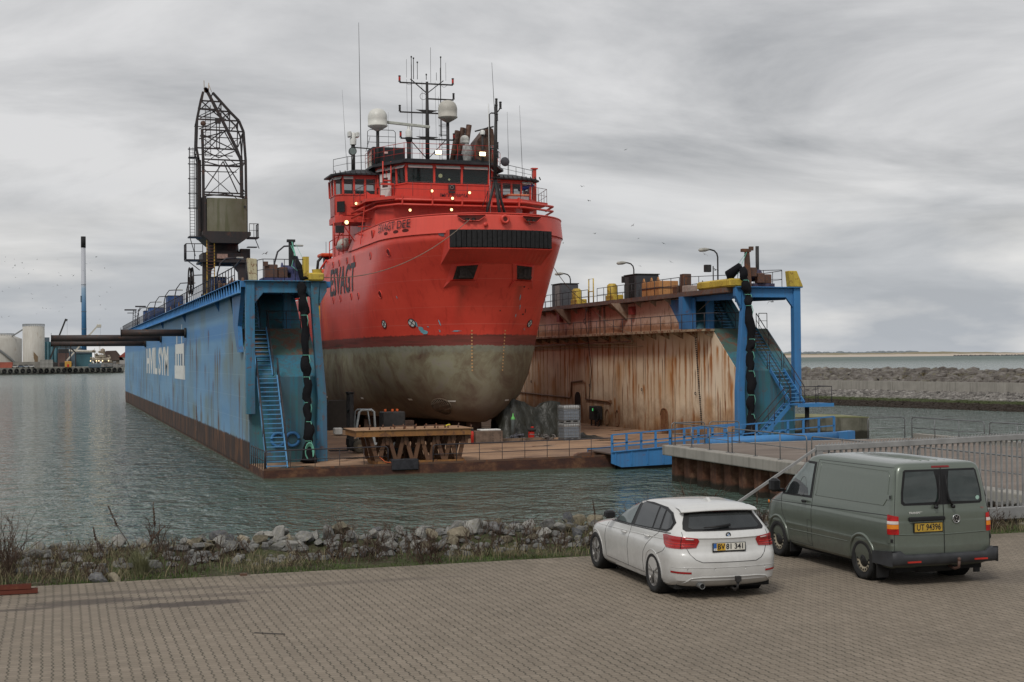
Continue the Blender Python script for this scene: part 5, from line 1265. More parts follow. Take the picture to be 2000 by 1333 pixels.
# monkey island: rails
m = MB(); railing(m, [(12.5,33.4,20.72),(12.5,30.2,20.72),(14.0,26.95,20.72),(20.7,26.95,20.72),(22.3,30.2,20.72)], 1.1, 1.25, .02, (.33,.66)); part(m, 'monkey_island_rail', paint('red_rail', (.42,.03,.02), .5), roof)
m = MB(); railing(m, [(9.6,31.1,20.0),(10.6,30.7,20.2),(12.6,30.6,20.4)], 1.0, 1.0, .02, (.5,)); railing(m, [(22.4,30.6,20.4),(25.2,31.2,20.0)], .7, .7, .02, (.5,)); part(m, 'wing_rail', M['rail'], roof)
dm = M['dark']
def dome(x, y, z0, zc, r_, name='radome', par=roof, col=None, pole=.12):
    o_ = part(MB().tube([(x,y,z0),(x,y,zc-r_*1.05)], pole, 10), 'pole', dm, par) if pole else None
    p = MB().lathe((x,y,zc), [(.12,-r_*1.2),(r_*.55,-r_*.98),(r_*1.0,-r_*.70),(r_*1.02,-r_*.60),(r_*.96,-r_*.58),(r_*.98,0),(r_*.98,r_*.28),(r_*.93,r_*.52),(r_*.80,r_*.78),(r_*.58,r_*.98),(r_*.30,r_*1.08),(0,r_*1.11)], 28)
    o = part(p, name, col or paint('radome_white', (.66,.65,.60), .4, 0, .05), par); return o
dome(12.95, 31, 20.2, 24.12, .74); dome(18.4, 31, 20.72, 25.0, .74, col=paint('radome_grey', (.47,.45,.40), .5, 0, .06)); dome(20.3, 33, 21.8, 23.15, .34, pole=.07)
# black mast house
m = MB(); m.box(12.6, 15.1, 31.2, 33.2, 20.3, 22.1); o_ = part(m, 'mast_house', blackroof, roof, bevel=.03)
part(MB().box(13.3, 13.9, 31.16, 31.2, 20.5, 21.95), 'house_door', paint('black_door', (.022,.022,.025), .6), o_); part(MB().box(13.45,13.75,31.12,31.16,21.6,21.75), 'notice', paint('pink_notice', (.7,.45,.42), .6), o_)
m = MB(); m.add([(12.56,31.3,20.5),(12.56,33.0,20.5),(12.56,33.0,21.6),(12.56,31.3,21.9)], [(0,1,2,3)]); part(m, 'pale_panel', M['cream'], o_)
m = MB()
for (a, b) in (((12.35,31.1),(13.2,31.1)), ((13.2,31.1),(14.6,31.1))): pass
m.tube([(12.3,31.6,22.1),(12.3,31.6,23.3),(12.5,31.6,23.45),(14.3,31.6,23.45),(14.45,31.6,23.3),(14.45,31.6,22.1)], .025, 6); m.tube([(12.3,31.6,22.5),(14.45,31.6,22.5)], .02, 5); m.tube([(12.3,31.6,22.95),(14.45,31.6,22.95)], .02, 5); m.tube([(12.1,31.3,21.7),(12.5,31.6,22.9)], .02, 5)
part(m, 'house_rail', M['rail'], o_)
# main mast
mast = MB(); mx_, my_ = 17.05, 32.0
mast.tube([(mx_,my_,20.7),(mx_,my_,24),(mx_,my_,27.35)], [.17,.15,.10], 12)
arms = [(27.2,-2.15,2.05),(26.05,0,2.1),(24.95,-2.15,1.2),(22.95,-2.1,2.1)]
for z_, a, b in arms: mast.bar((mx_+a,my_,z_),(mx_+b,my_,z_),.10,.10)
for s_ in (-1, 1): mast.bar((mx_+s_*1.3,my_,27.5),(mx_+s_*.05,my_,26.5),.07); mast.bar((mx_+s_*1.6,my_,23.1),(mx_+s_*.1,my_,21.5),.06)
for z_, s_ in ((25.2,-1),(25.2,1),(23.15,-1),(23.15,1)): mast.prism([(mx_,z_-.3),(mx_+s_*.9,z_-.02),(mx_,z_)], my_-.03, my_+.03, 'y')
mast.tube([(mx_-1.22,my_,20.7),(mx_-1.22,my_,28.6)], .035, 6); mast.tube([(mx_+1.1,my_+.1,23.2),(mx_+1.1,my_+.1,28.5)], .04, 6)
mm = part(mast, 'main_mast', dm, roof)
def navlamp(x, y, z_, red_=True, par=mm):
    o_ = part(MB().lathe((x,y,z_), [(.10,0),(.10,.06),(.06,.08),(.06,.38),(.10,.40),(.10,.46),(0,.50)], 10), 'lantern', dm, par)
    part(MB().lathe((x,y,z_), [(.075,.09),(.085,.14),(.085,.34),(.075,.37)], 10), 'lens', M['redbit'] if red_ else M['dark'], o_)
for x, z_, r_ in ((mx_-2.15,27.25,1),(mx_+2.05,27.25,1),(mx_+2.1,26.1,0),(mx_-2.15,25.0,0),(mx_-2.1,23.0,1),(mx_+2.1,23.0,1)): navlamp(x, my_, z_, r_)
m = MB()
for x, z0_, z1_, r_ in ((mx_-1.22,27.5,29.2,.03),(mx_-1.05,27.5,29.1,.03),(mx_-.75,27.5,28.8,.025),(mx_+1.1,27.5,29.3,.035),(mx_+.3,27.3,30.0,.015),(mx_-1.6,27.6,29.0,.012),(mx_+1.5,27.5,28.9,.012),(mx_+.75,27.5,28.1,.02),(mx_-.05,27.5,27.9,.03)): m.tube([(x,my_,z0_),(x,my_,z1_)], r_, 5)
for x, z_ in ((mx_-1.22,29.2),(mx_+1.1,29.3),(mx_-.75,28.8),(mx_-1.05,29.1),(mx_-.05,27.9)): m.lathe((x,my_,z_), [(0,-.08),(.06,-.05),(.06,.05),(0,.08)], 8)
part(m, 'aerials', dm, mm)
m = MB(); m.torus((mx_-.32,my_-.05,26.2), .25, .018, 'y', 16, 5); m.torus((mx_-1.4,my_,27.25), .2, .014, 'y', 12, 5, pi, 2*pi); m.torus((mx_+1.35,my_,27.2), .2, .014, 'y', 12, 5, pi, 2*pi)
for x, z0_, z1_ in ((mx_-1.55,27.5,22),(mx_-.35,27.4,21.5),(mx_+.7,27.4,22),(mx_+.95,26.3,22.4)): m.tube([(x,my_+.2,z0_),(x+.06,my_+.2,z1_)], .010, 4)
part(m, 'mast_cables', dm, mm)
# radar scanners
m = MB().tube([(15.25,30.6,20.7),(15.25,30.6,22.6)], [.16,.16], 10); m.lathe((15.25,30.6,22.4), [(.16,0),(.3,.35),(.3,.4)], 12); rp_ = part(m, 'radar_post', dm, roof)
part(MB().lathe((15.25,30.6,22.8), [(.24,0),(.26,.45),(.2,.55),(.1,.62),(.1,.85)], 14), 'radar_gearbox', M['white'], rp_)
m = MB(); m.bbox(-1.65, 1.65, -.09, .09, -.09, .12, .03); m.xf(Matrix.Translation((15.2,30.6,23.75)) @ Matrix.Rotation(RAD(-18), 4, 'Z') @ Matrix.Rotation(RAD(7), 4, 'Y')); part(m, 'radar_scanner', paint('scanner_grey', (.42,.43,.38), .5), rp_)
m = MB().tube([(21.6,32.5,21.0),(21.6,32.5,23.6)], .09, 8); rp2 = part(m, 'radar_post', dm, roof)
part(MB().lathe((21.6,32.5,23.55), [(.2,0),(.2,.28),(.12,.36)], 12), 'radar_gearbox', M['white'], rp2)
m = MB(); m.bbox(-.8, .8, -.05, .05, -.05, .06, .02); m.xf(Matrix.Translation((21.75,32.5,24.0)) @ Matrix.Rotation(RAD(-16), 4, 'Y')); part(m, 'radar_scanner', dm, rp2)
# camera turret and search lights at the left, whips
m = MB().tube([(11.4,32.6,20.2),(11.4,32.6,22.4)], .15, 10); m.bar((11.4,32.6,22.2),(12.9,32.4,22.1),.08); o_ = part(m, 'turret_post', dm, roof)
m = MB(); m.lathe((11.4,32.6,22.4), [(.24,0),(.26,.4),(.2,.55),(.17,.9),(0,.95)], 14); m.bbox(11.0, 11.22, 32.3, 32.9, 22.95, 23.4, .05); m.bbox(11.58, 11.85, 32.3, 32.9, 22.95, 23.35, .05); part(m, 'camera_head', M['white'], o_)
def searchlight(x, y, z_, r_, par, name='search_light'):
    o_ = part(MB().lathe((x,y,z_), [(r_,-.12),(r_,.12),(r_*.6,.25),(0,.28)], 16, 'y').tube([(x,y,z_-r_),(x,y,z_-r_-.35)], .03, 6), name, paint('lamp_grey', (.4,.41,.40), .4, .3), par)
    part(MB().lathe((x,y,z_), [(0,-.10),(r_*.86,-.10)], 16, 'y'), 'lens', glass('lens_green', (.12,.15,.14)), o_)
searchlight(11.15, 31.6, 21.75, .30, roof); searchlight(21.7, 30.2, 22.2, .22, roof)
m = MB()
for x, y, z0_, z1_, tx, r_ in ((12.1,33,20.5,31.8,-.12,.028),(22.35,31,20.4,28.9,-.4,.026),(11.0,32.9,20.2,26.6,-.35,.012),(23.9,33,20.0,25.5,-.1,.016),(24.2,30.5,20.0,25.6,-.2,.016),(14.0,32,22,24.9,0,.01),(16.2,31,20.7,23.5,0,.012),(13.4,33,21,23,0,.01),(22.2,32.5,21,26,-.05,.01)):
    m.tube([(x,y,z0_),(x+tx*.5,y,(z0_+z1_)/2),(x+tx,y,z1_)], [r_*1.2, r_, r_*.5], 6)
part(m, 'whip_aerials', dm, roof)
# flood lights that are lit, running along the front
lit = emit('lit_lamp', (1,.70,.32), 2.2)
def lamp(x, y, z_, r_=.15, par=shp, name='floodlight'):
    o_ = part(MB().lathe((x,y,z_), [(r_*1.15,.0),(r_*1.1,.14),(0,.16)], 14, 'y'), name, dm, par); part(MB().lathe((x,y-.02,z_), [(0,0),(r_,0)], 14, 'y'), 'lens', lit, o_)
for p in ((16.0,26.75,18.35),(18.85,26.75,18.30),(16.95,24.6,17.60),(16.9,24.7,16.80),(14.1,25.7,16.8),(11.15,30.4,17.7)): lamp(*p, r_=.10)
lamp(10.4, 30.3, 16.28, .15)
for x in (16.5, 19.85):
    o_ = part(MB().bbox(x-.24, x+.24, 26.7, 26.95, 21.0, 21.35, .04), 'floodlight', M['rail'], roof); part(MB().box(x-.21, x+.21, 26.66, 26.69, 21.04, 21.31), 'lens', emit('lit_lamp_bright', (1,.80,.48), 5), o_)
# IMO number and crest below the front windows
t_ = text_mb('IMO  9198056', .46, bold=.006); part(MB().add([(17.75+p[0]*.78, 27.02, 18.05+p[1]) for p in t_.v], t_.f), 'imo_number', blk, w1)
m = MB(); m.box(17.35, 17.85, 27.08, 27.15, 18.5, 18.9); m.box(17.35,17.85,27.08,27.15,18.28,18.42); o_ = part(m, 'crest_board', M['dark'], w1); part(MB().torus((17.6,27.07,18.7), .12, .02, 'y', 14, 5), 'crest', paint('grey_crest', (.3,.28,.27), .5), o_)
# funnels and davit gear aft of the wheelhouse
br = paint('sooty_brown', (.12,.065,.045), .6, .2, .45, 2)
for i, x in enumerate((19.6, 20.05, 20.55)):
    m = MB(); m.tube([(x,34.5,21.2),(x+.55,34.5,24.1+.25*i)], .22, 10); part(m, 'exhaust_pipe', br, roof)
m = MB(); m.prism([(21.0,21),(23.0,21),(23.2,22.8),(23.0,24.3),(22.6,24.5),(21.7,23.4)], 34.2, 36.2, 'y'); part(m, 'funnel', br, roof)
m = MB(); m.prism([(19.6,20.7),(22.6,20.7),(22.4,21.5),(19.9,22.2)], 33.4, 35, 'y'); part(m, 'funnel_casing', blackroof, roof)
m = MB()
for k in range(12): m.tube([(18.25,32.2,21.5+k*.3),(18.6,32.2,21.5+k*.3)], .015, 4)
for k in range(5): m.torus((18.4,32.4,22+k*.7), .33, .016, 'z', 14, 4)
m.tube([(18.25,32.2,21),(18.25,32.2,25)], .02, 5); m.tube([(18.62,32.2,21),(18.62,32.2,25)], .02, 5); part(m, 'mast_ladder', dm, mm)
m = MB(); m.lathe((19.2,28.5,21.0), [(.3,-.2),(.34,.3),(.42,.6),(.3,1.0),(.12,1.15),(0,1.16)], 14); part(m, 'covered_compass', paint('grey_cover', (.33,.33,.32), .8, 0, .25, 5), roof)
# foremast tripod on the forecastle
m = MB(); fx, fy = 17.7, 16.6
m.tube([(fx-.02,fy,17.9),(fx+.1,fy,23.0)], [.13,.10], 10); m.tube([(fx,fy,18.0),(fx-.85,fy-.1,15.0)], .09, 8); m.tube([(fx,fy,18.0),(fx+.2,fy-.5,15.0)], .11, 8); m.tube([(fx,fy,18.0),(fx+.95,fy+.3,15.0)], .09, 8)
m.tube([(fx-.35,fy,18.0),(fx-.38,fy,22.3),(fx-.25,fy,22.4),(fx+.05,fy,22.4)], .05, 6); m.tube([(fx-.7,fy-.1,15.6),(fx-.55,fy-.1,17.2),(fx-.9,fy,16.2)], .03, 5)
for z_ in (17.9, 18.1): m.torus((fx,fy,z_), .32, .02, 'z', 14, 5)
m.tube([(fx+.05,fy,22.3),(fx+.35,fy,22.7)], .04, 6); m.box(fx-.4,fx+.1,fy-.04,fy+.04,20.0,20.08)
fm = part(m, 'foremast', dm, shp)
for x, z_ in ((fx+.1,22.9),(fx+.38,22.7),(fx+.12,21.9),(fx+.14,20.0),(fx+.14,19.4)): navlamp(x, fy-.05, z_, False, fm)
m = MB(); m.tube([(17.35,fy,15.3),(17.3,fy,19.5),(17.25,fy,23)], .02, 5); part(m, 'flagstaff', M['white'], fm)
# right wing gear: davit post, inflatable, rescue frames
m = MB(); m.bar((26.0,33,17.3),(26.0,33,21.1),.26); m.box(25.75,26.25,32.8,33.2,21.05,21.15); part(m, 'davit_post', red, shp)
m = MB(); m.bar((24.5,32,17.7),(25.0,32,19.2),.1); m.bar((25.6,32,17.7),(25.0,32,19.2),.1); m.prism([(24.2,17.7),(25.7,17.7),(25.2,18.9),(24.9,18.9)], 32, 32.1, 'y'); part(m, 'winch_frame', red, shp)
m = MB(); m.bbox(22.6, 24.3, 29.2, 30.2, 17.75, 18.5, .08); part(m, 'grey_locker', paint('locker_grey', (.33,.34,.34), .5), shp); part(MB().bbox(22.55,24.35,29.15,30.25,18.45,18.6,.04), 'locker_lid', paint('orange_fade', (.6,.22,.12), .6), shp)
m = MB(); m.tube([(24.0,31,19.15),(24.5,31,19.3),(25.2,31,19.55)], [.13,.2,.12], 8); part(m, 'water_cannon', paint('blue_cover', (.02,.05,.25), .6), shp)
m = MB(); m.lathe((22.75,30.4,21.2), [(0,.05),(.30,.05),(.36,-.02),(.30,-.08),(0,-.1)], 18, 'y'); part(m, 'round_antenna', paint('dark_disc', (.07,.07,.08), .6), roof)
# life raft canister and rescue boat at the left side
m = MB(); m.lathe((11.5,37.0,15.15), [(0,-1.3),(.35,-1.25),(.5,-.9),(.52,0),(.5,.9),(.35,1.25),(0,1.3)], 16, 'y'); part(m, 'life_raft', M['cream'], shp)
m = MB(); 
for v in (35.3, 37, 38.7): m.tube([(11.1,v,14.35),(11.1,v,15.9)], .04, 6)
m.tube([(11.1,35.3,15.9),(11.1,41,15.7)], .04, 6); m.tube([(11.1,35.3,15.1),(11.1,41,15.0)], .03, 6); m.tube([(11.1,41,14.3),(11.1,41,15.7)], .04, 6); m.tube([(11.05,42.2,14.3),(10.7,43,13.6),(10.9,43.2,12.8)], .09, 6); part(m, 'side_rail', red, shp)
m = MB(); m.tube([(12.6,46,13.2),(11.7,46.5,13.0),(11.1,47.8,13.2),(11.2,52,13.3)], [.3,.36,.36,.36], 12); rb2 = part(m, 'rescue_boat', M['black'], shp)
m = MB(); m.tube([(12.1,47,13.6),(11.7,50,13.7)], [.3,.4], 10); m.bbox(11.6, 12.7, 47.6, 49.6, 15.0, 15.3, .08); part(m, 'boat_top', paint('boat_orange', (.65,.09,.03), .5), rb2)
m = MB(); m.tube([(11.3,48,13.6),(11.4,48,14.6),(11.9,48,15.2)], .12, 8); m.bbox(12.0,12.6,48,49,13.9,15.0,.05); m.tube([(12.1,48,15.3),(12.1,48,16.3)], .02, 5); part(m, 'boat_console', dm, rb2)
m = MB()
for x in (8.9, 9.5): m.tube([(x,52,9.5),(x,52,11.0),(x+.3,52,11.5),(x+.9,52,11.6)], .14, 8)
part(m, 'stern_fender_frame', red, shp)
m = MB(); m.box(10.75, 10.9, 44.4, 44.7, 7.4, 11.9); part(m, 'yellow_draught_pipe', paint('yellow_paint', (.62,.42,.05), .5), shp)
# ================================================================== things standing on the dock floor
trest = worn('trestle_orange', (.30,.145,.045), rust=(.08,.04,.025), amount=.55, streak=.45, col2=(.22,.10,.035), fine=1.6)
trest2 = worn('trestle_brown', (.13,.062,.03), rust=(.06,.03,.02), amount=.6, streak=.3, fine=1.6)
T = thing('steel_trestle', 'rusty orange steel work platform on splayed legs at the dock edge', 'trestle', (8.4, 1.6, .5))
Zt = 2.42
m = MB(); m.box(4.75, 11.2, -.02, 3.1, Zt-.03, Zt)
part(m, 'top_plate', worn('plate_tan', (.42,.26,.15), amount=.25), T)
m = MB()
for a in ((4.85,11.1,.05,.12),(4.85,11.1,2.96,3.03)): m.box(a[0],a[1],a[2],a[3],Zt-.36,Zt-.031)
for a in ((4.85,4.92),(11.03,11.1)): m.box(a[0],a[1],.12,2.96,Zt-.36,Zt-.031)
m.box(4.8,11.15,.0,.05,Zt-.36,Zt-.33); part(m, 'edge_beam', trest, T)
m = MB(); m.box(6.0,10.75,.12,.32,.52,.75); m.box(6.0,10.75,2.6,2.8,.6,.8); m.box(6.0,6.2,.32,2.6,.53,.73); m.box(10.55,10.75,.32,2.6,.6,.8)
for k in range(4): m.box(7+k*.95,7.12+k*.95,.32,2.6,.55,.72)
part(m, 'base_frame', trest, T)
xs_ = [6.05, 7.05, 7.95, 8.8, 9.65, 10.4]
for i, x in enumerate(xs_):
    for y in (.22, 1.4, 2.7):
        m = MB(); 
        for s_ in (-1, 1):
            if (i == 0 and s_ > 0 and y > 2): continue
            m.bar((x+s_*.06, y, .74), (x+s_*.40, y+(.15 if y < 1 else -.1), Zt-.36), .20, .12)
        m.prism([(x+.38,Zt-.36),(x+.62,Zt-.36),(x+.55,Zt-.85),(x+.42,Zt-.8)], y-.02, y+.1, 'y')
        part(m, 'leg', trest2, T)
for (x, y) in ((7.35,.8),(7.85,.5),(9.0,.8),(9.5,.5)):
    m = MB(); m.bar((x-.28,y,Zt),(x-.28,y,Zt+.13),.07); m.bar((x+.28,y,Zt),(x+.28,y,Zt+.13),.07); m.bar((x-.30,y,Zt+.15),(x+.30,y,Zt+.15),.12,.05); part(m, 'clamp', M['rust'], T)
for i in range(20):
    x = 5.6+(i % 10)*.62; y = .3+(i//10)*2.3+.2*(i % 3)
    part(MB().tube([(x,y,Zt),(x,y,Zt+.15)], .035, 6), 'pin', M['rust'], T)
solo(MB().tube([(10.0,1.5,Zt+.05),(10.35,1.6,Zt+.12)], .045, 6), 'yellow_tool', paint('bright_yellow', (.75,.62,.05), .5), 'small yellow tool lying on the rusty trestle top', 'tool')
bo = paint('bollard_black', (.045,.05,.055), .5, .2, .25)
for x, lb_ in ((7.15,'black steel bollard between the trestle legs, the left one'), (8.05,'black steel bollard between the trestle legs, the right one')):
    t_ = thing('mooring_bollard', lb_, 'bollard', (x, 1.0, .5), 0, 'bollards below the trestle')
    part(MB().lathe((x,1.0,.5), [(.24,0),(.22,.06),(.22,.78),(.25,.80),(.25,.88),(0,.89)], 18), 'post', bo, t_); part(MB().lathe((x,1.0,.5), [(.33,0),(.33,.04),(.2,.04)], 18), 'base_plate', bo, t_)
solo(MB().tube([(6.1,.2,1.0),(6.4,.1,.72),(7.0,.05,.62),(7.6,.15,.60),(7.9,.1,.62)], .025, 6), 'orange_hose', paint('orange_hose', (.60,.13,.05), .6), 'orange hose lying across the foot of the trestle', 'hose')
# forklift behind the trestle
F = thing('forklift', 'old grey forklift with raised dark mast parked behind the trestle', 'forklift', (7.6, 10.8, .53))
gf = paint('forklift_grey', (.36,.39,.40), .5, 0, .2, 3)
m = MB(); m.bbox(7.3, 9.9, 10.2, 11.4, .85, 1.5, .08); m.bbox(9.0,10.0,10.2,11.4,1.2,2.0,.1); part(m, 'body', paint('forklift_dark', (.06,.06,.06), .6), F)
m = MB(); m.tube([(7.0,10.2,1.4),(6.9,10.2,1.9),(7.1,10.2,3.0),(7.25,10.2,3.12),(7.85,10.2,3.12),(8.0,10.2,3.0),(8.1,10.2,1.4)], .07, 8); m.tube([(7.0,11.4,1.4),(7.1,11.4,3.0),(7.25,11.4,3.12),(7.85,11.4,3.12),(8.1,11.4,1.4)], .05, 8); m.bbox(7.7,9.2,10.15,10.25,1.0,1.55,.03)
part(m, 'overhead_guard', gf, F)
m = MB()
for y in (10.35, 11.2): m.box(6.55,6.8,y,y+.12,.7,4.15)
m.box(6.5,6.85,10.35,11.3,4.1,4.2); m.box(6.55,6.7,10.4,11.2,3.0,3.12); m.box(6.5,6.6,10.3,11.3,1.0,1.4); part(m, 'mast', M['dark'], F)
part(MB().box(5.4,6.5,10.45,10.58,.68,.74), 'fork', M['dark'], F); part(MB().box(5.4,6.5,11.0,11.13,.68,.74), 'fork', M['dark'], F)
for x, y, r_ in ((7.1,10.05,.40),(9.6,10.1,.32),(7.1,11.3,.40),(9.6,11.3,.32)):
    o_ = part(MB().lathe((x,y,.55+r_), [(r_*.4,0),(r_*.75,0),(r_*.97,.03),(r_,.12),(r_*.97,.25),(r_*.7,.28)], 22, 'y'), 'wheel', paint('dusty_tyre', (.10,.085,.065), .9, 0, .2, 5), F); part(MB().lathe((x,y+.03,.55+r_), [(0,0),(r_*.42,0)], 16, 'y'), 'rim', paint('rim_tan', (.22,.17,.11), .7), o_)
m = MB(); m.bbox(9.0,10.4,12.2,13.4,.6,2.9,.05); t_ = thing('tool_cabinet', 'dark cabinet with orange lamps behind the forklift', 'cabinet', (9.7,12.8,.6)); part(m, 'box', M['dark'], t_)
for x in (9.15, 9.6, 9.9): part(MB().bbox(x,x+.14,12.5,12.65,2.9,3.06,.02), 'lamp', paint('orange_lamp', (.65,.12,.03), .4), t_)
# pallet tanks
def ibc(x, y, z, label):
    t_ = thing('liquid_tank', label, 'tank container', (x, y, z), RAD(4), 'stacked liquid tank containers'); 
    part(MB().bbox(-.58,.58,-.48,.48,.16,.88,.06), 'bottle', paint('tank_grey_blue', (.20,.23,.27), .35, 0, .1), t_, True)
    part(MB().bbox(-.575,.575,-.475,.475,.885,1.13,.05), 'bottle_top', paint('tank_pale', (.52,.53,.52), .4, 0, .08), t_, True)
    m = MB()
    for zz_ in (.16,.38,.60,.82,1.0,1.15):
        for s_ in (-1, 1): m.bar((-.6,s_*.5,zz_),(.6,s_*.5,zz_),.02); m.bar((s_*.6,-.5,zz_),(s_*.6,.5,zz_),.02)
    for k in range(8):
        a = -.6+1.2*k/7
        for s_ in (-1, 1): m.bar((a,s_*.5,.14),(a,s_*.5,1.15),.02); m.bar((s_*.6,a*.83,.14),(s_*.6,a*.83,1.15),.02)
    part(m, 'cage', M['galv'], t_, True)
    m = MB(); m.box(-.6,.6,-.5,-.4,0,.05); m.box(-.6,.6,.4,.5,0,.05)
    for a in (-.5,0,.5): m.box(a-.07,a+.07,-.5,.5,.05,.14)
    part(m, 'pallet', M['galv'], t_, True); return t_
ibc(22.3, 15.4, .66, 'lower of the two stacked caged liquid tank containers'); ibc(22.3, 15.4, 1.83, 'upper of the two stacked caged liquid tank containers')
# tarpaulin heap
def make_tarp():
    t = NT('dark_tarpaulin'); w = t.world(); n = t.noise(w, 1.2, 5, .6)
    c = t.ramp(n, (.3, (.014,.015,.011)), (.7, (.030,.030,.022))); t.bump(t.noise(t.world((2,2,.6)), 2.0, 5, .6, 1), .6, .12); return t.done(c, .40, 0, .4)
tarp = make_tarp()
rows = []
nxx, nzz = 56, 18
for j in range(nzz+1):
    f = j/nzz; row = []
    for i in range(nxx+1):
        g = i/nxx; x = 18.6+g*4.7
        top = 4.05*(1-g*2.2) if g < .25 else None
        tz = 3.7-.55*min(1, g/.4)-.35*max(0, (g-.4)) if g < .72 else 3.04+.12*sin((g-.72)/.28*pi)
        if g < .14: tz = 2.0+ (g/.14)*1.5
        sag = -.35*sin(max(0, min(1, (g-.45)/.3))*pi)
        z_ = .66+(tz-.66+sag)*f
        fold = .15*sin(g*30+f*2.0+1.5*sin(g*9))*(.35+.65*f)*max(.08, 1-1.3*g)+.10*mn.noise(Vector((g*9, f*5, 1)))
        y = 19.3-1.1*(1-f)*(.4+.6*(1-g))+1.8*g*0+fold+ .6*f; row.append((x, y, z_))
    rows.append(row)
rows.append([(p[0]+.2, p[1]+1.6, p[2]-.15) for p in rows[-1]]); rows.append([(p[0]+.3, p[1]+1.2, .66) for p in rows[-1]])
solo(MB().grid(rows), 'tarpaulin', tarp, 'dark green tarpaulin draped over a tall heap beside the bow', 'tarpaulin', None, (20.5, 19.5, .66))
rows = []
for j in range(13):
    row = []
    for i in range(22):
        g = i/21; f = j/12; e_ = sin(pi*g)**.6*sin(pi*f)**.6; row.append((22.9+g*2.6, 16.5+f*1.6, .66+e_*(.38+.25*mn.noise(Vector((g*6, f*4, 5))))*(1.2-g)))
    rows.append(row)
solo(MB().grid(rows), 'tarpaulin_heap', tarp, 'low crumpled dark tarpaulin on the deck right of the tanks', 'tarpaulin', None, (24, 17.3, .66))
t_ = thing('gas_bottle', 'slim grey gas bottle with green shoulder standing in front of the bow', 'gas bottle', (19.3, 18.2, .64))
part(MB().lathe((19.3,18.2,.64), [(.0,0),(.15,.01),(.15,1.35),(.15,1.36)], 16), 'body', paint('bottle_grey', (.12,.14,.14), .4), t_); part(MB().lathe((19.3,18.2,2.0), [(.15,0),(.12,.12),(.05,.22),(.03,.4),(0,.41)], 14), 'shoulder', paint('bottle_green', (.14,.5,.12), .5), t_)
t_ = thing('fire_extinguisher', 'red fire extinguisher on the deck right of the trestle', 'extinguisher', (15.5, 15.0, .6))
part(MB().lathe((15.5,15,.6), [(0,0),(.10,.01),(.10,.75),(.05,.85),(0,.86)], 14), 'body', M['redbit'], t_); part(MB().box(15.44,15.56,14.95,15.05,1.45,1.62), 'valve', M['dark'], t_)
t_ = thing('deck_box', 'brown steel box with white sheeting on top beside the trestle', 'box', (16.9, 15.6, .6))
part(MB().bbox(15.75,17.6,15.1,16.1,.6,1.42,.03), 'box', paint('brown_box', (.17,.12,.09), .8, 0, .25, 2), t_)
m = MB()
for k in range(4): m.box(16.9, 16.94, 15.07, 15.1, .75+k*.17, .80+k*.17); m.box(17.4, 17.44, 15.07, 15.1, .75+k*.17, .80+k*.17)
part(m, 'bolts', M['dark'], t_); part(MB().bbox(16.1,17.5,15.15,16.0,1.425,1.52,.03), 'white_sheet', M['white'], t_)
rq = random.Random(6)
def pile(name, cx_, cy_, n_, mat, label, cat, sx=.5, sy=.3, r_=.03, h=.25):
    m = MB()
    for _ in range(n_):
        p = Vector((cx_+rq.gauss(0, sx*.5), cy_+rq.gauss(0, sy*.5), .68+abs(rq.gauss(0, h*.5)))); pts = [p]
        for _k in range(5): pts.append(pts[-1]+Vector((rq.uniform(-.22,.22), rq.uniform(-.15,.15), rq.uniform(-.08,.08)))); pts[-1].z = max(.68, pts[-1].z)
        m.tube(pts, r_, 5)
    return solo(m, name, mat, label, cat, None, (cx_, cy_, .66))
pile('hose_pile', 21.1, 16.9, 26, paint('hose_grey', (.22,.20,.19), .6, 0, .3), 'tangled heap of grey hoses in front of the tarpaulin', 'hoses', .8, .4, .03, .28)
pile('cloth_pile', 19.2, 17.0, 24, paint('cloth_mixed', (.10,.10,.115), .8, 0, .6, 9), 'heap of dark crumpled cloth and gear beside the brown box', 'cloth heap', .45, .3, .07, .35)
for (x0, x1, y, lb_) in ((17.8,19.2,16.0,'left of the short timber planks lying on the deck edge'), (19.3,20.7,16.1,'right of the short timber planks lying on the deck edge')):
    solo(MB().box(x0,x1,y,y+.35,.66,.84), 'timber_plank', paint('old_timber', (.17,.12,.085), .9, 0, .3, 3), lb_, 'plank', 'planks on the deck')
t_ = thing('site_vacuum', 'small red and black workshop machine in front of the tarpaulin', 'machine', (20.3, 17.4, .66))
part(MB().bbox(20.15,20.5,17.2,17.6,.68,1.2,.05), 'body', M['redbit'], t_); part(MB().bbox(20.1,20.62,17.15,17.65,1.2,1.42,.07), 'top', M['dark'], t_); part(MB().bbox(20.3,20.5,17.3,17.5,1.42,1.52,.03), 'lid', M['redbit'], t_)
kb = paint('keel_block_brown', (.10,.062,.048), .85, 0, .35, 2)
for k in range(9):
    y = 21.5+k*3.6
    m = MB(); m.box(HC-.6, HC+.6, y-.45, y+.45, .6, 1.3); m.box(HC-.45, HC+.45, y-.35, y+.35, 1.302, 1.78)
    solo(m, 'keel_block', kb, 'brown keel block carrying the ship centre line, one in a long row', 'keel block', 'keel blocks under the ship')
for k in range(6):
    y = 25+k*5.5
    m = MB(); m.box(12.9, 14.1, y-.5, y+.5, .58, 1.5); m.box(13.0, 14.0, y-.4, y+.4, 1.502, 1.79)
    solo(m, 'bilge_block', kb, 'dark brown stacked side block under the left bilge of the ship', 'side block', 'side blocks under the ship')
m = MB(); m.prism([(9.6,.55),(12.6,.55),(12.2,2.9),(10.4,2.9)], 38, 40, 'y'); solo(m, 'shoring_block', paint('shore_dark', (.03,.025,.022), .8), 'tall dark shoring stack below the aft part of the hull', 'shoring')
solo(MB().bbox(9.4,10.0,30.3,31,.6,1.1,.05), 'white_canister', M['white'], 'small pale canister on the deck far behind the left stairs', 'canister')
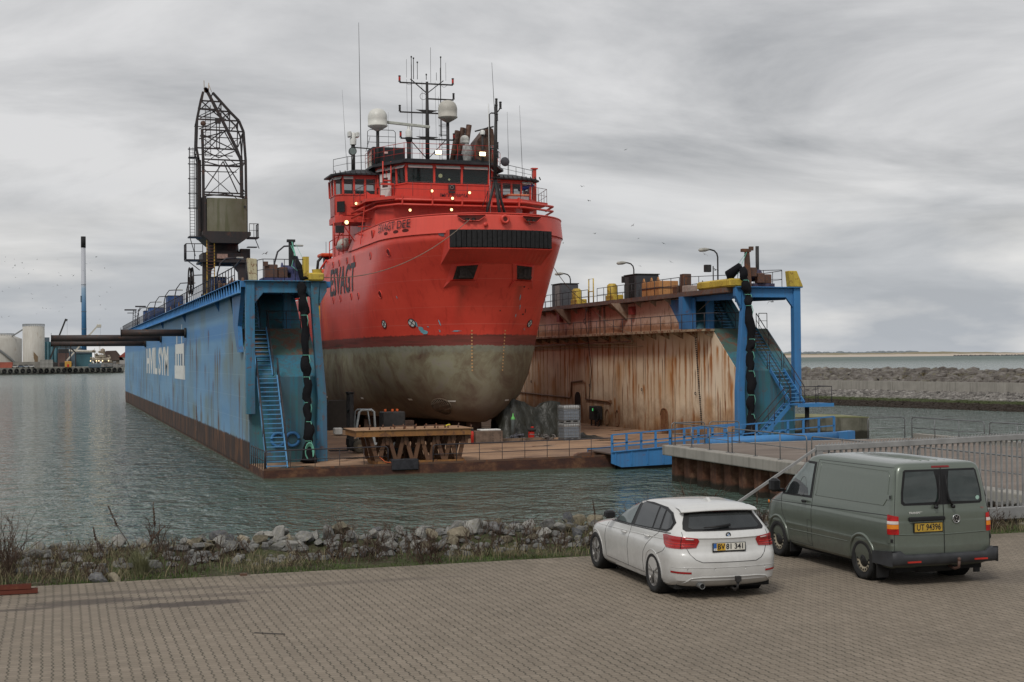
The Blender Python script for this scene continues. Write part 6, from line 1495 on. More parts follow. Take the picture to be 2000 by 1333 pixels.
# ---- bundled nets hanging at both corners
netm = NT('black_net'); netm.bump(netm.noise(netm.world((6,6,1.2)), 2.2, 5, .7), .9, .05); netm = netm.done((.011,.011,.013), .9, 0, .15)
def net_bundle(pts, rad, label, ties, loc, flare=True):
    t_ = thing('net_bundle', label, 'net', loc)
    P_ = []; R_ = []; n_ = len(pts)
    for i in range(n_-1):
        a, b = Vector(pts[i]), Vector(pts[i+1])
        for k in range(6):
            f = k/6; P_.append(a.lerp(b, f)+Vector((.05*sin(i*3+k), .03*cos(i*2+k), 0))); R_.append(rad*(.60+(.34+.12*sin(i*2.3))*sin(pi*f)**.7) if i < n_-2 or not flare else rad*(.6+1.0*f))
    P_.append(Vector(pts[-1])); R_.append(rad*(1.7 if flare else .5))
    m = MB(); m.tube(P_, R_, 20); m.v = [tuple(Vector(p)+Vector((.09*mn.noise(Vector(p)*3.1), .09*mn.noise(Vector(p)*3.1+Vector((9,0,0))), 0))) for p in m.v]; part(m, 'net', netm, t_)
    m = MB()
    for p in pts[1:-1]:
        m.torus(p, rad*.66, .018, 'z', 14, 5); m.tube([(p[0]+rad*.5,p[1]-rad*.5,p[2]),(p[0]+rad*.7,p[1]-rad*.7,p[2]-.3),(p[0]+rad*.5,p[1]-rad*.6,p[2]-.6)], .02, 5)
    part(m, 'ties', M['ropeg'], t_); return t_
net_bundle([(2.75,4.85,10.4),(2.9,4.75,9.6),(2.93,4.7,8.6),(3.0,4.6,6.4),(3.0,4.55,5.2),(3.05,4.5,3.8),(3.05,4.4,2.75),(3.05,4.3,1.7),(3.05,4.2,.52)], .27, 'long black net bundle tied with green rope down the left dock corner', 8, (3,4.7,.5))
m = MB(); 
for k in range(8): m.torus((3.05,4.0-.01*k,1.15), .16+.012*k, .022, 'y', 14, 5)
m.xf(Matrix.Translation((3.05,4,1.15)) @ Matrix.Diagonal((1,1,1.9,1)) @ Matrix.Translation((-3.05,-4,-1.15)))
solo(m, 'green_rope_coil', M['ropeg'], 'light green rope coil hanging on the lower end of the left net bundle', 'rope coil')
net_bundle([(30.95,7.2,11.7),(31.15,7.15,10.9),(31.3,7.1,10.0),(31.3,7.0,9.3),(31.45,7.0,7.2),(31.35,7.0,6.4),(31.35,6.95,5.2),(31.35,6.9,3.7),(31.3,6.9,2.5),(31.3,6.8,1.2)], .29, 'long black net bundle tied with green rope down the right dock corner', 8, (31,7,1))
# gear on top of the corners
t_ = thing('corner_winch', 'brown and blue winch with a tall post on top of the left dock corner', 'winch', (2, 6.5, 10.52))
m = MB(); m.box(.9,3.3,6.3,7.8,10.53,10.75); m.prism([(2.5,10.75),(3.3,10.75),(2.9,12.0),(2.7,12.0)], 6.6, 6.7, 'y'); m.lathe((2.35,7.0,11.2), [(0,-.3),(.45,-.3),(.45,-.25),(.3,-.25),(.3,.25),(.45,.25),(.45,.3),(0,.3)], 16, 'x'); part(m, 'winch_frame', paint('dull_blue_purple', (.065,.07,.16), .6, 0, .25), t_)
m = MB(); m.bbox(1.05,1.75,6.4,7.1,10.75,11.5,.03); m.bbox(1.8,2.3,6.4,7.1,10.75,11.35,.03); m.bbox(2.4,3.1,6.9,7.5,10.75,11.3,.03); m.box(.95,1.2,6.3,6.45,11.4,11.65); part(m, 'gearboxes', worn('gear_brown', (.12,.07,.055), amount=.6, fine=4), t_)
m = MB(); m.box(2.45,2.72,6.8,7.0,10.6,12.9); m.box(2.35,2.8,6.75,7.05,12.8,12.95); part(m, 'post', M['dark'], t_)
m = MB(); m.tube([(2.6,6.7,12.8),(2.75,6.3,11.9),(3.0,5.6,11.2),(3.05,5.0,10.6)], .03, 5); m.tube([(2.55,6.75,12.6),(2.7,6.4,12.1),(2.5,6.2,11.4),(2.9,5.2,10.9)], .025, 5); m.tube([(2.8,6.7,12.7),(3.2,6,11.6)], .012, 4); part(m, 'green_ropes', M['ropeg'], t_)
m = MB(); m.tube([(2.65,6.2,11.9),(2.85,5.6,11.3),(3.05,5.0,10.5)], [.12,.18,.26], 10); part(m, 'net_end', netm, t_)
t_ = thing('corner_winch', 'rusty winch gear with a short head post on top of the right dock corner', 'winch', (32.5, 9, 10.52))
m = MB(); m.prism([(31.55,10.52),(32.0,10.52),(31.85,12.9),(31.6,12.9)], 7.9, 8.1, 'y'); m.box(31.35,31.95,7.85,8.15,12.75,12.95); m.box(31.9,32.15,7.9,8.1,12.85,13.1); part(m, 'head_post', M['rust'], t_)
m = MB(); m.box(31.9,34.0,8.6,10.2,10.53,10.8); m.lathe((32.9,9.4,11.25), [(0,-.4),(.5,-.4),(.5,-.33),(.3,-.33),(.3,.33),(.5,.33),(.5,.4),(0,.4)], 16, 'x'); part(m, 'drum', paint('dull_purple', (.07,.06,.10), .7, 0, .3), t_)
m = MB(); m.bbox(32.0,32.6,8.3,8.9,11.2,11.8,.04); m.bbox(33.3,33.9,8.8,9.5,10.8,11.4,.04); m.bbox(32.7,33.2,8.4,8.9,10.8,11.45,.04); part(m, 'gearboxes', MC['gear_brown'], t_)
part(MB().tube([(33.5,10,10.6),(33.5,10,13.3)], .12, 8), 'tall_post', M['dark'], t_)
m = MB(); m.tube([(31.7,7.9,12.8),(30.9,7.7,11.9),(30.8,7.4,11.2)], .015, 4); m.tube([(31.7,7.9,12.8),(31.0,7.5,11.7),(31.1,7.2,11.4)], .02, 4); part(m, 'ropes', M['ropeg'], t_)
part(MB().tube([(30.7,8.2,11.0),(30.5,8.0,11.3),(30.95,7.4,11.85)], [.2,.35,.2], 10), 'net_end', netm, t_)
# ---- right wing top: huts, crates and street lamps
def hut(x, y, w, d, h, mat, name, label, cat, door=None):
    t_ = thing(name, label, cat, (x, y, 10.5)); part(MB().bbox(x-w/2,x+w/2,y-d/2,y+d/2,10.505,10.5+h,.05), 'walls', mat, t_); part(MB().bbox(x-w/2-.06,x+w/2+.06,y-d/2-.06,y+d/2+.06,10.5+h,10.58+h,.02), 'roof', M['dark'], t_)
    if door: part(MB().box(x-w/2-.03,x-w/2-.005,y-d*.35,y+d*.1,10.6,10.4+h), 'door', door, t_)
    return t_
hut(32.2, 43.2, 1.6, 2.4, 2.0, paint('hut_grey', (.085,.09,.10), .6), 'deck_hut', 'grey rounded hut on the right dock wall nearest the bow', 'hut', paint('hut_pale', (.22,.21,.20), .7))
hut(32.8, 27.6, 1.9, 2.3, 1.9, paint('hut_dark', (.05,.052,.058), .6), 'deck_hut', 'dark hut with an open doorway behind the middle lamp on the right wall', 'hut', paint('doorway_black', (.012,.012,.014), .8))
t_ = thing('orange_crate', 'orange wooden crate with dark band and lifting lugs on the right dock wall', 'crate', (31.8, 22.0, 10.5))
oc = worn('crate_orange', (.55,.27,.10), amount=.35, streak=.5, fine=3)
part(MB().bbox(31.1,32.6,20.4,23.6,10.51,11.6,.03), 'crate_body', oc, t_); m = MB(); m.box(31.05,32.65,20.35,23.65,11.08,11.17); part(m, 'band', M['rust'], t_)
m = MB()
for y in (20.6, 21.8, 23.2): m.prism([(y,11.6),(y+.4,11.6),(y+.2,11.9)], 31.15, 31.25, 'x')
part(m, 'lugs', oc, t_)
t_ = thing('rusty_bollard_box', 'rusty upright box beside the pale box on the right dock wall', 'box', (31.0, 15.7, 10.5)); part(MB().bbox(30.7,31.3,15.4,16.0,10.51,11.8,.03), 'upright', M['rust'], t_); part(MB().bbox(30.55,31.3,16.1,16.9,10.51,11.0,.03), 'low_box', M['rust'], t_)
part(MB().bbox(30.5,31.2,14.2,15.2,10.51,10.95,.03), 'pale_box', paint('pale_stone', (.36,.28,.24), .8, 0, .2, 5), t_)
m = MB(); m.tube([(30.6,32.2,10.5),(30.6,32.2,12.4),(30.6,33.2,12.4),(30.6,33.2,10.5)], .05, 6); m.tube([(30.6,32.2,11.4),(30.6,33.2,11.4)], .04, 6); solo(m, 'yellow_gate', M['yellow'], 'yellow tubular gate frame on the right dock wall', 'frame')
m = MB(); 
for y in (47, 49.5, 52): m.bar((30.6,y,10.5),(30.6,y-3,12.3),.1)
m.bar((30.6,52.5,10.9),(30.6,43.8,11.5),.15); m.bar((30.6,52.5,12.0),(30.6,43.8,13.0),.12); solo(m, 'folded_walkway', paint('walkway_pale', (.40,.36,.30), .6, 0, .2), 'pale folded walkway frame on the right dock wall behind the bow', 'walkway')
def street_lamp(x, y, z0, h, arm, label, group, dirx=-1, box=False, th=.055, head=None):
    t_ = thing('street_lamp', label, 'street lamp', (x, y, z0), 0, group)
    pts = [(x,y,z0),(x,y,z0+h-.5)] + [(x+dirx*.5*(1-cos(a)), y, z0+h-.5+.5*sin(a)) for a in (pi/6, pi/3, pi/2)] + [(x+dirx*arm, y, z0+h+.02)]
    part(MB().tube(pts, th, 8), 'post', head or M['dark'], t_)
    m = MB(); m.tube([(x+dirx*(arm-.05),y,z0+h+.02),(x+dirx*(arm+.25),y,z0+h),(x+dirx*(arm+.65),y,z0+h-.04),(x+dirx*(arm+.75),y,z0+h-.05)], [.07,.14,.12,.03], 8); part(m, 'lamp_head', paint('lamp_head', (.38,.37,.33), .5), t_)
    if box: part(MB().tube([(x-.35,y,z0),(x-.35,y,z0+h*.62)], .04, 6).bbox(x-1.0,x-.55,y-.15,y+.15,z0+h*.48,z0+h*.65,.02), 'control_box', M['dark'], t_)
    return t_
gl = 'lamps along the right dock wall'
street_lamp(33.2, 15.2, 10.5, 2.95, .7, 'street lamp on the right dock wall, the one nearest the blue frame', gl, box=True)
street_lamp(33.0, 29.6, 10.5, 3.0, .7, 'street lamp on the right dock wall beside the dark hut', gl, box=True)
street_lamp(33.0, 44.0, 10.5, 3.0, .7, 'street lamp on the right dock wall above the grey hut near the bow', gl, box=True)
gl = 'lamps along the left dock wall'
for i, (y, lb_) in enumerate(((43, 'first bent lamp post left of the crane on the blue dock wall'), (55, 'second bent lamp post left of the crane on the blue dock wall'), (68, 'third bent lamp post from the crane on the blue dock wall'), (82, 'fourth bent lamp post from the crane on the blue dock wall'), (97, 'fifth bent lamp post from the crane on the blue dock wall'), (115, 'farthest bent lamp post on the blue dock wall'))):
    t_ = thing('street_lamp', lb_, 'street lamp', (-.1, y, 10.5), 0, gl); x = -.1
    part(MB().tube([(x,y,10.5),(x+.02,y,11.9)], .07, 6).tube([(x+.02,y,11.9),(x+.15,y,12.5),(x+.5,y,13.0),(x+1.3,y,13.05)], .05, 6), 'post', M['rail'], t_); part(MB().bbox(x+1.2,x+1.8,y-.1,y+.1,12.98,13.1,.03), 'lamp_head', paint('lamp_head', (.38,.37,.33), .5), t_)
for (x, y, a, lb_) in ((.6, 26.8, 1.5, 'bent lamp post standing inside the crane portal opening'), (2.9, 15.5, -1.0, 'rusty curved lamp post in front of the crane right leg')):
    t_ = thing('street_lamp', lb_, 'street lamp', (x, y, 10.5), 0, gl); s_ = 1
    part(MB().tube([(x,y,10.5),(x,y,12.2),(x+.2,y,12.9),(x+.6,y,13.25),(x+1.4,y,13.3)], .06, 6), 'post', M['rail'], t_); part(MB().bbox(x+1.3,x+1.8,y-.1,y+.1,13.25,13.36,.03), 'lamp_head', paint('lamp_head', (.38,.37,.33), .5), t_)
db = paint('machinery_blue', (.035,.085,.22), .6, 0, .3, 2)
for (x0,x1,y0,y1,h,lb_) in ((.9,2.0,33.6,34.4,1.8,'blue machinery cabinet standing under the crane portal'),(1.0,2.6,78,81,2.4,'blue cabinet with yellow post on the left dock wall'),(.4,2.0,98,102,1.9,'blue cabinet farther along the left dock wall'),(.6,2.0,112,115,2.0,'farthest blue cabinet on the left dock wall')):
    t_ = thing('machinery_cabinet', lb_, 'cabinet', ((x0+x1)/2,(y0+y1)/2,10.5), 0, 'blue cabinets on the left dock wall'); part(MB().bbox(x0,x1,y0,y1,10.51,10.5+h,.04), 'box', db, t_); part(MB().bbox(x0-.03,x1+.03,y0-.03,y1+.03,10.5+h,10.56+h,.02), 'lid', M['dark'], t_)
rg = random.Random(14); 
for i, (x, y, lb_) in enumerate(((1.2,20.5,'rusty machine beside the railing right of the crane portal'),(.8,24,'rusty machine below the blue cabinet'),(1.0,60,'rusty deck winch between the lamp posts'),(1.2,72,'small rusty deck machine far along the wall'))):
    m = MB(); m.bbox(x-.5,x+.6,y-.6,y+.6,10.51,10.95,.06); m.lathe((x,y,11.15), [(0,-.4),(.42,-.4),(.42,-.3),(.22,-.3),(.22,.3),(.42,.3),(.42,.4),(0,.4)], 14, 'x'); solo(m, 'deck_winch', worn('winch_rust', (.16,.09,.05), amount=.5, fine=3), lb_, 'winch', 'rusty machines on the left dock wall')
t_ = thing('lattice_mast', 'lattice light mast at the far end of the left dock wall', 'mast', (1.0, 140, 10.5))
m = MB()
for x, y in ((.5,139.5),(1.5,139.5),(1.0,141)): m.bar((x,y,10.5),(1+(x-1)*.7,y,13.7),.09)
for k in range(5): z_ = 10.6+k*.6; m.bar((.55,139.5,z_),(1.4,139.5,z_+.55),.05); m.bar((1.4,139.5,z_),(.55,139.5,z_+.55),.05)
part(m, 'lattice', M['rail'], t_); m = MB(); m.box(-.6,1.1,139.3,139.6,13.5,13.7); m.box(-.2,.7,139.3,139.6,13.1,13.2); m.box(.9,2.4,139.3,139.6,14.0,14.2); m.bar((1.4,139.5,13.4),(1.6,139.5,14.0),.1); part(m, 'light_frames', M['rail'], t_)
# ---- mooring lines
def line(a, b, sag, label, r_=.022, n_=16):
    a, b = Vector(a), Vector(b); pts = [a.lerp(b, i/n_)-Vector((0,0,sag*4*(i/n_)*(1-i/n_))) for i in range(n_+1)]
    solo(MB().tube(pts, r_, 5), 'mooring_line', M['rope'], label, 'rope', None, tuple(a))
line((15.3,14.4,15.1), (3.4,6.5,10.9), 1.3, 'slack mooring line from the bow opening to the left dock corner', .025)
line((19.3,14.4,15.0), (30.6,34,10.6), .8, 'mooring line from the bow to the yellow bollard on the right wall', .025)
line((30.6,33.8,10.5), (31.5,8.4,12.0), 3.4, 'slack brown rope hanging along the right dock wall to the winch', .022)
m = MB(); m.tube([(29.9,32.2,8.9),(30.2,32.4,7.5),(30.75,33.2,5),(30.9,34.2,2.7)], .03, 5); m.torus((29.85,32.2,9.0), .2, .03, 'x', 12, 5); m.tube([(29.9,32.2,9.2),(30.3,33,10.1)], .03, 5); solo(m, 'hanging_cable', M['black'], 'black cable hanging from the ledge railing down the rusty wall', 'cable')

# ================================================================== dock crane on the left wall
cd = worn('crane_dark', (.036,.031,.031), rust=(.085,.04,.028), amount=.35, streak=.3, fine=2)
K = thing('dock_crane', 'dark lattice jib crane with a concrete counterweight on the left dock wall', 'crane', (1.6, 31, 10.5))
Y0, Y1 = 30.0, 32.3
def seg(mb, a, b, w=.1, y=Y0): mb.bar((a[0],y,a[1]),(b[0],y,b[1]),w)
def poly(mb, pts, w=.1, y=Y0):
    for a, b in zip(pts[:-1], pts[1:]): seg(mb, a, b, w, y)
Lo = [(0.02,25.38),(-.15,24.75),(-.42,23.41),(-.49,21.36),(-.33,20.52),(-.31,15.03)]; Li = [(-.07,22.7),(-.01,20.54),(.0,15.11)]
Ro = [(.69,25.35),(1.27,24.72),(1.89,24.04),(2.54,23.4),(2.86,22.63),(3.0,20.53),(3.02,17.68)]; Dg = [(.13,25.68),(.34,25.36),(1.31,23.49),(2.35,21.39),(2.67,20.52),(2.69,17.93)]
m = MB(); poly(m, Lo, .17); poly(m, Li, .19); poly(m, Ro, .17); poly(m, Dg, .20); poly(m, [(p[0]+.1,p[1]) for p in Lo], .10, Y1); poly(m, [(p[0]+.05,p[1]) for p in Ro[1:]], .10, Y1)
part(m, 'jib_chords', cd, K)
m = MB()
for a, b in (((-.2,24.75),(1.27,24.72)),((-.31,24.15),(1.89,24.03)),((-.46,23.41),(2.54,23.4)),((-.07,22.7),(2.86,22.63)),((-.51,21.36),(2.35,21.32)),((-.08,20.57),(3.0,20.53)),((-.01,20.13),(2.63,20.15)),((.08,18.04),(2.91,17.94)),((.02,18.2),(2.9,18.15))): seg(m, a, b, .10); seg(m, (a[0]+.05,a[1]-.15), (b[0],b[1]-.15), .06, Y1)
for a, b in (((1.27,24.72),(1.27,23.6)),((1.89,24.03),(1.85,22.7)),((2.45,23.4),(2.4,21.4)),((2.8,22.6),(2.7,20.5)),((1.89,24.03),(1.3,23.5)),((2.54,23.4),(2.0,22.7)),((2.86,22.63),(2.45,21.5)),((-.1,24.7),(1.2,23.6)),((-.2,24.1),(.5,24.8)),((-.2,23.5),(1.0,24.1)),((-.3,22.7),(1.2,23.4)),((-.1,21.4),(1.3,22.6)),((0,22.3),(2.2,21.3)),((-.3,22.0),(1.6,22.6)),((0,21.2),(1.1,20.7)),((1.1,20.7),(2.2,21.2)),((0,20.9),(1.5,22.6)),((1.5,22.6),(2.6,20.6)),((1.7,22.6),(2.8,20.5)),((1.4,20.44),(.03,18.28)),((1.4,20.44),(2.42,18.18)),((1.5,20.5),(2.9,18.3)),((.05,20.4),(1.3,20.1)),((2.9,20.4),(1.5,20.1)),((0,17.9),(1.5,18.1)),((1.5,18.1),(2.9,17.85))): seg(m, a, b, .075)
for a, b in (((-.1,24.0),(1.2,24.7)),((0,22.6),(1.8,24.0)),((.1,20.4),(2.8,22.5)),((2.8,20.4),(.1,22.5)),((.1,17.9),(2.8,20.3)),((2.8,17.9),(.1,20.3))): seg(m, a, b, .05, Y1)
for p in Lo+Ro: m.bar((p[0],Y0,p[1]),(p[0]+.07,Y1,p[1]-.05),.07)
m.box(.85,1.25,Y0-.1,Y0+.1,23.15,23.5); m.box(.92,.98,Y0,Y0+.05,21.4,23.2); m.box(1.12,1.18,Y0,Y0+.05,21.4,23.2); m.box(.85,1.2,Y0,Y0+.1,21.3,21.45)
part(m, 'lattice_bracing', cd, K)
m = MB(); m.tube([(.05,Y0,25.35),(-.1,Y0,24.6)], .05, 5); m.tube([(.35,Y0,25.3),(.8,Y0,24.3)], .06, 5); m.tube([(.1,Y0,25.5),(.08,Y0,26.2)], .02, 4); m.tube([(.4,Y0,25.4),(.42,Y0,26.05)], .02, 4); m.tube([(.42,Y0,25.9),(.62,Y0,25.4)], .015, 4)
part(m, 'yellow_head', paint('ochre', (.38,.24,.07), .6, 0, .25), K)
m = MB(); m.lathe((.25,Y0,25.5), [(0,-.1),(.17,-.1),(.17,.1),(0,.1)], 14, 'y'); m.lathe((.0,Y0-.1,23.1), [(0,-.06),(.16,-.06),(.2,0),(.16,.06),(0,.06)], 12, 'y'); part(m, 'sheaves', worn('sheave_rust', (.09,.05,.035), amount=.5), K)
m = MB()
for x in (.25, .62): m.bar((x,Y0+.9,20.9),(x,Y0+.9,24.6),.04)
for k in range(22): m.bar((.25,Y0+.9,20.9+k*.17),(.62,Y0+.9,20.9+k*.17),.02)
m.tube([(1.05,Y0,21.4),(1.07,Y0,18.1)], .015, 4); part(m, 'jib_ladder', cd, K)
conc2 = NT('mossy_concrete'); wq_ = conc2.world(); cc_ = conc2.ramp(conc2.noise(wq_, .7, 6, .65), (.3, (.115,.11,.06)), (.7, (.19,.175,.13))); cc_ = conc2.mix(conc2.ramp(conc2.noise(conc2.world((3,3,.3)), 1, 5), (.5, 0), (.65, .6)), cc_, (.08,.085,.035)); conc2.bump(conc2.noise(wq_, 12, 4), .3, .02); conc2 = conc2.done(cc_, .9)
m = MB(); rows = []
for z_ in (15.34, 16.48, 16.52, 17.72): rows.append([(.2+2.8*i/12, 29.55-.45*sin(pi*i/12), z_) for i in range(13)]+[(3.0,31.5,z_),(.2,31.5,z_)])
m.grid(rows, False, True); m.add(rows[-1], [tuple(range(15))]); m.add(rows[0], [tuple(range(15))]); cw = part(m, 'counterweight', conc2, K)
part(MB().lathe((.38,29.5,17.2), [(0,0),(.09,0)], 10, 'y').lathe((2.85,29.4,17.15), [(0,0),(.09,0)], 10, 'y'), 'lifting_hole', M['dark'], cw)
m = MB(); m.box(-.02,.16,29.6,32,15.3,17.9); m.prism([(-.18,15.32),(3.2,15.32),(3.2,15.05),(2.45,14.5),(.42,14.5),(-.18,15.05)], 28.9, 33, 'y'); m.box(-.35,-.15,30.0,32.2,15,20.5); m.box(2.95,3.15,30.2,32.2,15,17.9)
part(m, 'slewing_platform', cd, K)
m = MB(); m.lathe((1.45,31,13.8), [(1.3,0),(1.35,.1),(1.15,.25),(1.1,.75)], 24); m.box(-.12,3.0,29.6,32.4,13.3,13.85); m.box(-.3,3.15,29.4,32.6,13.15,13.3); part(m, 'turntable', cd, K)
m = MB(); 
m.prism([(-.1,13.2),(-.1,10.9),(.42,10.9),(.5,12.6),(1.0,13.1),(1.9,13.1),(2.4,12.5),(2.5,10.9),(3.1,10.9),(3.1,13.2)], 29.7, 30.3, 'y'); m.box(-.1,3.1,30.3,31.6,13.0,13.2)
m.box(2.6,3.3,30.1,30.9,11.2,14.2); part(m, 'portal', cd, K, bevel=.02)
m = MB(); m.bbox(-.15,.55,29.3,30.5,10.56,10.95,.05); m.bbox(2.6,3.3,29.3,30.5,10.56,10.95,.05); part(m, 'travelling_gear', cd, K); part(MB().bbox(-.1,.55,29.0,29.3,10.6,10.88,.03), 'buffer', M['yellow'], K)
m = MB(); 
m.torus((-.72,31.2,11.9), .95, .06, 'x', 26, 6); m.torus((-.92,31.2,11.9), .95, .05, 'x', 26, 6); m.lathe((-.82,31.2,11.9), [(.3,-.12),(.3,.12)], 14, 'x')
for k in range(12): a = k*pi/6; m.tube([(-.82,31.2,11.9),(-.82,31.2+.93*cos(a),11.9+.93*sin(a))], .03, 4)
part(m, 'cable_reel', cd, K)
m = MB(); m.box(-1.25,-.1,29.8,31.4,13.3,13.38); railing(m, [(-.1,29.8,13.38),(-1.25,29.8,13.38),(-1.25,31.4,13.38)], 1.1, .55, .03, (.5,)); m.bar((-1.2,29.9,13.3),(-.3,29.9,12.6),.06); m.box(-1.05,-.1,29.9,31,14.95,15.03); m.tube([(-1.0,29.9,15),(-.6,29.9,13.6)], .03, 5)
m.box(3.15,3.9,29.7,31,14.95,15.03); railing(m, [(3.2,29.75,15.03),(3.85,29.75,15.03),(3.85,31,15.03)], .95, .4, .025, (.5,)); m.bar((3.6,29.8,14.95),(3.9,29.8,14.2),.05); m.box(3.1,3.8,29.9,30.6,14.3,14.35); part(m, 'side_platforms', M['rail'], K)
m = MB(); m.tube([(-.62,30,15),(-.62,30,21.4)], .025, 5); m.tube([(-.95,30,15),(-.95,30,21.4)], .025, 5)
for k in range(30): m.tube([(-.95,30,15.1+k*.21),(-.62,30,15.1+k*.21)], .014, 4)
for k in range(5): z_ = 17+k*1.05; m.torus((-.78,29.7,z_), .32, .022, 'z', 12, 4, 0, 2*pi)
for a in (-pi/2, -pi/3*2.4, -pi*.1): m.tube([(-.78+.32*cos(a),29.7+.32*sin(a),16.9),(-.78+.32*cos(a),29.7+.32*sin(a),21.3)], .014, 4)
m.box(-1.05,-.3,29.6,30.2,20.6,20.66); part(m, 'caged_ladder', M['rail'], K)
m = MB(); m.box(.1,.17,29.2,29.25,10.95,14.7); m.box(.62,.69,29.2,29.25,10.95,14.7)
lad = part(m, 'yellow_ladder', paint('ladder_yellow', (.50,.31,.05), .6, 0, .3, 3), K); m = MB()
for k in range(12): m.box(.1,.69,29.15,29.2,12.3+k*.22,12.33+k*.22)
part(m, 'rungs', worn('rung_red', (.16,.06,.04), amount=.5), lad); part(MB().box(.85,1.6,29.36,29.4,13.42,13.75), 'sign_plate', paint('faded_sign', (.38,.24,.19), .7, 0, .25, 8), K)

# ================================================================== far harbour at the left
QA, QB = Vector((-36.3,672.4,0)), Vector((24.9,714.7,0)); QD = (QB-QA).normalized(); QN = Vector((-QD.y,QD.x,0))
def fq(s, t_): p = QA+QD*s+QN*t_; return (p.x, p.y)
fm_ = paint('far_quay_concrete', (.26,.25,.22), .9, 0, .2, .3)
m = MB().prism([fq(-260,0), fq(74,0), fq(74,30), fq(300,300), fq(-260,420)], -2, 3.4); part(m, 'far_harbour_land', fm_, kind='structure')
m = MB().prism([fq(-260,-.6), fq(74,-.6), fq(74,0), fq(-260,0)], .9, 3.5); solo(m, 'far_quay_wall', paint('far_quay_face', (.32,.31,.27), .9, 0, .25, .4), 'pale concrete quay wall hung with tyres across the harbour', 'quay', None, (0,690,0))
for k in range(25):
    s = -12+k*3.45; x, y = fq(s, -1.0)
    m = MB(); m.torus((0,0,0), .86, .42, 'y', 18, 8); m.xf(Matrix.Rotation(atan2(QD.y, QD.x), 4, 'Z'))
    o = part(m, 'tyre_fender', M['black'], None, local=True); o.location = (x, y, 1.9+.08*sin(k)); tag(o, 'black tyre hanging on the far quay wall across the water', 'tyre', 'tyres along the far quay')
def far(name, label, cat, parts, loc, group=None):
    t_ = thing(name, label, cat, (loc[0], loc[1], 3.4), 0, group)
    for nm, mb, mt in parts: part(mb, nm, mt, t_)
    return t_
tank_w = worn('tank_offwhite', (.52,.50,.45), rust=(.16,.10,.06), amount=.22, streak=.4, scale=.05, fine=.12)
def cylm(x, y, r_, z0, z1, cap=.6, n_=40): return MB().lathe((x,y,0), [(r_,z0),(r_,z1),(r_*.6,z1+cap),(0,z1+cap*1.3)], n_)
def tank_rail(x, y, r_, z_, n_=36):
    m = MB(); m.torus((x,y,z_+1.3), r_, .12, 'z', n_, 4); m.torus((x,y,z_+.7), r_, .08, 'z', n_, 4)
    for k in range(n_): a = 2*pi*k/n_; m.bar((x+r_*cos(a),y+r_*sin(a),z_),(x+r_*cos(a),y+r_*sin(a),z_+1.3),.14)
    return m
m = MB(); pts = []
for k in range(15): a = -1.95+k*.10; pts.append((-42+14.3*cos(a), 772+14.3*sin(a), 19.5-k*1.15))
for a, b in zip(pts[:-1], pts[1:]): m.bar(a, b, 1.2, 1.0)
far('storage_tank', 'wide domed white storage tank at the left picture edge', 'storage tank', [('shell', cylm(-42,772,14,3.4,19.4,2.2), tank_w), ('roof_rail', tank_rail(-42,772,10,21), M['galv']), ('spiral_stair', m, M['galv'])], (-42,772))
m = MB(); m.bar((-33,765,20.8),(-26.5,733,24),.5,.6)
far('storage_tank', 'narrow tall white storage tank with a brown stain', 'storage tank', [('shell', cylm(-21.2,728,5.6,3.4,25.2,.4), tank_w), ('roof_rail', tank_rail(-21.2,728,5.6,25.2), M['galv']), ('catwalk', m, M['galv']), ('stain', MB().add([(-20.9+a, 722.35+abs(a)*.12, z_) for a, z_ in ((-1.2,13.5),(-.6,12.2),(.2,11.2),(1.9,9.2),(1.7,4.2),(-.4,4.0),(.2,7.0),(-.6,9.6))], [tuple(range(8))]), paint('brown_stain', (.20,.14,.085), .9))], (-21,728))
teal = paint('teal_cladding', (.045,.115,.14), .6, 0, .2, .1); gb2 = paint('greyblue_cladding', (.10,.135,.165), .6, 0, .12, .05)
m = MB().box(-17.5,-7.5,820,840,3.4,18.4)
for k in range(5): m.lathe((-16.4+k*2.1,819.8,3.4), [(1.0,0),(1.0,14.8),(0,14.9)], 10)
far('silo_building', 'dark teal clad silo building behind the white tanks', 'building', [('walls', m, teal), ('roof_house', MB().box(-17.5,-13.5,821,826,18.4,21), gb2), ('dark_gate', MB().box(-15.5,-10.5,818.2,818.6,3.4,6.4), M['dark'])], (-12,830))
far('warehouse', 'large grey blue warehouse with a round pale emblem below the booms', 'building', [('walls', MB().box(-9,8.8,872,900,3.4,18.6), gb2), ('emblem', MB().lathe((6.4,871.7,16.2), [(0,0),(1.4,0)], 20, 'y'), paint('pale_blue_logo', (.25,.55,.85), .6)), ('pipe_bridge', MB().tube([(-9,868,13.6),(14,862,12.6)], .8, 10), M['cream'])], (0,885))
far('workshop', 'low teal workshop building right of the lattice mast', 'building', [('walls', MB().box(1.0,10.5,800,812,3.4,11.2), teal), ('roof', MB().prism([(1.0,11.2),(10.5,11.2),(10.5,11.6),(1.0,11.8)], 799.5, 812.5, 'y'), gb2)], (6,806))
far('brick_tower', 'brown brick block with dark windows in the far harbour', 'building', [('walls', MB().box(-8.9,-2.6,790,800,3.4,11.5), paint('brown_brick', (.12,.075,.065), .9, 0, .15, .1)), ('windows', MB().box(-8.6,-3.0,789.7,789.9,11.8,13.6), M['dark']), ('roof', MB().box(-8.9,-2.6,790,800,11.5,14.2), gb2)], (-6,795))
m = MB()
for x in (-4.6,-2.2): m.bar((x,745,3.4),(x,745,15.5),.5)
m.bar((-11,745,15.5),(-1.8,745,15.5),.6); m.bar((-11,745,14.2),(-1.8,745,14.2),.3); 
for k in range(8): m.bar((-11+k*1.2,745,14.2),(-10.4+k*1.2,745,15.5),.2)
m.bar((-1.8,745,13.5),(.2,745,11.5),.8); m.bar((.4,745,3.4),(.4,745,11.5),.6)
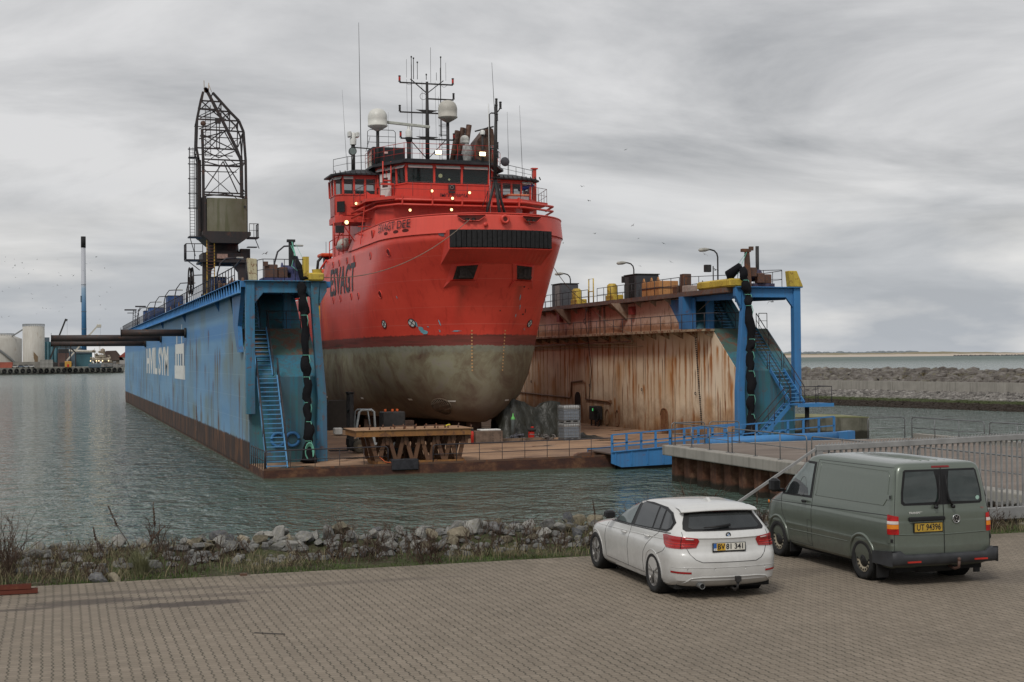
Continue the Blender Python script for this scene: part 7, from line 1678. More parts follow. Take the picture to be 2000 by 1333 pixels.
far('pipe_gantry', 'dark pipe gantry in front of the warehouse', 'gantry', [('frame', m, M['dark'])], (-5,745))
m = MB(); m.tube([(7.2,867,3.4),(7.0,867,78.5)], [1.6,1.35], 20)
chn = NT('tower_gradient_paint'); zc_ = chn.z(); chp = chn.ramp(chn.rng(zc_[2], 15, 80), (.0, (.035,.14,.30)), (.30, (.05,.17,.34)), (.45, (.11,.23,.38)), (.58, (.22,.32,.42)), (.62, (.40,.42,.46)), (1, (.42,.43,.46))); chn = chn.done(chp, .5)
far('tall_chimney', 'very tall slim chimney fading from blue to pale grey with a black top', 'chimney', [('shaft', m, chn), ('black_top', MB().tube([(7.0,867,78.6),(7.0,867,85.6)], 1.5, 20), M['black']), ('bands', MB().torus((7.05,867,55), 1.45, .15, 'z', 20, 5).torus((7.1,867,38), 1.5, .2, 'z', 20, 5).torus((7.15,867,27), 1.55, .2, 'z', 20, 5).box(5.1,5.8,866,868,44,48), gb2)], (7,867))
far('mobile_crane', 'mobile crane with a black boom raised behind the silo building', 'mobile crane', [('boom', MB().bar((-13,765,8),(-4.5,765,30.3),.9).bar((-5,765,30),(-3.6,765,29.6),1.2), M['dark']), ('carrier', MB().bbox(-16,-9,762,768,3.6,6,.3), M['dark']), ('hoist_rope', MB().bar((-3.8,765,29.5),(-3.8,765,9),.08), M['dark'])], (-12,765))
far('mobile_crane', 'mobile crane with a beige boom right of the tall chimney', 'mobile crane', [('boom', MB().bar((-5,760,6),(12.5,760,26.3),.8).bar((3,760,15.4),(8,760,21.3),1.2), M['cream']), ('boom_head', MB().bbox(12,14.5,759,761,25.4,27.2,.2), M['cream']), ('hoist_rope', MB().bar((14,760,25.4),(14,760,8),.08), M['dark']), ('carrier', MB().bbox(-8,-1,757,763,3.6,6,.3), M['dark'])], (-4,760))
rf = random.Random(12); m = MB()
for k in range(44):
    x = rf.uniform(6.5,16.5); z_ = rf.uniform(3.6,11.0)-abs(x-11.5)*.35; w_ = rf.uniform(.3,1.6); m.box(x,x+w_,686+rf.uniform(-1.5,1.5),689,z_,z_+rf.uniform(.3,1.2))
for x, h in ((9.0,13.0),(11.3,14.5),(13.8,12.5),(10.2,12.0)): m.bar((x,687,8),(x,687,h),.2)
sh = far('moored_vessel', 'cluttered beige vessel superstructure with deck lights behind the far quay', 'vessel', [('superstructure', m, paint('vessel_beige', (.36,.31,.24), .6, 0, .3, .4)), ('bridge', MB().bbox(7.5,16.5,685,690,6.4,8.2,.4).bbox(9,14.5,685.5,689.5,8.2,9.8,.4), paint('vessel_beige', (.36,.31,.24))), ('dome', MB().lathe((13.0,686,11.3), [(1.0,-1),(1.2,0),(1.05,1.2),(0,1.8)], 14).lathe((8.4,686,11.6), [(0,-.8),(.75,-.3),(.75,.3),(0,.8)], 12), paint('vessel_brown', (.25,.2,.15), .6)), ('hull', MB().bbox(6,18,684,690,3.0,5.2,.3), gb2)], (11.5,687))
for x in (6.9, 9.8, 11.0, 12.8, 15.8): part(MB().lathe((x,684.4,6.6), [(0,0),(.3,0)], 10, 'y'), 'deck_light', emit('vessel_light', (1,.78,.45), 1.6), sh)
brs = paint('brown_roof', (.10,.07,.06), .9, 0, .2, .1)
far('harbour_shed', 'brown gabled shed between the vessel and the dock wall', 'building', [('walls', MB().box(18,31,862,875,3.4,7.0), paint('shed_tan', (.24,.20,.16), .9)), ('roof', MB().prism([(17.5,7.0),(20.5,13.0),(26.5,13.2),(31.5,7.0)], 861, 876, 'y'), brs)], (24,868))
far('red_house', 'small red roofed house at the foot of the far dock end', 'building', [('walls', MB().box(28.5,37,861,870,3.4,9), paint('house_white', (.4,.38,.36), .8)), ('roof', MB().prism([(28,9),(32.5,12.5),(37.5,9)], 860.5, 870.5, 'y'), paint('red_roof', (.30,.07,.05), .8))], (33,865))
far('freight_container', 'rust red freight container at the left end of the far quay', 'container', [('box', MB().bbox(-42,-30.6,679,683,3.45,6.3,.05), paint('container_red', (.33,.09,.06), .7, 0, .15, .3)), ('door', MB().box(-30.6,-30.5,679.3,682.7,3.6,6.2), paint('container_red2', (.27,.07,.05), .7))], (-36,681))
far('yellow_container', 'yellow machine box on the far quay below the booms', 'container', [('box', MB().bbox(-5.6,-2.3,690,693,3.45,6.5,.2), paint('box_yellow', (.55,.30,.06), .6)), ('red_panel', MB().box(-4.5,-3.6,689.8,689.9,3.6,5.0), M['redbit'])], (-4,692))
gs = paint('grey_blocks', (.27,.26,.24), .9, 0, .2, .3)
for k in range(6):
    x = -17.6+(k % 3)*2.1; z_ = 3.45+(k//3)*2.0; solo(MB().bbox(x,x+2.05,680,683,z_,z_+1.95,.04), 'concrete_block', gs, 'grey concrete block in the stack on the far quay', 'block', 'stacked blocks on the far quay')
for k, (x, c_) in enumerate(((-29.5,(.45,.44,.42)),(-26.8,(.10,.13,.17)),(-24.2,(.38,.40,.42)),(-21.8,(.55,.54,.52)))):
    y = 679+k*.8; cm_ = paint('far_car_paint_%d' % k, c_, .4); t_ = thing('parked_car', ('white car', 'dark blue car', 'silver car', 'pale van')[k]+' parked on the far quay below the white tanks', 'car', (x,y,3.45), 0, 'cars on the far quay')
    part(MB().bbox(x-1.5,x+1.5,y,y+1.7,3.75,4.4,.15), 'body', cm_, t_); part(MB().prism([(x-1.1,4.4),(x-.6,4.95),(x+.7,4.95),(x+1.2,4.4)], y+.15, y+1.55, 'y'), 'cabin', M['dark'], t_)
    for wx in (-1.0, 1.0): part(MB().lathe((x+wx,y-.02,3.75), [(0,0),(.32,0),(.32,.2)], 12, 'y'), 'wheel', M['black'], t_)
solo(MB().box(-60,-14,700,701,3.45,6.4), 'bund_wall', paint('bund_grey', (.20,.19,.17), .9, 0, .2, .2), 'long grey retaining wall in front of the white tanks', 'wall')
solo(MB().box(12,24,683,684,3.45,5.0).box(18,19.5,684,686,5,6.4), 'quay_clutter', paint('clutter_grey', (.22,.21,.2), .9, 0, .4, .8), 'low grey barrier on the far quay in front of the vessel', 'barrier')
# ================================================================== gulls
def gull_mesh(fold):
    bm = MB(); bm.tube([(-.22,0,0),(-.12,0,.01),(.05,0,.02),(.18,0,.01),(.26,0,-.01)], [.015,.05,.065,.045,.01], 8)
    for s_ in (-1, 1): bm.add([(.10,.03*s_,.03),(-.07,.03*s_,.03),(-.06,.32*s_,.03+fold),(.09,.30*s_,.035+fold),(-.10,.66*s_,.03-fold*.2)], [(0,1,2,3),(3,2,4)])
    me = bpy.data.meshes.new('gull'); me.from_pydata(bm.v, [], bm.f); me.materials.append(paint('gull_grey', (.28,.28,.29), .8)); return me
GM = [gull_mesh(.16), gull_mesh(.05), gull_mesh(-.10)]
def Ray(px, py):
    v = Vector(((px-1000)/2777, -(py-666.5)/2777, -1)); return (cam.matrix_world.to_3x3() @ v).normalized()
rgl = random.Random(33)
near_g = [(1137,365,90),(1150,393,90),(1068,503,80),(1236,441,80),(1222,293,110),(1162,457,90),(1247,466,100),(1376,497,60),(1398,528,60),(1552,546,45),(1550,571,45),(1508,590,42),(1296,476,100),(1310,512,100),(1100,475,120),(1250,520,130),(519,496,60),(445,526,90)]
far_g = [(rgl.uniform(2,225), rgl.uniform(500,628), rgl.uniform(180,330)) for _ in range(52)]
camp = Vector((-10.129,-73.387,6.135))
for px, py, d in [(a, b, d*3.6) for a, b, d in near_g]+[(a, b, d*2.9) for a, b, d in far_g]:
    o = bpy.data.objects.new('gull', rgl.choice(GM)); COL.objects.link(o); o.location = camp+Ray(px, py)*d; o.rotation_euler = (rgl.uniform(-.6,.6), rgl.uniform(-.4,.4), rgl.uniform(0,6.3)); o.scale = (1.1,)*3 if d < 480 else (1.2,)*3
    tag(o, 'grey gull gliding over the far harbour at left' if px < 230 else 'grey gull flying in the sky around the dock', 'gull', 'gulls over the far harbour' if px < 230 else 'gulls around the dock')
# ================================================================== cars
class Body:
    """a car shell lofted from horizontal outlines; x forward from the rear axle, y left, z up"""
    def __init__(s, lv): s.lv = lv   # z, xr, xf, W, bow rear, rc rear, bow front, rc front, pinch
    def p(s, z):
        L_ = s.lv; z = max(L_[0][0], min(L_[-1][0], z))
        for a, b in zip(L_[:-1], L_[1:]):
            if z <= b[0]:
                f = (z-a[0])/(b[0]-a[0]) if b[0] > a[0] else 0; return [u+(v-u)*f for u, v in zip(a, b)][1:]
    def sy(s, x, z):
        xr, xf, Wd, br, rr_, bf, rf_, pin = s.p(z); xm = .9; k = max(0, (x-xm)/(xf-xm)) if x > xm else max(0, (xm-x)/(xm-xr))*.8
        y = Wd*(1-pin*k**2.4)
        x0 = xr+br+rr_; x1 = xf-bf-rf_
        if x < x0: t = min(1, (x0-x)/(br+rr_)); y -= rr_*(1-sqrt(max(0, 1-t*t)))*.9
        if x > x1: t = min(1, (x-x1)/(bf+rf_)); y -= rf_*(1-sqrt(max(0, 1-t*t)))*.9
        return y
    def contour(s, z, n=(7, 7, 44, 7, 7)):
        k_ = round(z, 4)
        if not hasattr(s, 'cc'): s.cc = {}
        if k_ not in s.cc: s.cc[k_] = s.contour_(z, n)
        return s.cc[k_]
    def contour_(s, z, n):
        xr, xf, Wd, br, rr_, bf, rf_, pin = s.p(z); P_ = []
        x0 = xr+br+rr_; x1 = xf-bf-rf_; y0 = s.sy(x0, z); y1 = s.sy(x1, z)
        yr = max(.02, y0-rr_); yf = max(.02, y1-rf_)
        for i in range(n[0]): y = yr*i/n[0]; P_.append((xr+br*(y/y0)**2, y))
        a = (xr+br*(yr/y0)**2, yr); c = (xr+br*.9, y0); b = (x0, y0)
        for i in range(n[1]): t = i/n[1]; P_.append(tuple((1-t)**2*a[k]+2*t*(1-t)*c[k]+t*t*b[k] for k in (0, 1)))
        for i in range(n[2]+1): x = x0+(x1-x0)*i/n[2]; P_.append((x, s.sy(x, z)))
        a = (x1, y1); c = (xf-bf*.9, y1); b = (xf-bf*(yf/y1)**2, yf)
        for i in range(1, n[3]): t = i/n[3]; P_.append(tuple((1-t)**2*a[k]+2*t*(1-t)*c[k]+t*t*b[k] for k in (0, 1)))
        for i in range(n[4]+1): y = yf*(1-i/n[4]); P_.append((xf-bf*(y/y1)**2, y))
        return P_
    def sy2(s, x, z):   # side surface including the rounded corners
        P_ = s.contour(z)
        for a, b in zip(P_[7:-8], P_[8:-7]):
            if a[0] <= x <= b[0]: f = (x-a[0])/max(1e-6, b[0]-a[0]); return a[1]+(b[1]-a[1])*f
        return P_[7][1] if x < P_[7][0] else P_[-8][1]
    def rx_(s, y, z):   # rear surface
        P_ = s.contour(z)[:15]; y = abs(y)
        for a, b in zip(P_[:-1], P_[1:]):
            if a[1] <= y <= b[1]: f = (y-a[1])/max(1e-6, b[1]-a[1]); return a[0]+(b[0]-a[0])*f
        return P_[-1][0]
    def wrap(s, a, z, off):  # arc length from the rear centre
        P_ = s.contour(z); d = 0; a_ = abs(a); sg = 1 if a >= 0 else -1
        for p, q in zip(P_[:-1], P_[1:]):
            l = hypot(q[0]-p[0], q[1]-p[1])
            if d+l >= a_: f = (a_-d)/max(l, 1e-6); nx, ny = (p[1]-q[1])/l, (q[0]-p[0])/l; return (p[0]+(q[0]-p[0])*f+nx*off, sg*(p[1]+(q[1]-p[1])*f+ny*off), z)
            d += l
        return (P_[-1][0], 0, z)
    def mesh(s, zs):
        rows = []
        for z in zs: c = s.contour(z); rows.append([(x, y, z) for x, y in c] + [(x, -y, z) for x, y in c[-2:0:-1]])
        m = MB().grid(rows, True, True); m.add(rows[0], [tuple(range(len(rows[0])))]); m.add(rows[-1], [tuple(range(len(rows[-1])))], True); return m
    def patch(s, poly, mode, off=.004, side=1, cuts=14):
        """a thin skin over the shell; poly in (x,z) for 'x', (y,z) for 'y', (arc,z) for 'a'"""
        bm = bmesh.new(); f = bm.faces.new([bm.verts.new((p[0], p[1], 0)) for p in poly])
        x0, x1 = min(p[0] for p in poly), max(p[0] for p in poly); y0, y1 = min(p[1] for p in poly), max(p[1] for p in poly)
        for i in range(1, cuts): bmesh.ops.bisect_plane(bm, geom=bm.verts[:]+bm.edges[:]+bm.faces[:], plane_co=(x0+(x1-x0)*i/cuts,0,0), plane_no=(1,0,0))
        for i in range(1, 8): bmesh.ops.bisect_plane(bm, geom=bm.verts[:]+bm.edges[:]+bm.faces[:], plane_co=(0,y0+(y1-y0)*i/8,0), plane_no=(0,1,0))
        bm.verts.index_update(); m = MB()
        def mp(c):
            if mode == 'x': return (c.x, side*(s.sy2(c.x, c.y)+off), c.y)
            if mode == 'y': return (s.rx_(c.x, c.y)-off, c.x, c.y)
            return s.wrap(c.x, c.y, off)
        m.add([mp(v.co) for v in bm.verts], [[v.index for v in q_.verts] for q_ in bm.faces], True); bm.free(); return m
    def strip(s, pts, mode, w, off=.003, side=1):  # a line of tube following the shell
        out = []
        for a, b in zip(pts[:-1], pts[1:]):
            n_ = max(2, int(hypot(b[0]-a[0], b[1]-a[1])/.04))
            for i in range(n_): f = i/n_; out.append((a[0]+(b[0]-a[0])*f, a[1]+(b[1]-a[1])*f))
        out.append(pts[-1]); P_ = []
        for a, z in out:
            if mode == 'x': P_.append((a, side*(s.sy2(a, z)+off), z))
            elif mode == 'y': P_.append((s.rx_(a, z)-off, a, z))
            else: P_.append(s.wrap(a, z, off))
        return MB().tube(P_, w, 5)
def car_paint(name, col, metal=0, rough=.28, dirt=(.14,.12,.10), dz0=.15, dz1=.75):
    t = NT(name); w = t.coord(); tcs = t.new('ShaderNodeSeparateXYZ'); t.l.new(t.tc.outputs['Object'], tcs.inputs[0])
    n = t.noise(t.coord('Object', (2.2,2.2,3)), 1.5, 7, .7); k = t.rng(t.math('ADD', tcs.outputs[2], t.math('MULTIPLY', t.math('SUBTRACT', n, .5), .9)), dz1, dz0)
    st = t.ramp(t.noise(t.coord('Object', (14,14,1.2)), 1, 4, .6), (.5, 0), (.75, .25))
    c = t.mix(t.math('MULTIPLY', k, .55), col, dirt); c = t.mix(st, c, tuple(x*.75 for x in col))
    t.b.inputs['Coat Weight'].default_value = .6; t.b.inputs['Coat Roughness'].default_value = .08
    return t.done(c, t.rng(k, 0, 1, rough, .7), metal)
def cut_arches(o, xs, r_, zc, W_):
    for x in xs:
        for s_ in (-1, 1):
            c = part(MB().tube([(x, s_*(W_-.34), zc), (x, s_*(W_+.3), zc)], r_, 40), 'cut', M['dark'], None, local=True)
            md = o.modifiers.new('b', 'BOOLEAN'); md.operation = 'DIFFERENCE'; md.object = c; md.solver = 'EXACT'
            dg = bpy.context.evaluated_depsgraph_get(); me = bpy.data.meshes.new_from_object(o.evaluated_get(dg)); o.modifiers.clear(); o.data = me
            bpy.data.objects.remove(c)
    for p in o.data.polygons: p.use_smooth = True
def auto_smooth(o, ang=32):
    bm = bmesh.new(); bm.from_mesh(o.data)
    for e_ in bm.edges:
        if len(e_.link_faces) == 2 and e_.calc_face_angle(0) > RAD(ang): e_.smooth = False
    for f in bm.faces: f.smooth = True
    bm.to_mesh(o.data); bm.free()
tyre_m = paint('tyre_rubber', (.022,.022,.022), .85, 0, .2, 8, .15)
liner_m = paint('arch_liner', (.012,.012,.012), .9)
def wheel(par, x, y, R_, w, rim_fn, s_):
    """s_ = +1 outer face to +y"""
    r_i = R_*.70
    prof = [(r_i, .0), (r_i+.02, -.015), (R_-.03, -.02), (R_-.008, .0), (R_, .03), (R_, w-.03), (R_-.01, w-.01), (r_i, w)]
    m = MB(); m.lathe((0,0,0), prof, 44, 'y')
    for k in range(44):   # tread blocks
        a = 2*pi*k/44; c_, q_ = cos(a), sin(a); m.bar(((R_+.002)*c_, .03, (R_+.002)*q_), ((R_+.002)*c_, w-.03, (R_+.002)*q_), .022, .008)
    Mx = Matrix.Translation((x, y, R_)) @ (Matrix.Identity(4) if s_ < 0 else Matrix.Rotation(pi, 4, 'Z'))
    t_ = part(m.xf(Mx), 'wheel', tyre_m, par, True); rim_fn(t_, Mx, r_i); return t_

# ------------------------------------------------------------------ white estate car
wc = thing('estate_car', 'dirty white estate car parked on the block paving left of the green van', 'car', (-.231, -52.573, PZ), RAD(87.6))
wpaint = car_paint('white_car_paint', (.60,.60,.585), 0, .3, (.20,.185,.165), .12, .80)
B = Body([ # z    xr    xf    W     br   rr   bf   rf   pin
 (.17, -.72, 3.45, .80, .16, .30, .22, .35, .06), (.22, -.90, 3.52, .86, .16, .30, .25, .40, .06), (.30, -.985, 3.57, .885, .16, .28, .26, .42, .06),
 (.42, -1.005, 3.585, .892, .17, .26, .28, .42, .06), (.60, -1.01, 3.575, .907, .18, .26, .30, .42, .06), (.68, -.985, 3.55, .908, .17, .26, .30, .42, .06),
 (.72, -.95, 3.53, .906, .15, .25, .32, .42, .065), (.78, -.935, 3.42, .90, .15, .25, .34, .40, .07), (.815, -.93, 3.28, .888, .15, .25, .34, .38, .07), (.845, -.93, 3.10, .880, .15, .25, .32, .34, .08), (.88, -.93, 2.86, .876, .15, .25, .30, .30, .10), (.915, -.935, 2.55, .873, .15, .25, .28, .25, .10),
 (.945, -.94, 2.30, .869, .15, .25, .25, .2, .10), (.99, -.912, 2.18, .856, .15, .25, .25, .2, .08), (1.04, -.862, 2.06, .828, .14, .24, .24, .18, .06), (1.10, -.82, 1.95, .795, .14, .24, .24, .18, .06), (1.25, -.67, 1.58, .71, .13, .22, .22, .16, .04), (1.335, -.585, 1.32, .655, .12, .2, .2, .15, .03),
 (1.372, -.555, 1.16, .615, .12, .2, .2, .15, .03), (1.395, -.52, .98, .57, .12, .2, .2, .15, .03), (1.415, -.46, .78, .48, .12, .18, .2, .15, .03), (1.43, -.36, .52, .36, .1, .15, .15, .12, .03), (1.437, -.15, .25, .18, .05, .08, .06, .06, .02)])
zs = [.17,.19,.22,.26,.30,.36,.42,.49,.56,.60,.64,.68,.70,.72,.75,.78,.80,.815,.83,.845,.865,.88,.90,.915,.93,.945,.96,.99,1.015,1.04,1.07,1.10,1.14,1.18,1.215,1.25,1.29,1.335,1.355,1.372,1.385,1.395,1.407,1.415,1.424,1.43,1.437]
bd = part(B.mesh(zs), 'body', wpaint, wc, True); cut_arches(bd, (0, 2.81), .355, .325, .9); auto_smooth(bd)
def arches(B_, par, xs, r_, zc, Wd, mat, lipr=.012):
    for x in xs:
        for s_ in (-1, 1):
            part(MB().lathe((x, s_*(Wd-.335), zc), [(.0, 0), (r_-.004, 0), (r_-.004, s_*.30)], 36, 'y'), 'wheel_arch_liner', liner_m, par, True)
            pts = []
            for i in range(29):
                a = pi*(i/28)*1.16-.08*pi; X_, Z_ = x+r_*cos(a), zc+r_*sin(a); 
                if Z_ < B_.lv[0][0]+.02: continue
                pts.append((X_, s_*(B_.sy2(X_, Z_)+.001), Z_))
            part(MB().tube(pts, lipr, 6), 'arch_lip', mat, par, True)
arches(B, bd, (0, 2.81), .357, .325, .9, wpaint, .007)
cg = glass('car_glass_dark', (.020,.023,.024), .03); cg2 = glass('car_glass_front', (.085,.105,.105), .04); gask = paint('black_gasket', (.012,.012,.013), .5)
for s_ in (1, -1):
    part(B.patch([(2.02,.94),(1.70,.945),(-.46,1.015),(-.575,1.06),(-.57,1.16),(-.36,1.295),(-.06,1.350),(.60,1.368),(1.12,1.352),(1.46,1.22),(1.74,1.05)], 'x', .008, s_, 30), 'window_surround', gask, bd, True)
    part(B.patch([(1.76,.965),(1.03,.985),(1.08,1.335),(1.17,1.328),(1.42,1.20),(1.64,1.06)], 'x', .013, s_), 'side_window', cg2, bd, True)
    part(B.patch([(.86,.99),(.12,1.015),(.24,1.335),(.96,1.345)], 'x', .013, s_), 'side_window', cg, bd, True)
    part(B.patch([(.06,1.018),(-.16,1.03),(-.06,1.31),(.17,1.33)], 'x', .013, s_), 'side_window', cg, bd, True)
    part(B.patch([(-.23,1.035),(-.44,1.045),(-.53,1.08),(-.52,1.155),(-.34,1.265),(-.13,1.30)], 'x', .013, s_), 'side_window', cg, bd, True)
    part(B.strip([(2.10,.925),(.0,.985),(-.60,1.005)], 'x', .007, .006, s_), 'waist_trim', gask, bd, True)
    for q_ in ([(2.28,.30),(2.30,.60),(2.25,.80),(2.18,.93)], [(1.15,.27),(1.14,.60),(1.08,.80),(1.0,.97)], [(.40,.60),(.28,.72),(.08,.86),(-.15,.96),(-.19,1.015)], [(.42,.27),(.45,.45),(.40,.60)], [(2.28,.29),(.42,.27)]):
        part(B.strip(q_, 'x', .0038, .0005, s_), 'door_gap', gask, bd, True)
    part(B.strip([(2.7,.80),(1.0,.85),(-.5,.90)], 'x', .007, .001, s_), 'shoulder_crease', wpaint, bd, True)
    for hx, hz in ((1.30,.82),(.26,.875)):
        y_ = B.sy(hx, hz); part(MB().tube([(hx-.10,s_*(y_+.005),hz),(hx-.07,s_*(y_+.035),hz+.003),(hx+.07,s_*(y_+.035),hz+.003),(hx+.10,s_*(y_+.005),hz)], .015, 8), 'door_handle', wpaint, bd, True)
    m = MB(); m.bbox(1.80,1.98,min(s_*.86,s_*1.03),max(s_*.86,s_*1.03),.985,1.115,.03); mr = part(m, 'door_mirror', gask, bd, True, smooth=False)
    part(B.strip([(1.85,.21),(.45,.20)], 'x', .012, .0, s_), 'sill', wpaint, bd, True)
    # tail lamps
    lampm = paint('tail_red', (.33,.010,.012), .15, 0, .15, 6, 0, .8); lampb = paint('tail_bright', (.62,.03,.02), .15)
    lm = part(B.patch([(s_*.47,.90),(s_*.50,.945),(s_*.70,.965),(s_*1.08,.985),(s_*1.22,.965),(s_*1.16,.84),(s_*1.06,.79),(s_*.75,.785),(s_*.52,.80)], 'a', .010), 'tail_lamp', lampm, bd, True)
    for z_ in (.825, .865): part(B.strip([(s_*.54,z_),(s_*.78,z_-.004),(s_*1.10,z_)], 'a', .006, .012), 'light_bar', lampb, lm, True)
    part(B.strip([(s_*.76,.79),(s_*.74,.965)], 'a', .006, .012), 'lamp_split', gask, lm, True); part(B.strip([(s_*.56,.925),(s_*.68,.932)], 'a', .010, .012), 'reverse_lamp', paint('lamp_clear', (.6,.45,.42), .2), lm, True)
    part(B.patch([(s_*.62,.405),(s_*.98,.415),(s_*.98,.445),(s_*.62,.435)], 'a', .006), 'rear_reflector', lampm, bd, True)
    part(B.strip([(s_*1.10,.79),(s_*1.20,.72),(s_*1.50,.64)], 'a', .0035, .001), 'bumper_gap', gask, bd, True)
# tailgate glass, spoiler, gaps
part(B.patch([(-.64,1.045),(.64,1.045),(.675,1.075),(.645,1.16),(.55,1.332),(-.55,1.332),(-.645,1.16),(-.675,1.075)], 'y', .010), 'tailgate_surround', gask, bd, True)
part(B.patch([(-.54,1.075),(.54,1.075),(.59,1.10),(.50,1.29),(-.50,1.29),(-.59,1.10)], 'y', .016), 'rear_window', cg, bd, True)
m = MB(); rows = []
for y in [-.64+.08*i for i in range(17)]:
    b_ = .10*(y/.64)**2; rows.append([(-.30, y*.98, 1.405-.03*(y/.64)**2), (-.52, y, 1.385-.03*(y/.64)**2), (-.685+b_, y*1.0, 1.358-.03*(y/.64)**2), (-.69+b_, y, 1.335-.03*(y/.64)**2), (-.56+b_*.8, y*.99, 1.325-.03*(y/.64)**2)])
part(m.grid(rows), 'roof_spoiler', wpaint, bd, True); part(B.strip([(-.18,1.332),(.18,1.332)], 'y', .009, .06), 'brake_lamp', lampm, bd, True)
m = MB()
for pts in ([(-.70,1.03),(-.71,.90),(-.62,.70),(-.54,.62),(-.44,.58),(.44,.58),(.54,.62),(.62,.70),(.71,.90),(.70,1.03)],): m = B.strip(pts, 'y', .0045, .001)
part(m, 'tailgate_gap', gask, bd, True); part(B.strip([(-.50,.945),(0,.938),(.50,.945)], 'y', .008, .003), 'tailgate_crease', wpaint, bd, True)
part(B.strip([(-.86,.50),(0,.50),(.86,.50)], 'y', .005, .001), 'bumper_crease', wpaint, bd, True)
part(B.strip([(-.72,.25),(-.62,.335),(-.45,.352),(.45,.352),(.62,.335),(.72,.25)], 'y', .013, .004), 'diffuser_edge', wpaint, bd, True)
m = MB(); m.tube([(-.80,.0,1.12),(-.865,.0,1.115)], .014, 6); m.tube([(-.862,-.06,1.13),(-.870,.12,1.115),(-.862,.38,1.10)], [.022,.018,.008], 8); part(m, 'rear_wiper', gask, bd, True)
# number plate
px_ = B.rx_(0, .80)-.012; DZP = .115
pl = part(MB().box(px_-.012, px_, -.275, .275, .615+DZP, .755+DZP), 'number_plate', gask, bd, True)
part(MB().box(px_-.016, px_-.012, -.26, .26, .638+DZP, .748+DZP), 'plate_face', paint('plate_white', (.72,.70,.62), .4), pl, True)
part(MB().box(px_-.018, px_-.016, .21, .26, .640+DZP, .746+DZP), 'plate_blue', paint('plate_blue', (.03,.13,.42), .4), pl, True)
part(MB().box(px_-.018, px_-.016, .065, .21, .640+DZP, .746+DZP), 'plate_yellow', paint('plate_yellow', (.68,.40,.04), .4), pl, True)
def ptext(txt, h, cx_, cz, x_, xs_, par, mat, name='plate_text', bold=.01):
    t_ = text_mb(txt, h/.7, bold=bold, xs=xs_); part(MB().add([(x_, cx_-p[0], cz+p[1]) for p in t_.v], t_.f), name, mat, par, True)
ptext('BV', .080, .137, .693+DZP, px_-.0215, .95, pl, blk, bold=.003); ptext('81 341', .080, -.095, .693+DZP, px_-.0205, .95, pl, blk, bold=.003); ptext('DK', .014, .235, .655+DZP, px_-.0195, 1, pl, M['white'])
def roundel(par, x_, y_, z_, r_, axis_m):
    o_ = part(MB().lathe((0,0,0), [(0,-.006),(r_,-.004),(r_,.004)], 24, 'x').xf(axis_m), 'badge', gask, par, True)
    part(MB().torus((-.006,0,0), r_*.97, r_*.05, 'x', 24, 5).torus((-.007,0,0), r_*.58, r_*.045, 'x', 20, 5).xf(axis_m), 'badge_ring', M['galv'], o_, True)
    for k in range(4):
        pts = [(-.0075,0,0)]+[(-.0075, r_*.56*cos(a), r_*.56*sin(a)) for a in [k*pi/2+i*pi/12 for i in range(7)]]; part(MB().add(pts, [tuple(range(8))]).xf(axis_m), 'badge_field', paint('badge_blue', (.03,.17,.45), .3) if k % 2 else M['white'], o_, True)
roundel(bd, 0, 0, 0, .041, Matrix.Translation((B.rx_(0,.985)-.008, 0, .985)))
m = MB(); m.tube([(-.78,.47,.235),(-1.005,.47,.225)], .042, 16, caps=False); m.lathe((-1.0,.47,.225), [(.036,.0),(.045,.0)], 16, 'x'); ex = part(m, 'exhaust', M['galv'], bd, True); part(MB().lathe((-.985,.47,.225), [(0,0),(.04,0)], 16, 'x'), 'exhaust_bore', liner_m, ex, True)
m = MB(); m.tube([(-.8,-.08,.16),(-.98,-.08,.15),(-1.07,-.08,.19),(-1.085,-.08,.27)], .021, 8); m.lathe((-1.085,-.08,.27), [(.03,0),(.035,.04),(.03,.08),(0,.085)], 12); m.box(-1.13,-1.06,-.12,-.04,.29,.37); part(m, 'tow_hook', M['dark'], bd, True)
part(MB().prism([(-.15,0),(.12,0),(.02,.045),(-.05,.065),(-.14,.02)], -.025, .025, 'y').xf(Matrix.Translation((-.08,0,1.425))), 'shark_fin', wpaint, bd, True, bevel=.006)
for y_ in (.66,.25,-.25,-.60): part(MB().lathe((B.rx_(y_,.475)-.003,y_,.475), [(.018,0),(.018,.003),(0,-.001)], 12, 'x'), 'parking_sensor', wpaint, bd, True)
part(MB().box(-.7,3.3,-.78,.78,.15,.24), 'underbody', liner_m, bd, True)
rimm = paint('rim_gunmetal', (.26,.25,.24), .35, .5, .15, 8)
def alloy(par, Mx, ri):
    m = MB(); m.lathe((0,0,0), [(ri-.002,.20),(ri-.002,.0),(ri-.016,-.004),(ri-.02,.03),(ri-.03,.10)], 40, 'y')
    for k in range(5):
        a = 2*pi*k/5+.3
        for d in (-.13, .13):
            a1 = a+d*.55; a2 = a+d*1.35; p1 = (.05*cos(a1), .012, .05*sin(a1)); p2 = ((ri-.015)*cos(a2), .006, (ri-.015)*sin(a2)); m.bar(p1, p2, .028, .022)
    m.lathe((0,0,0), [(0,.005),(.062,.008),(.066,.04)], 20, 'y'); o_ = part(m.xf(Mx), 'rim', rimm, par, True)
    part(MB().lathe((0,0,0), [(0,.09),(ri-.03,.09)], 30, 'y').xf(Mx), 'brake_disc', paint('brake_dark', (.03,.028,.027), .7), o_, True)
    q_ = MB(); q_.lathe((0,0,0), [(0,-.001),(.03,.002)], 16, 'y'); part(q_.xf(Mx), 'hub_cap', gask, o_, True)
for x in (0, 2.81):
    for s_ in (1, -1): wheel(wc, x, s_*.885, .322, .225, alloy, s_)
m = MB(); m.tube([(1.75,.45,1.0),(1.70,.45,1.10)], .02, 6); part(m, 'interior_stub', liner_m, bd, True)

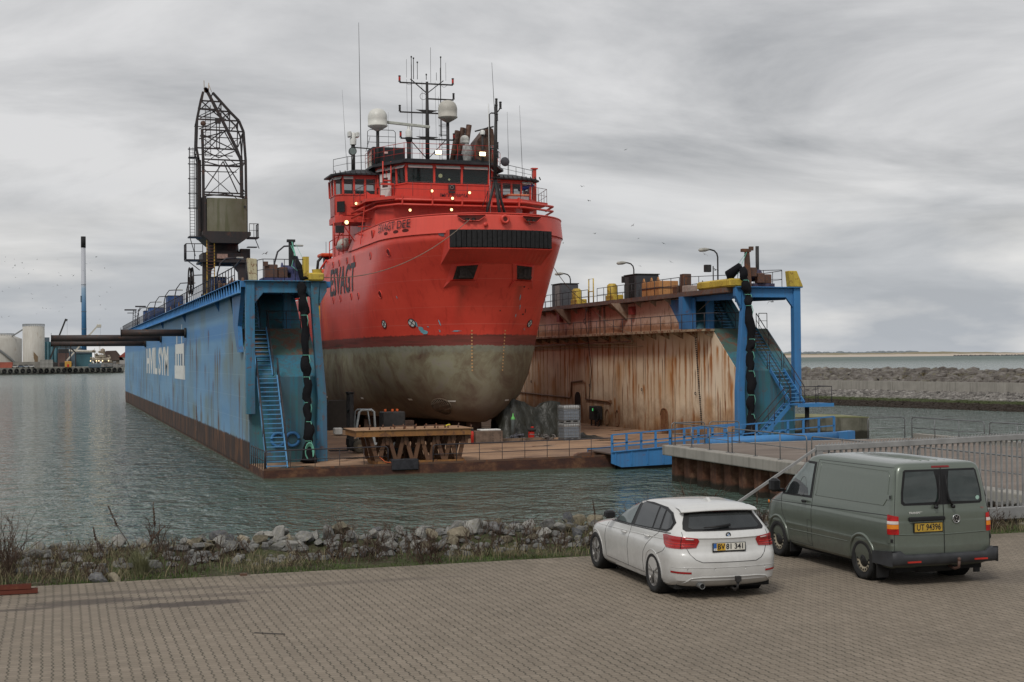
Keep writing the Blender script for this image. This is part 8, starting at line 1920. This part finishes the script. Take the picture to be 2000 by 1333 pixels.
# ------------------------------------------------------------------ grey green van
vn = thing('delivery_van', 'grey green panel van with black bumper parked right of the white car', 'van', (3.604, -52.554, PZ), RAD(89.05))
gpaint = car_paint('van_paint', (.135,.160,.132), .35, .30, (.075,.068,.055), .25, .75)
V_ = Body([
 (.27, -.80, 3.55, .86, .05, .12, .2, .30, .03), (.32, -.90, 3.68, .92, .05, .12, .22, .34, .03), (.45, -.955, 3.80, .945, .05, .11, .24, .36, .03), (.62, -.965, 3.84, .952, .05, .11, .26, .36, .03), (.66, -.962, 3.84, .962, .05, .11, .26, .36, .03), (.70, -.96, 3.83, .957, .05, .11, .26, .36, .03),
 (.90, -.955, 3.80, .962, .05, .11, .28, .36, .03), (1.02, -.952, 3.74, .958, .05, .11, .3, .36, .03), (1.055, -.95, 3.68, .946, .05, .11, .3, .36, .03), (1.09, -.95, 3.60, .945, .05, .11, .3, .34, .03), (1.18, -.947, 3.36, .935, .05, .11, .28, .3, .04), (1.25, -.94, 3.18, .92, .05, .11, .26, .25, .04),
 (1.40, -.93, 2.98, .895, .05, .11, .24, .22, .035), (1.60, -.91, 2.70, .86, .05, .11, .22, .2, .03), (1.80, -.885, 2.42, .82, .05, .12, .2, .2, .02), (1.90, -.865, 2.26, .785, .05, .12, .2, .2, .02), (1.945, -.84, 2.12, .745, .05, .12, .2, .2, .02), (1.97, -.80, 1.95, .68, .05, .12, .2, .2, .02), (1.985, -.70, 1.7, .55, .05, .12, .2, .2, .02), (1.992, -.5, 1.4, .35, .05, .1, .1, .1, .02)])
zs = [.27,.29,.32,.38,.45,.53,.62,.64,.66,.68,.70,.76,.83,.90,.96,1.0,1.02,1.04,1.055,1.07,1.09,1.13,1.18,1.215,1.25,1.3,1.35,1.40,1.5,1.6,1.7,1.80,1.85,1.90,1.925,1.945,1.96,1.97,1.978,1.985,1.989,1.992]
vb = part(V_.mesh(zs), 'body', gpaint, vn, True); cut_arches(vb, (0, 3.0), .395, .36, .95); auto_smooth(vb)
arches(V_, vb, (0, 3.0), .397, .36, .95, gpaint, .026)
for s_ in (1, -1):
    part(V_.patch([(2.86,1.175),(1.71,1.195),(1.71,1.835),(2.30,1.84)], 'x', .005, s_), 'window_surround', gask, vb, True)
    w_ = part(V_.patch([(2.74,1.21),(1.78,1.235),(1.77,1.795),(2.30,1.80)], 'x', .010, s_), 'door_window', glass('van_door_glass', (.10,.125,.12), .04), vb, True)
    part(V_.patch([(2.66,1.215),(1.84,1.24),(1.90,1.36),(2.20,1.46),(2.42,1.50),(2.58,1.36)], 'x', .013, s_), 'dashboard_patch', cg, w_, True)  # darker patch over the lower pane where the dashboard shows
    arc = [(2.08+.12*cos(a), 1.38+.17*sin(a)) for a in [i*pi/8 for i in range(17)]]; part(V_.strip(arc, 'x', .007, .010, s_), 'steering_wheel', paint('wheel_grey', (.12,.13,.13), .4), w_, True)
    P1 = [(1.60,1.26),(1.56,1.30),(1.54,1.80),(1.58,1.84),(-.60,1.84),(-.68,1.78),(-.70,1.40),(-.62,1.29)]
    part(V_.patch(P1, 'x', .005, s_, 20), 'side_panel', gpaint, vb, True); part(V_.strip(P1+[P1[0]], 'x', .008, .002, s_), 'panel_swage', gpaint, vb, True)
    for q_ in ([(1.70,.34),(1.69,.80),(1.66,1.88)], [(2.62,.62),(2.80,.85),(2.84,1.05),(2.86,1.17)], [(1.70,.35),(2.55,.35)], [(1.66,1.88),(-.75,1.90)]): part(V_.strip(q_, 'x', .004, .0005, s_), 'door_gap', gask, vb, True)
    part(V_.strip([(3.30,1.03),(1.70,1.07),(-.80,1.14)], 'x', .006, .0, s_), 'belt_groove', gask, vb, True)
    part(V_.strip([(2.55,.56),(1.70,.57),(.45,.58)], 'x', .008, .0, s_), 'lower_swage', gpaint, vb, True)
    part(V_.strip([(1.72,.38),(1.84,.40),(1.84,.80),(1.72,.80)], 'x', .003, .0, s_), 'filler_flap', gask, vb, True)
    y_ = V_.sy(1.92, 1.12); part(MB().tube([(2.0,s_*(y_+.01),1.115),(1.96,s_*(y_+.045),1.125),(1.84,s_*(y_+.05),1.12)], [.028,.022,.02], 8), 'door_handle', gask, vb, True)
    part(MB().bbox(2.72,2.90,min(s_*1.0,s_*1.19),max(s_*1.0,s_*1.19),1.22,1.47,.045).bar((2.85,s_*.9,1.24),(2.82,s_*1.05,1.25),.10,.06), 'door_mirror', gask, vb, True)
    part(MB().lathe((3.42, s_*(V_.sy(3.42,.98)+.004), .98), [(0,.008*s_),(.03,.004*s_),(.032,0)], 12, 'y'), 'side_repeater', paint('amber', (.8,.22,.02), .3), vb, True)
    # rear lamp clusters
    z0_, z1_ = .84, 1.16; rl_ = part(V_.patch([(s_*.815,z0_),(s_*1.015,z0_),(s_*1.015,z1_-.015),(s_*.99,z1_),(s_*.815,z1_-.03)], 'a', .010), 'tail_lamp', paint('van_tail_red', (.42,.012,.012), .2, 0, .25, 8), vb, True)
    part(V_.patch([(s_*.82,1.005),(s_*1.01,1.005),(s_*1.01,1.055),(s_*.82,1.055)], 'a', .013), 'reverse_lamp', paint('lamp_clear2', (.62,.56,.52), .2), rl_, True); part(V_.patch([(s_*.82,.93),(s_*1.01,.93),(s_*1.01,1.0),(s_*.82,1.0)], 'a', .013), 'turn_lamp', paint('lamp_amber', (.75,.24,.02), .2), rl_, True)
    for zh in (1.43, .74): part(V_.patch([(s_*.90,zh-.04),(s_*1.03,zh-.04),(s_*1.03,zh+.04),(s_*.90,zh+.04)], 'a', .014), 'door_hinge', gpaint, vb, True)
    for zh in (1.43, .74): part(V_.patch([(s_*.91,zh-.028),(s_*.945,zh-.028),(s_*.945,zh+.028),(s_*.91,zh+.028)], 'a', .018), 'hinge_pin', gask, vb, True)
    part(V_.strip([(s_*.895,.50),(s_*.885,1.10),(s_*.80,1.86)][:], 'a', .004, .001), 'rear_door_gap', gask, vb, True)
    part(MB().box(-.52,-.49,s_*.76 if s_ > 0 else -.97,.97 if s_ > 0 else -.86,.10,.36), 'mud_flap', gask, vb, True); part(MB().box(2.52,2.55,.72 if s_ > 0 else -.93,.93 if s_ > 0 else -.72,.14,.34), 'mud_flap', gask, vb, True)
part(V_.patch([(-.755,1.335),(-.71,1.30),(.71,1.30),(.755,1.335),(.745,1.50),(.68,1.84),(.645,1.87),(-.645,1.87),(-.68,1.84),(-.745,1.50)], 'y', .006), 'rear_window_band', gask, vb, True)
for s_ in (1, -1): part(V_.patch([(s_*.09,1.345),(s_*.69,1.335),(s_*.72,1.37),(s_*.71,1.52),(s_*.645,1.835),(s_*.14,1.84),(s_*.11,1.70)], 'y', .012), 'rear_window', glass('van_rear_glass', (.018,.026,.024), .04), vb, True)
part(V_.strip([(0,.50),(0,1.90)], 'y', .005, .006), 'door_split', gask, vb, True)
part(V_.strip([(-.88,.84),(0,.82),(.88,.84)], 'y', .010, .0), 'rear_swage', gpaint, vb, True)
part(MB().lathe((V_.rx_(-.66,1.38)-.016,-.66,1.39), [(0,0),(.035,0)], 16, 'x'), 'sticker', paint('sticker_green', (.35,.52,.45), .6), vb, True)
for s_ in (1, -1):
    xw = -.965; part(MB().tube([(xw+.04,s_*.06,1.78),(xw+.01,s_*.07,1.55),(xw-.005,s_*.09,1.40),(xw-.02,s_*.15,1.27)], [.007,.010,.016,.020], 6).lathe((xw-.0,s_*.16,1.265), [(0,-.05),(.03,-.04),(.03,0)], 10, 'x'), 'rear_wiper', gask, vb, True)
part(V_.patch([(-.17,1.895),(.17,1.895),(.16,1.925),(-.16,1.925)], 'y', .010), 'high_brake_lamp', paint('dull_red', (.22,.02,.02), .3), vb, True)
xb = V_.rx_(.5, .95)
part(MB().bbox(xb-.045, xb+.03, -.02, .64, 1.045, 1.115, .015), 'grab_handle', gask, vb, True)
pl = part(MB().box(xb-.022, xb+.02, .02, .56, .86, 1.02), 'number_plate', gask, vb, True); part(MB().box(xb-.026, xb-.022, .035, .545, .875, 1.01), 'plate_face', paint('plate_ochre', (.48,.31,.045), .5, 0, .15, 8), pl, True)
ptext('UT 94396', .098, .29, .942, xb-.030, .78, pl, blk, bold=.002)
t_ = text_mb('TRANSPORTER', .045, bold=.001, xs=1.15); part(MB().add([(V_.rx_(.60,1.16)-.010, .46-p[0], 1.18+p[1]) for p in t_.v], t_.f), 'model_lettering', M['white'], vb, True)
t_ = text_mb('TDI', .035); part(MB().add([(V_.rx_(.70,1.2)-.010, -.74-p[0], 1.22+p[1]) for p in t_.v], t_.f), 'engine_lettering', M['redbit'], vb, True)
xo = V_.rx_(.2,1.05)-.008; chrome = paint('chrome', (.55,.56,.56), .2, .9, .05)
o_ = part(MB().lathe((xo,-.23,1.06), [(0,-.004),(.068,-.002),(.068,.008)], 28, 'x'), 'badge', gask, vb, True)
m = MB(); m.torus((xo-.006,-.23,1.06), .066, .008, 'x', 28, 6)
def st(a, b): m.bar((xo-.008,-.23-a[0],1.06+a[1]), (xo-.008,-.23-b[0],1.06+b[1]), .012, .008)
st((-.026,.055),(0,.008)); st((.026,.055),(0,.008)); st((-.058,.028),(-.026,-.052)); st((-.026,-.052),(0,-.006)); st((0,-.006),(.026,-.052)); st((.026,-.052),(.058,.028)); part(m, 'badge_letters', chrome, o_, True)
# black rear bumper
rows = []
for i in range(25):
    y = -.985+1.97*i/24; e_ = abs(y)/.985; xx = -1.065+.06*e_**3; xi = -.9
    zt_ = .585 if e_ > .80 else .525; rows.append([(xi, y, .50), (xx+.05, y, zt_), (xx+.01, y, zt_-.02), (xx, y, .47), (xx+.01, y, .385), (xx+.05, y, .345), (xi, y, .335)])
for s_ in (0, -1):
    y = rows[s_][0][1]; sg = 1 if y > 0 else -1
m = MB().grid(rows, True)
for sg in (1, -1):
    q_ = [[(-1.005+f*.62, sg*(.985-.0*f), z_) for z_ in (.335,.345,.385,.47,.565-.05*f,.585-.05*f)] for f in (0,.3,.6,1)]; m.grid(q_, True)
    m.add([(-1.005,sg*.985,.585),(-.385,sg*.985,.53),(-.385,sg*.90,.53),(-1.005,sg*.90,.585)], [(0,1,2,3)])
bmp = part(m, 'rear_bumper', paint('bumper_black', (.040,.042,.046), .55, 0, .2, 3), vn, True)
for s_ in (1, -1): part(MB().box(-1.072,-1.05,min(s_*.50,s_*.74),max(s_*.50,s_*.74),.395,.42), 'rear_reflector', paint('van_reflector', (.45,.03,.02), .3), bmp, True)
m = MB(); m.tube([(-.8,-.16,.30),(-1.0,-.16,.26),(-1.12,-.16,.30),(-1.13,-.16,.40)], .024, 8); m.lathe((-1.13,-.16,.40), [(.02,0),(.028,.02),(.028,.045),(0,.065)], 12); part(m, 'tow_hook', worn('hook_rust', (.10,.06,.05), amount=.5, fine=8), bmp, True)
part(MB().box(-.8,3.5,-.80,.80,.22,.30), 'underbody', liner_m, vb, True)
part(MB().bbox(-.85,-.5,-.30,.45,.20,.33,.04), 'spare_carrier', liner_m, vb, True)
for k in range(7):
    y = -.45+k*.15; part(MB().tube([(-.55,y,1.988-.06*(y*1.3)**2),(.6,y,1.994-.06*(y*1.3)**2),(1.5,y,1.985-.06*(y*1.3)**2)], .014, 6), 'roof_rib', gpaint, vb, True)
rimb = worn('rim_beige', (.40,.35,.26), rust=(.10,.07,.05), amount=.35, streak=.0, fine=12); hubm = paint('hub_black', (.022,.022,.022), .6)
def steel(par, Mx, ri):
    m = MB(); m.lathe((0,0,0), [(ri-.002,.22),(ri-.002,.0),(ri-.014,-.004),(ri-.022,.02),(ri*.93,.03)], 40, 'y'); o_ = part(m.xf(Mx), 'rim', hubm, par, True)
    part(MB().lathe((0,0,0), [(ri*.94,.025),(ri*.84,.015),(ri*.66,.020),(ri*.56,.035)], 40, 'y').xf(Mx), 'rim_face', rimb, o_, True)
    q_ = MB()
    for k in range(16): a = 2*pi*k/16; q_.lathe((ri*.745*cos(a), .010, ri*.745*sin(a)), [(0,0),(.017,0),(.017,.01)], 10, 'y')
    part(q_.xf(Mx), 'vent_holes', liner_m, o_, True)
    part(MB().lathe((0,0,0), [(0,.0),(ri*.30,.0),(ri*.36,.012),(ri*.56,.03),(ri*.58,.06)], 24, 'y').torus((0,.0,0), ri*.18, .008, 'y', 18, 5).xf(Mx), 'hub_cap', hubm, o_, True)
for x in (0, 3.0):
    for s_ in (1, -1): wheel(vn, x, s_*.935, .338, .225, steel, s_)
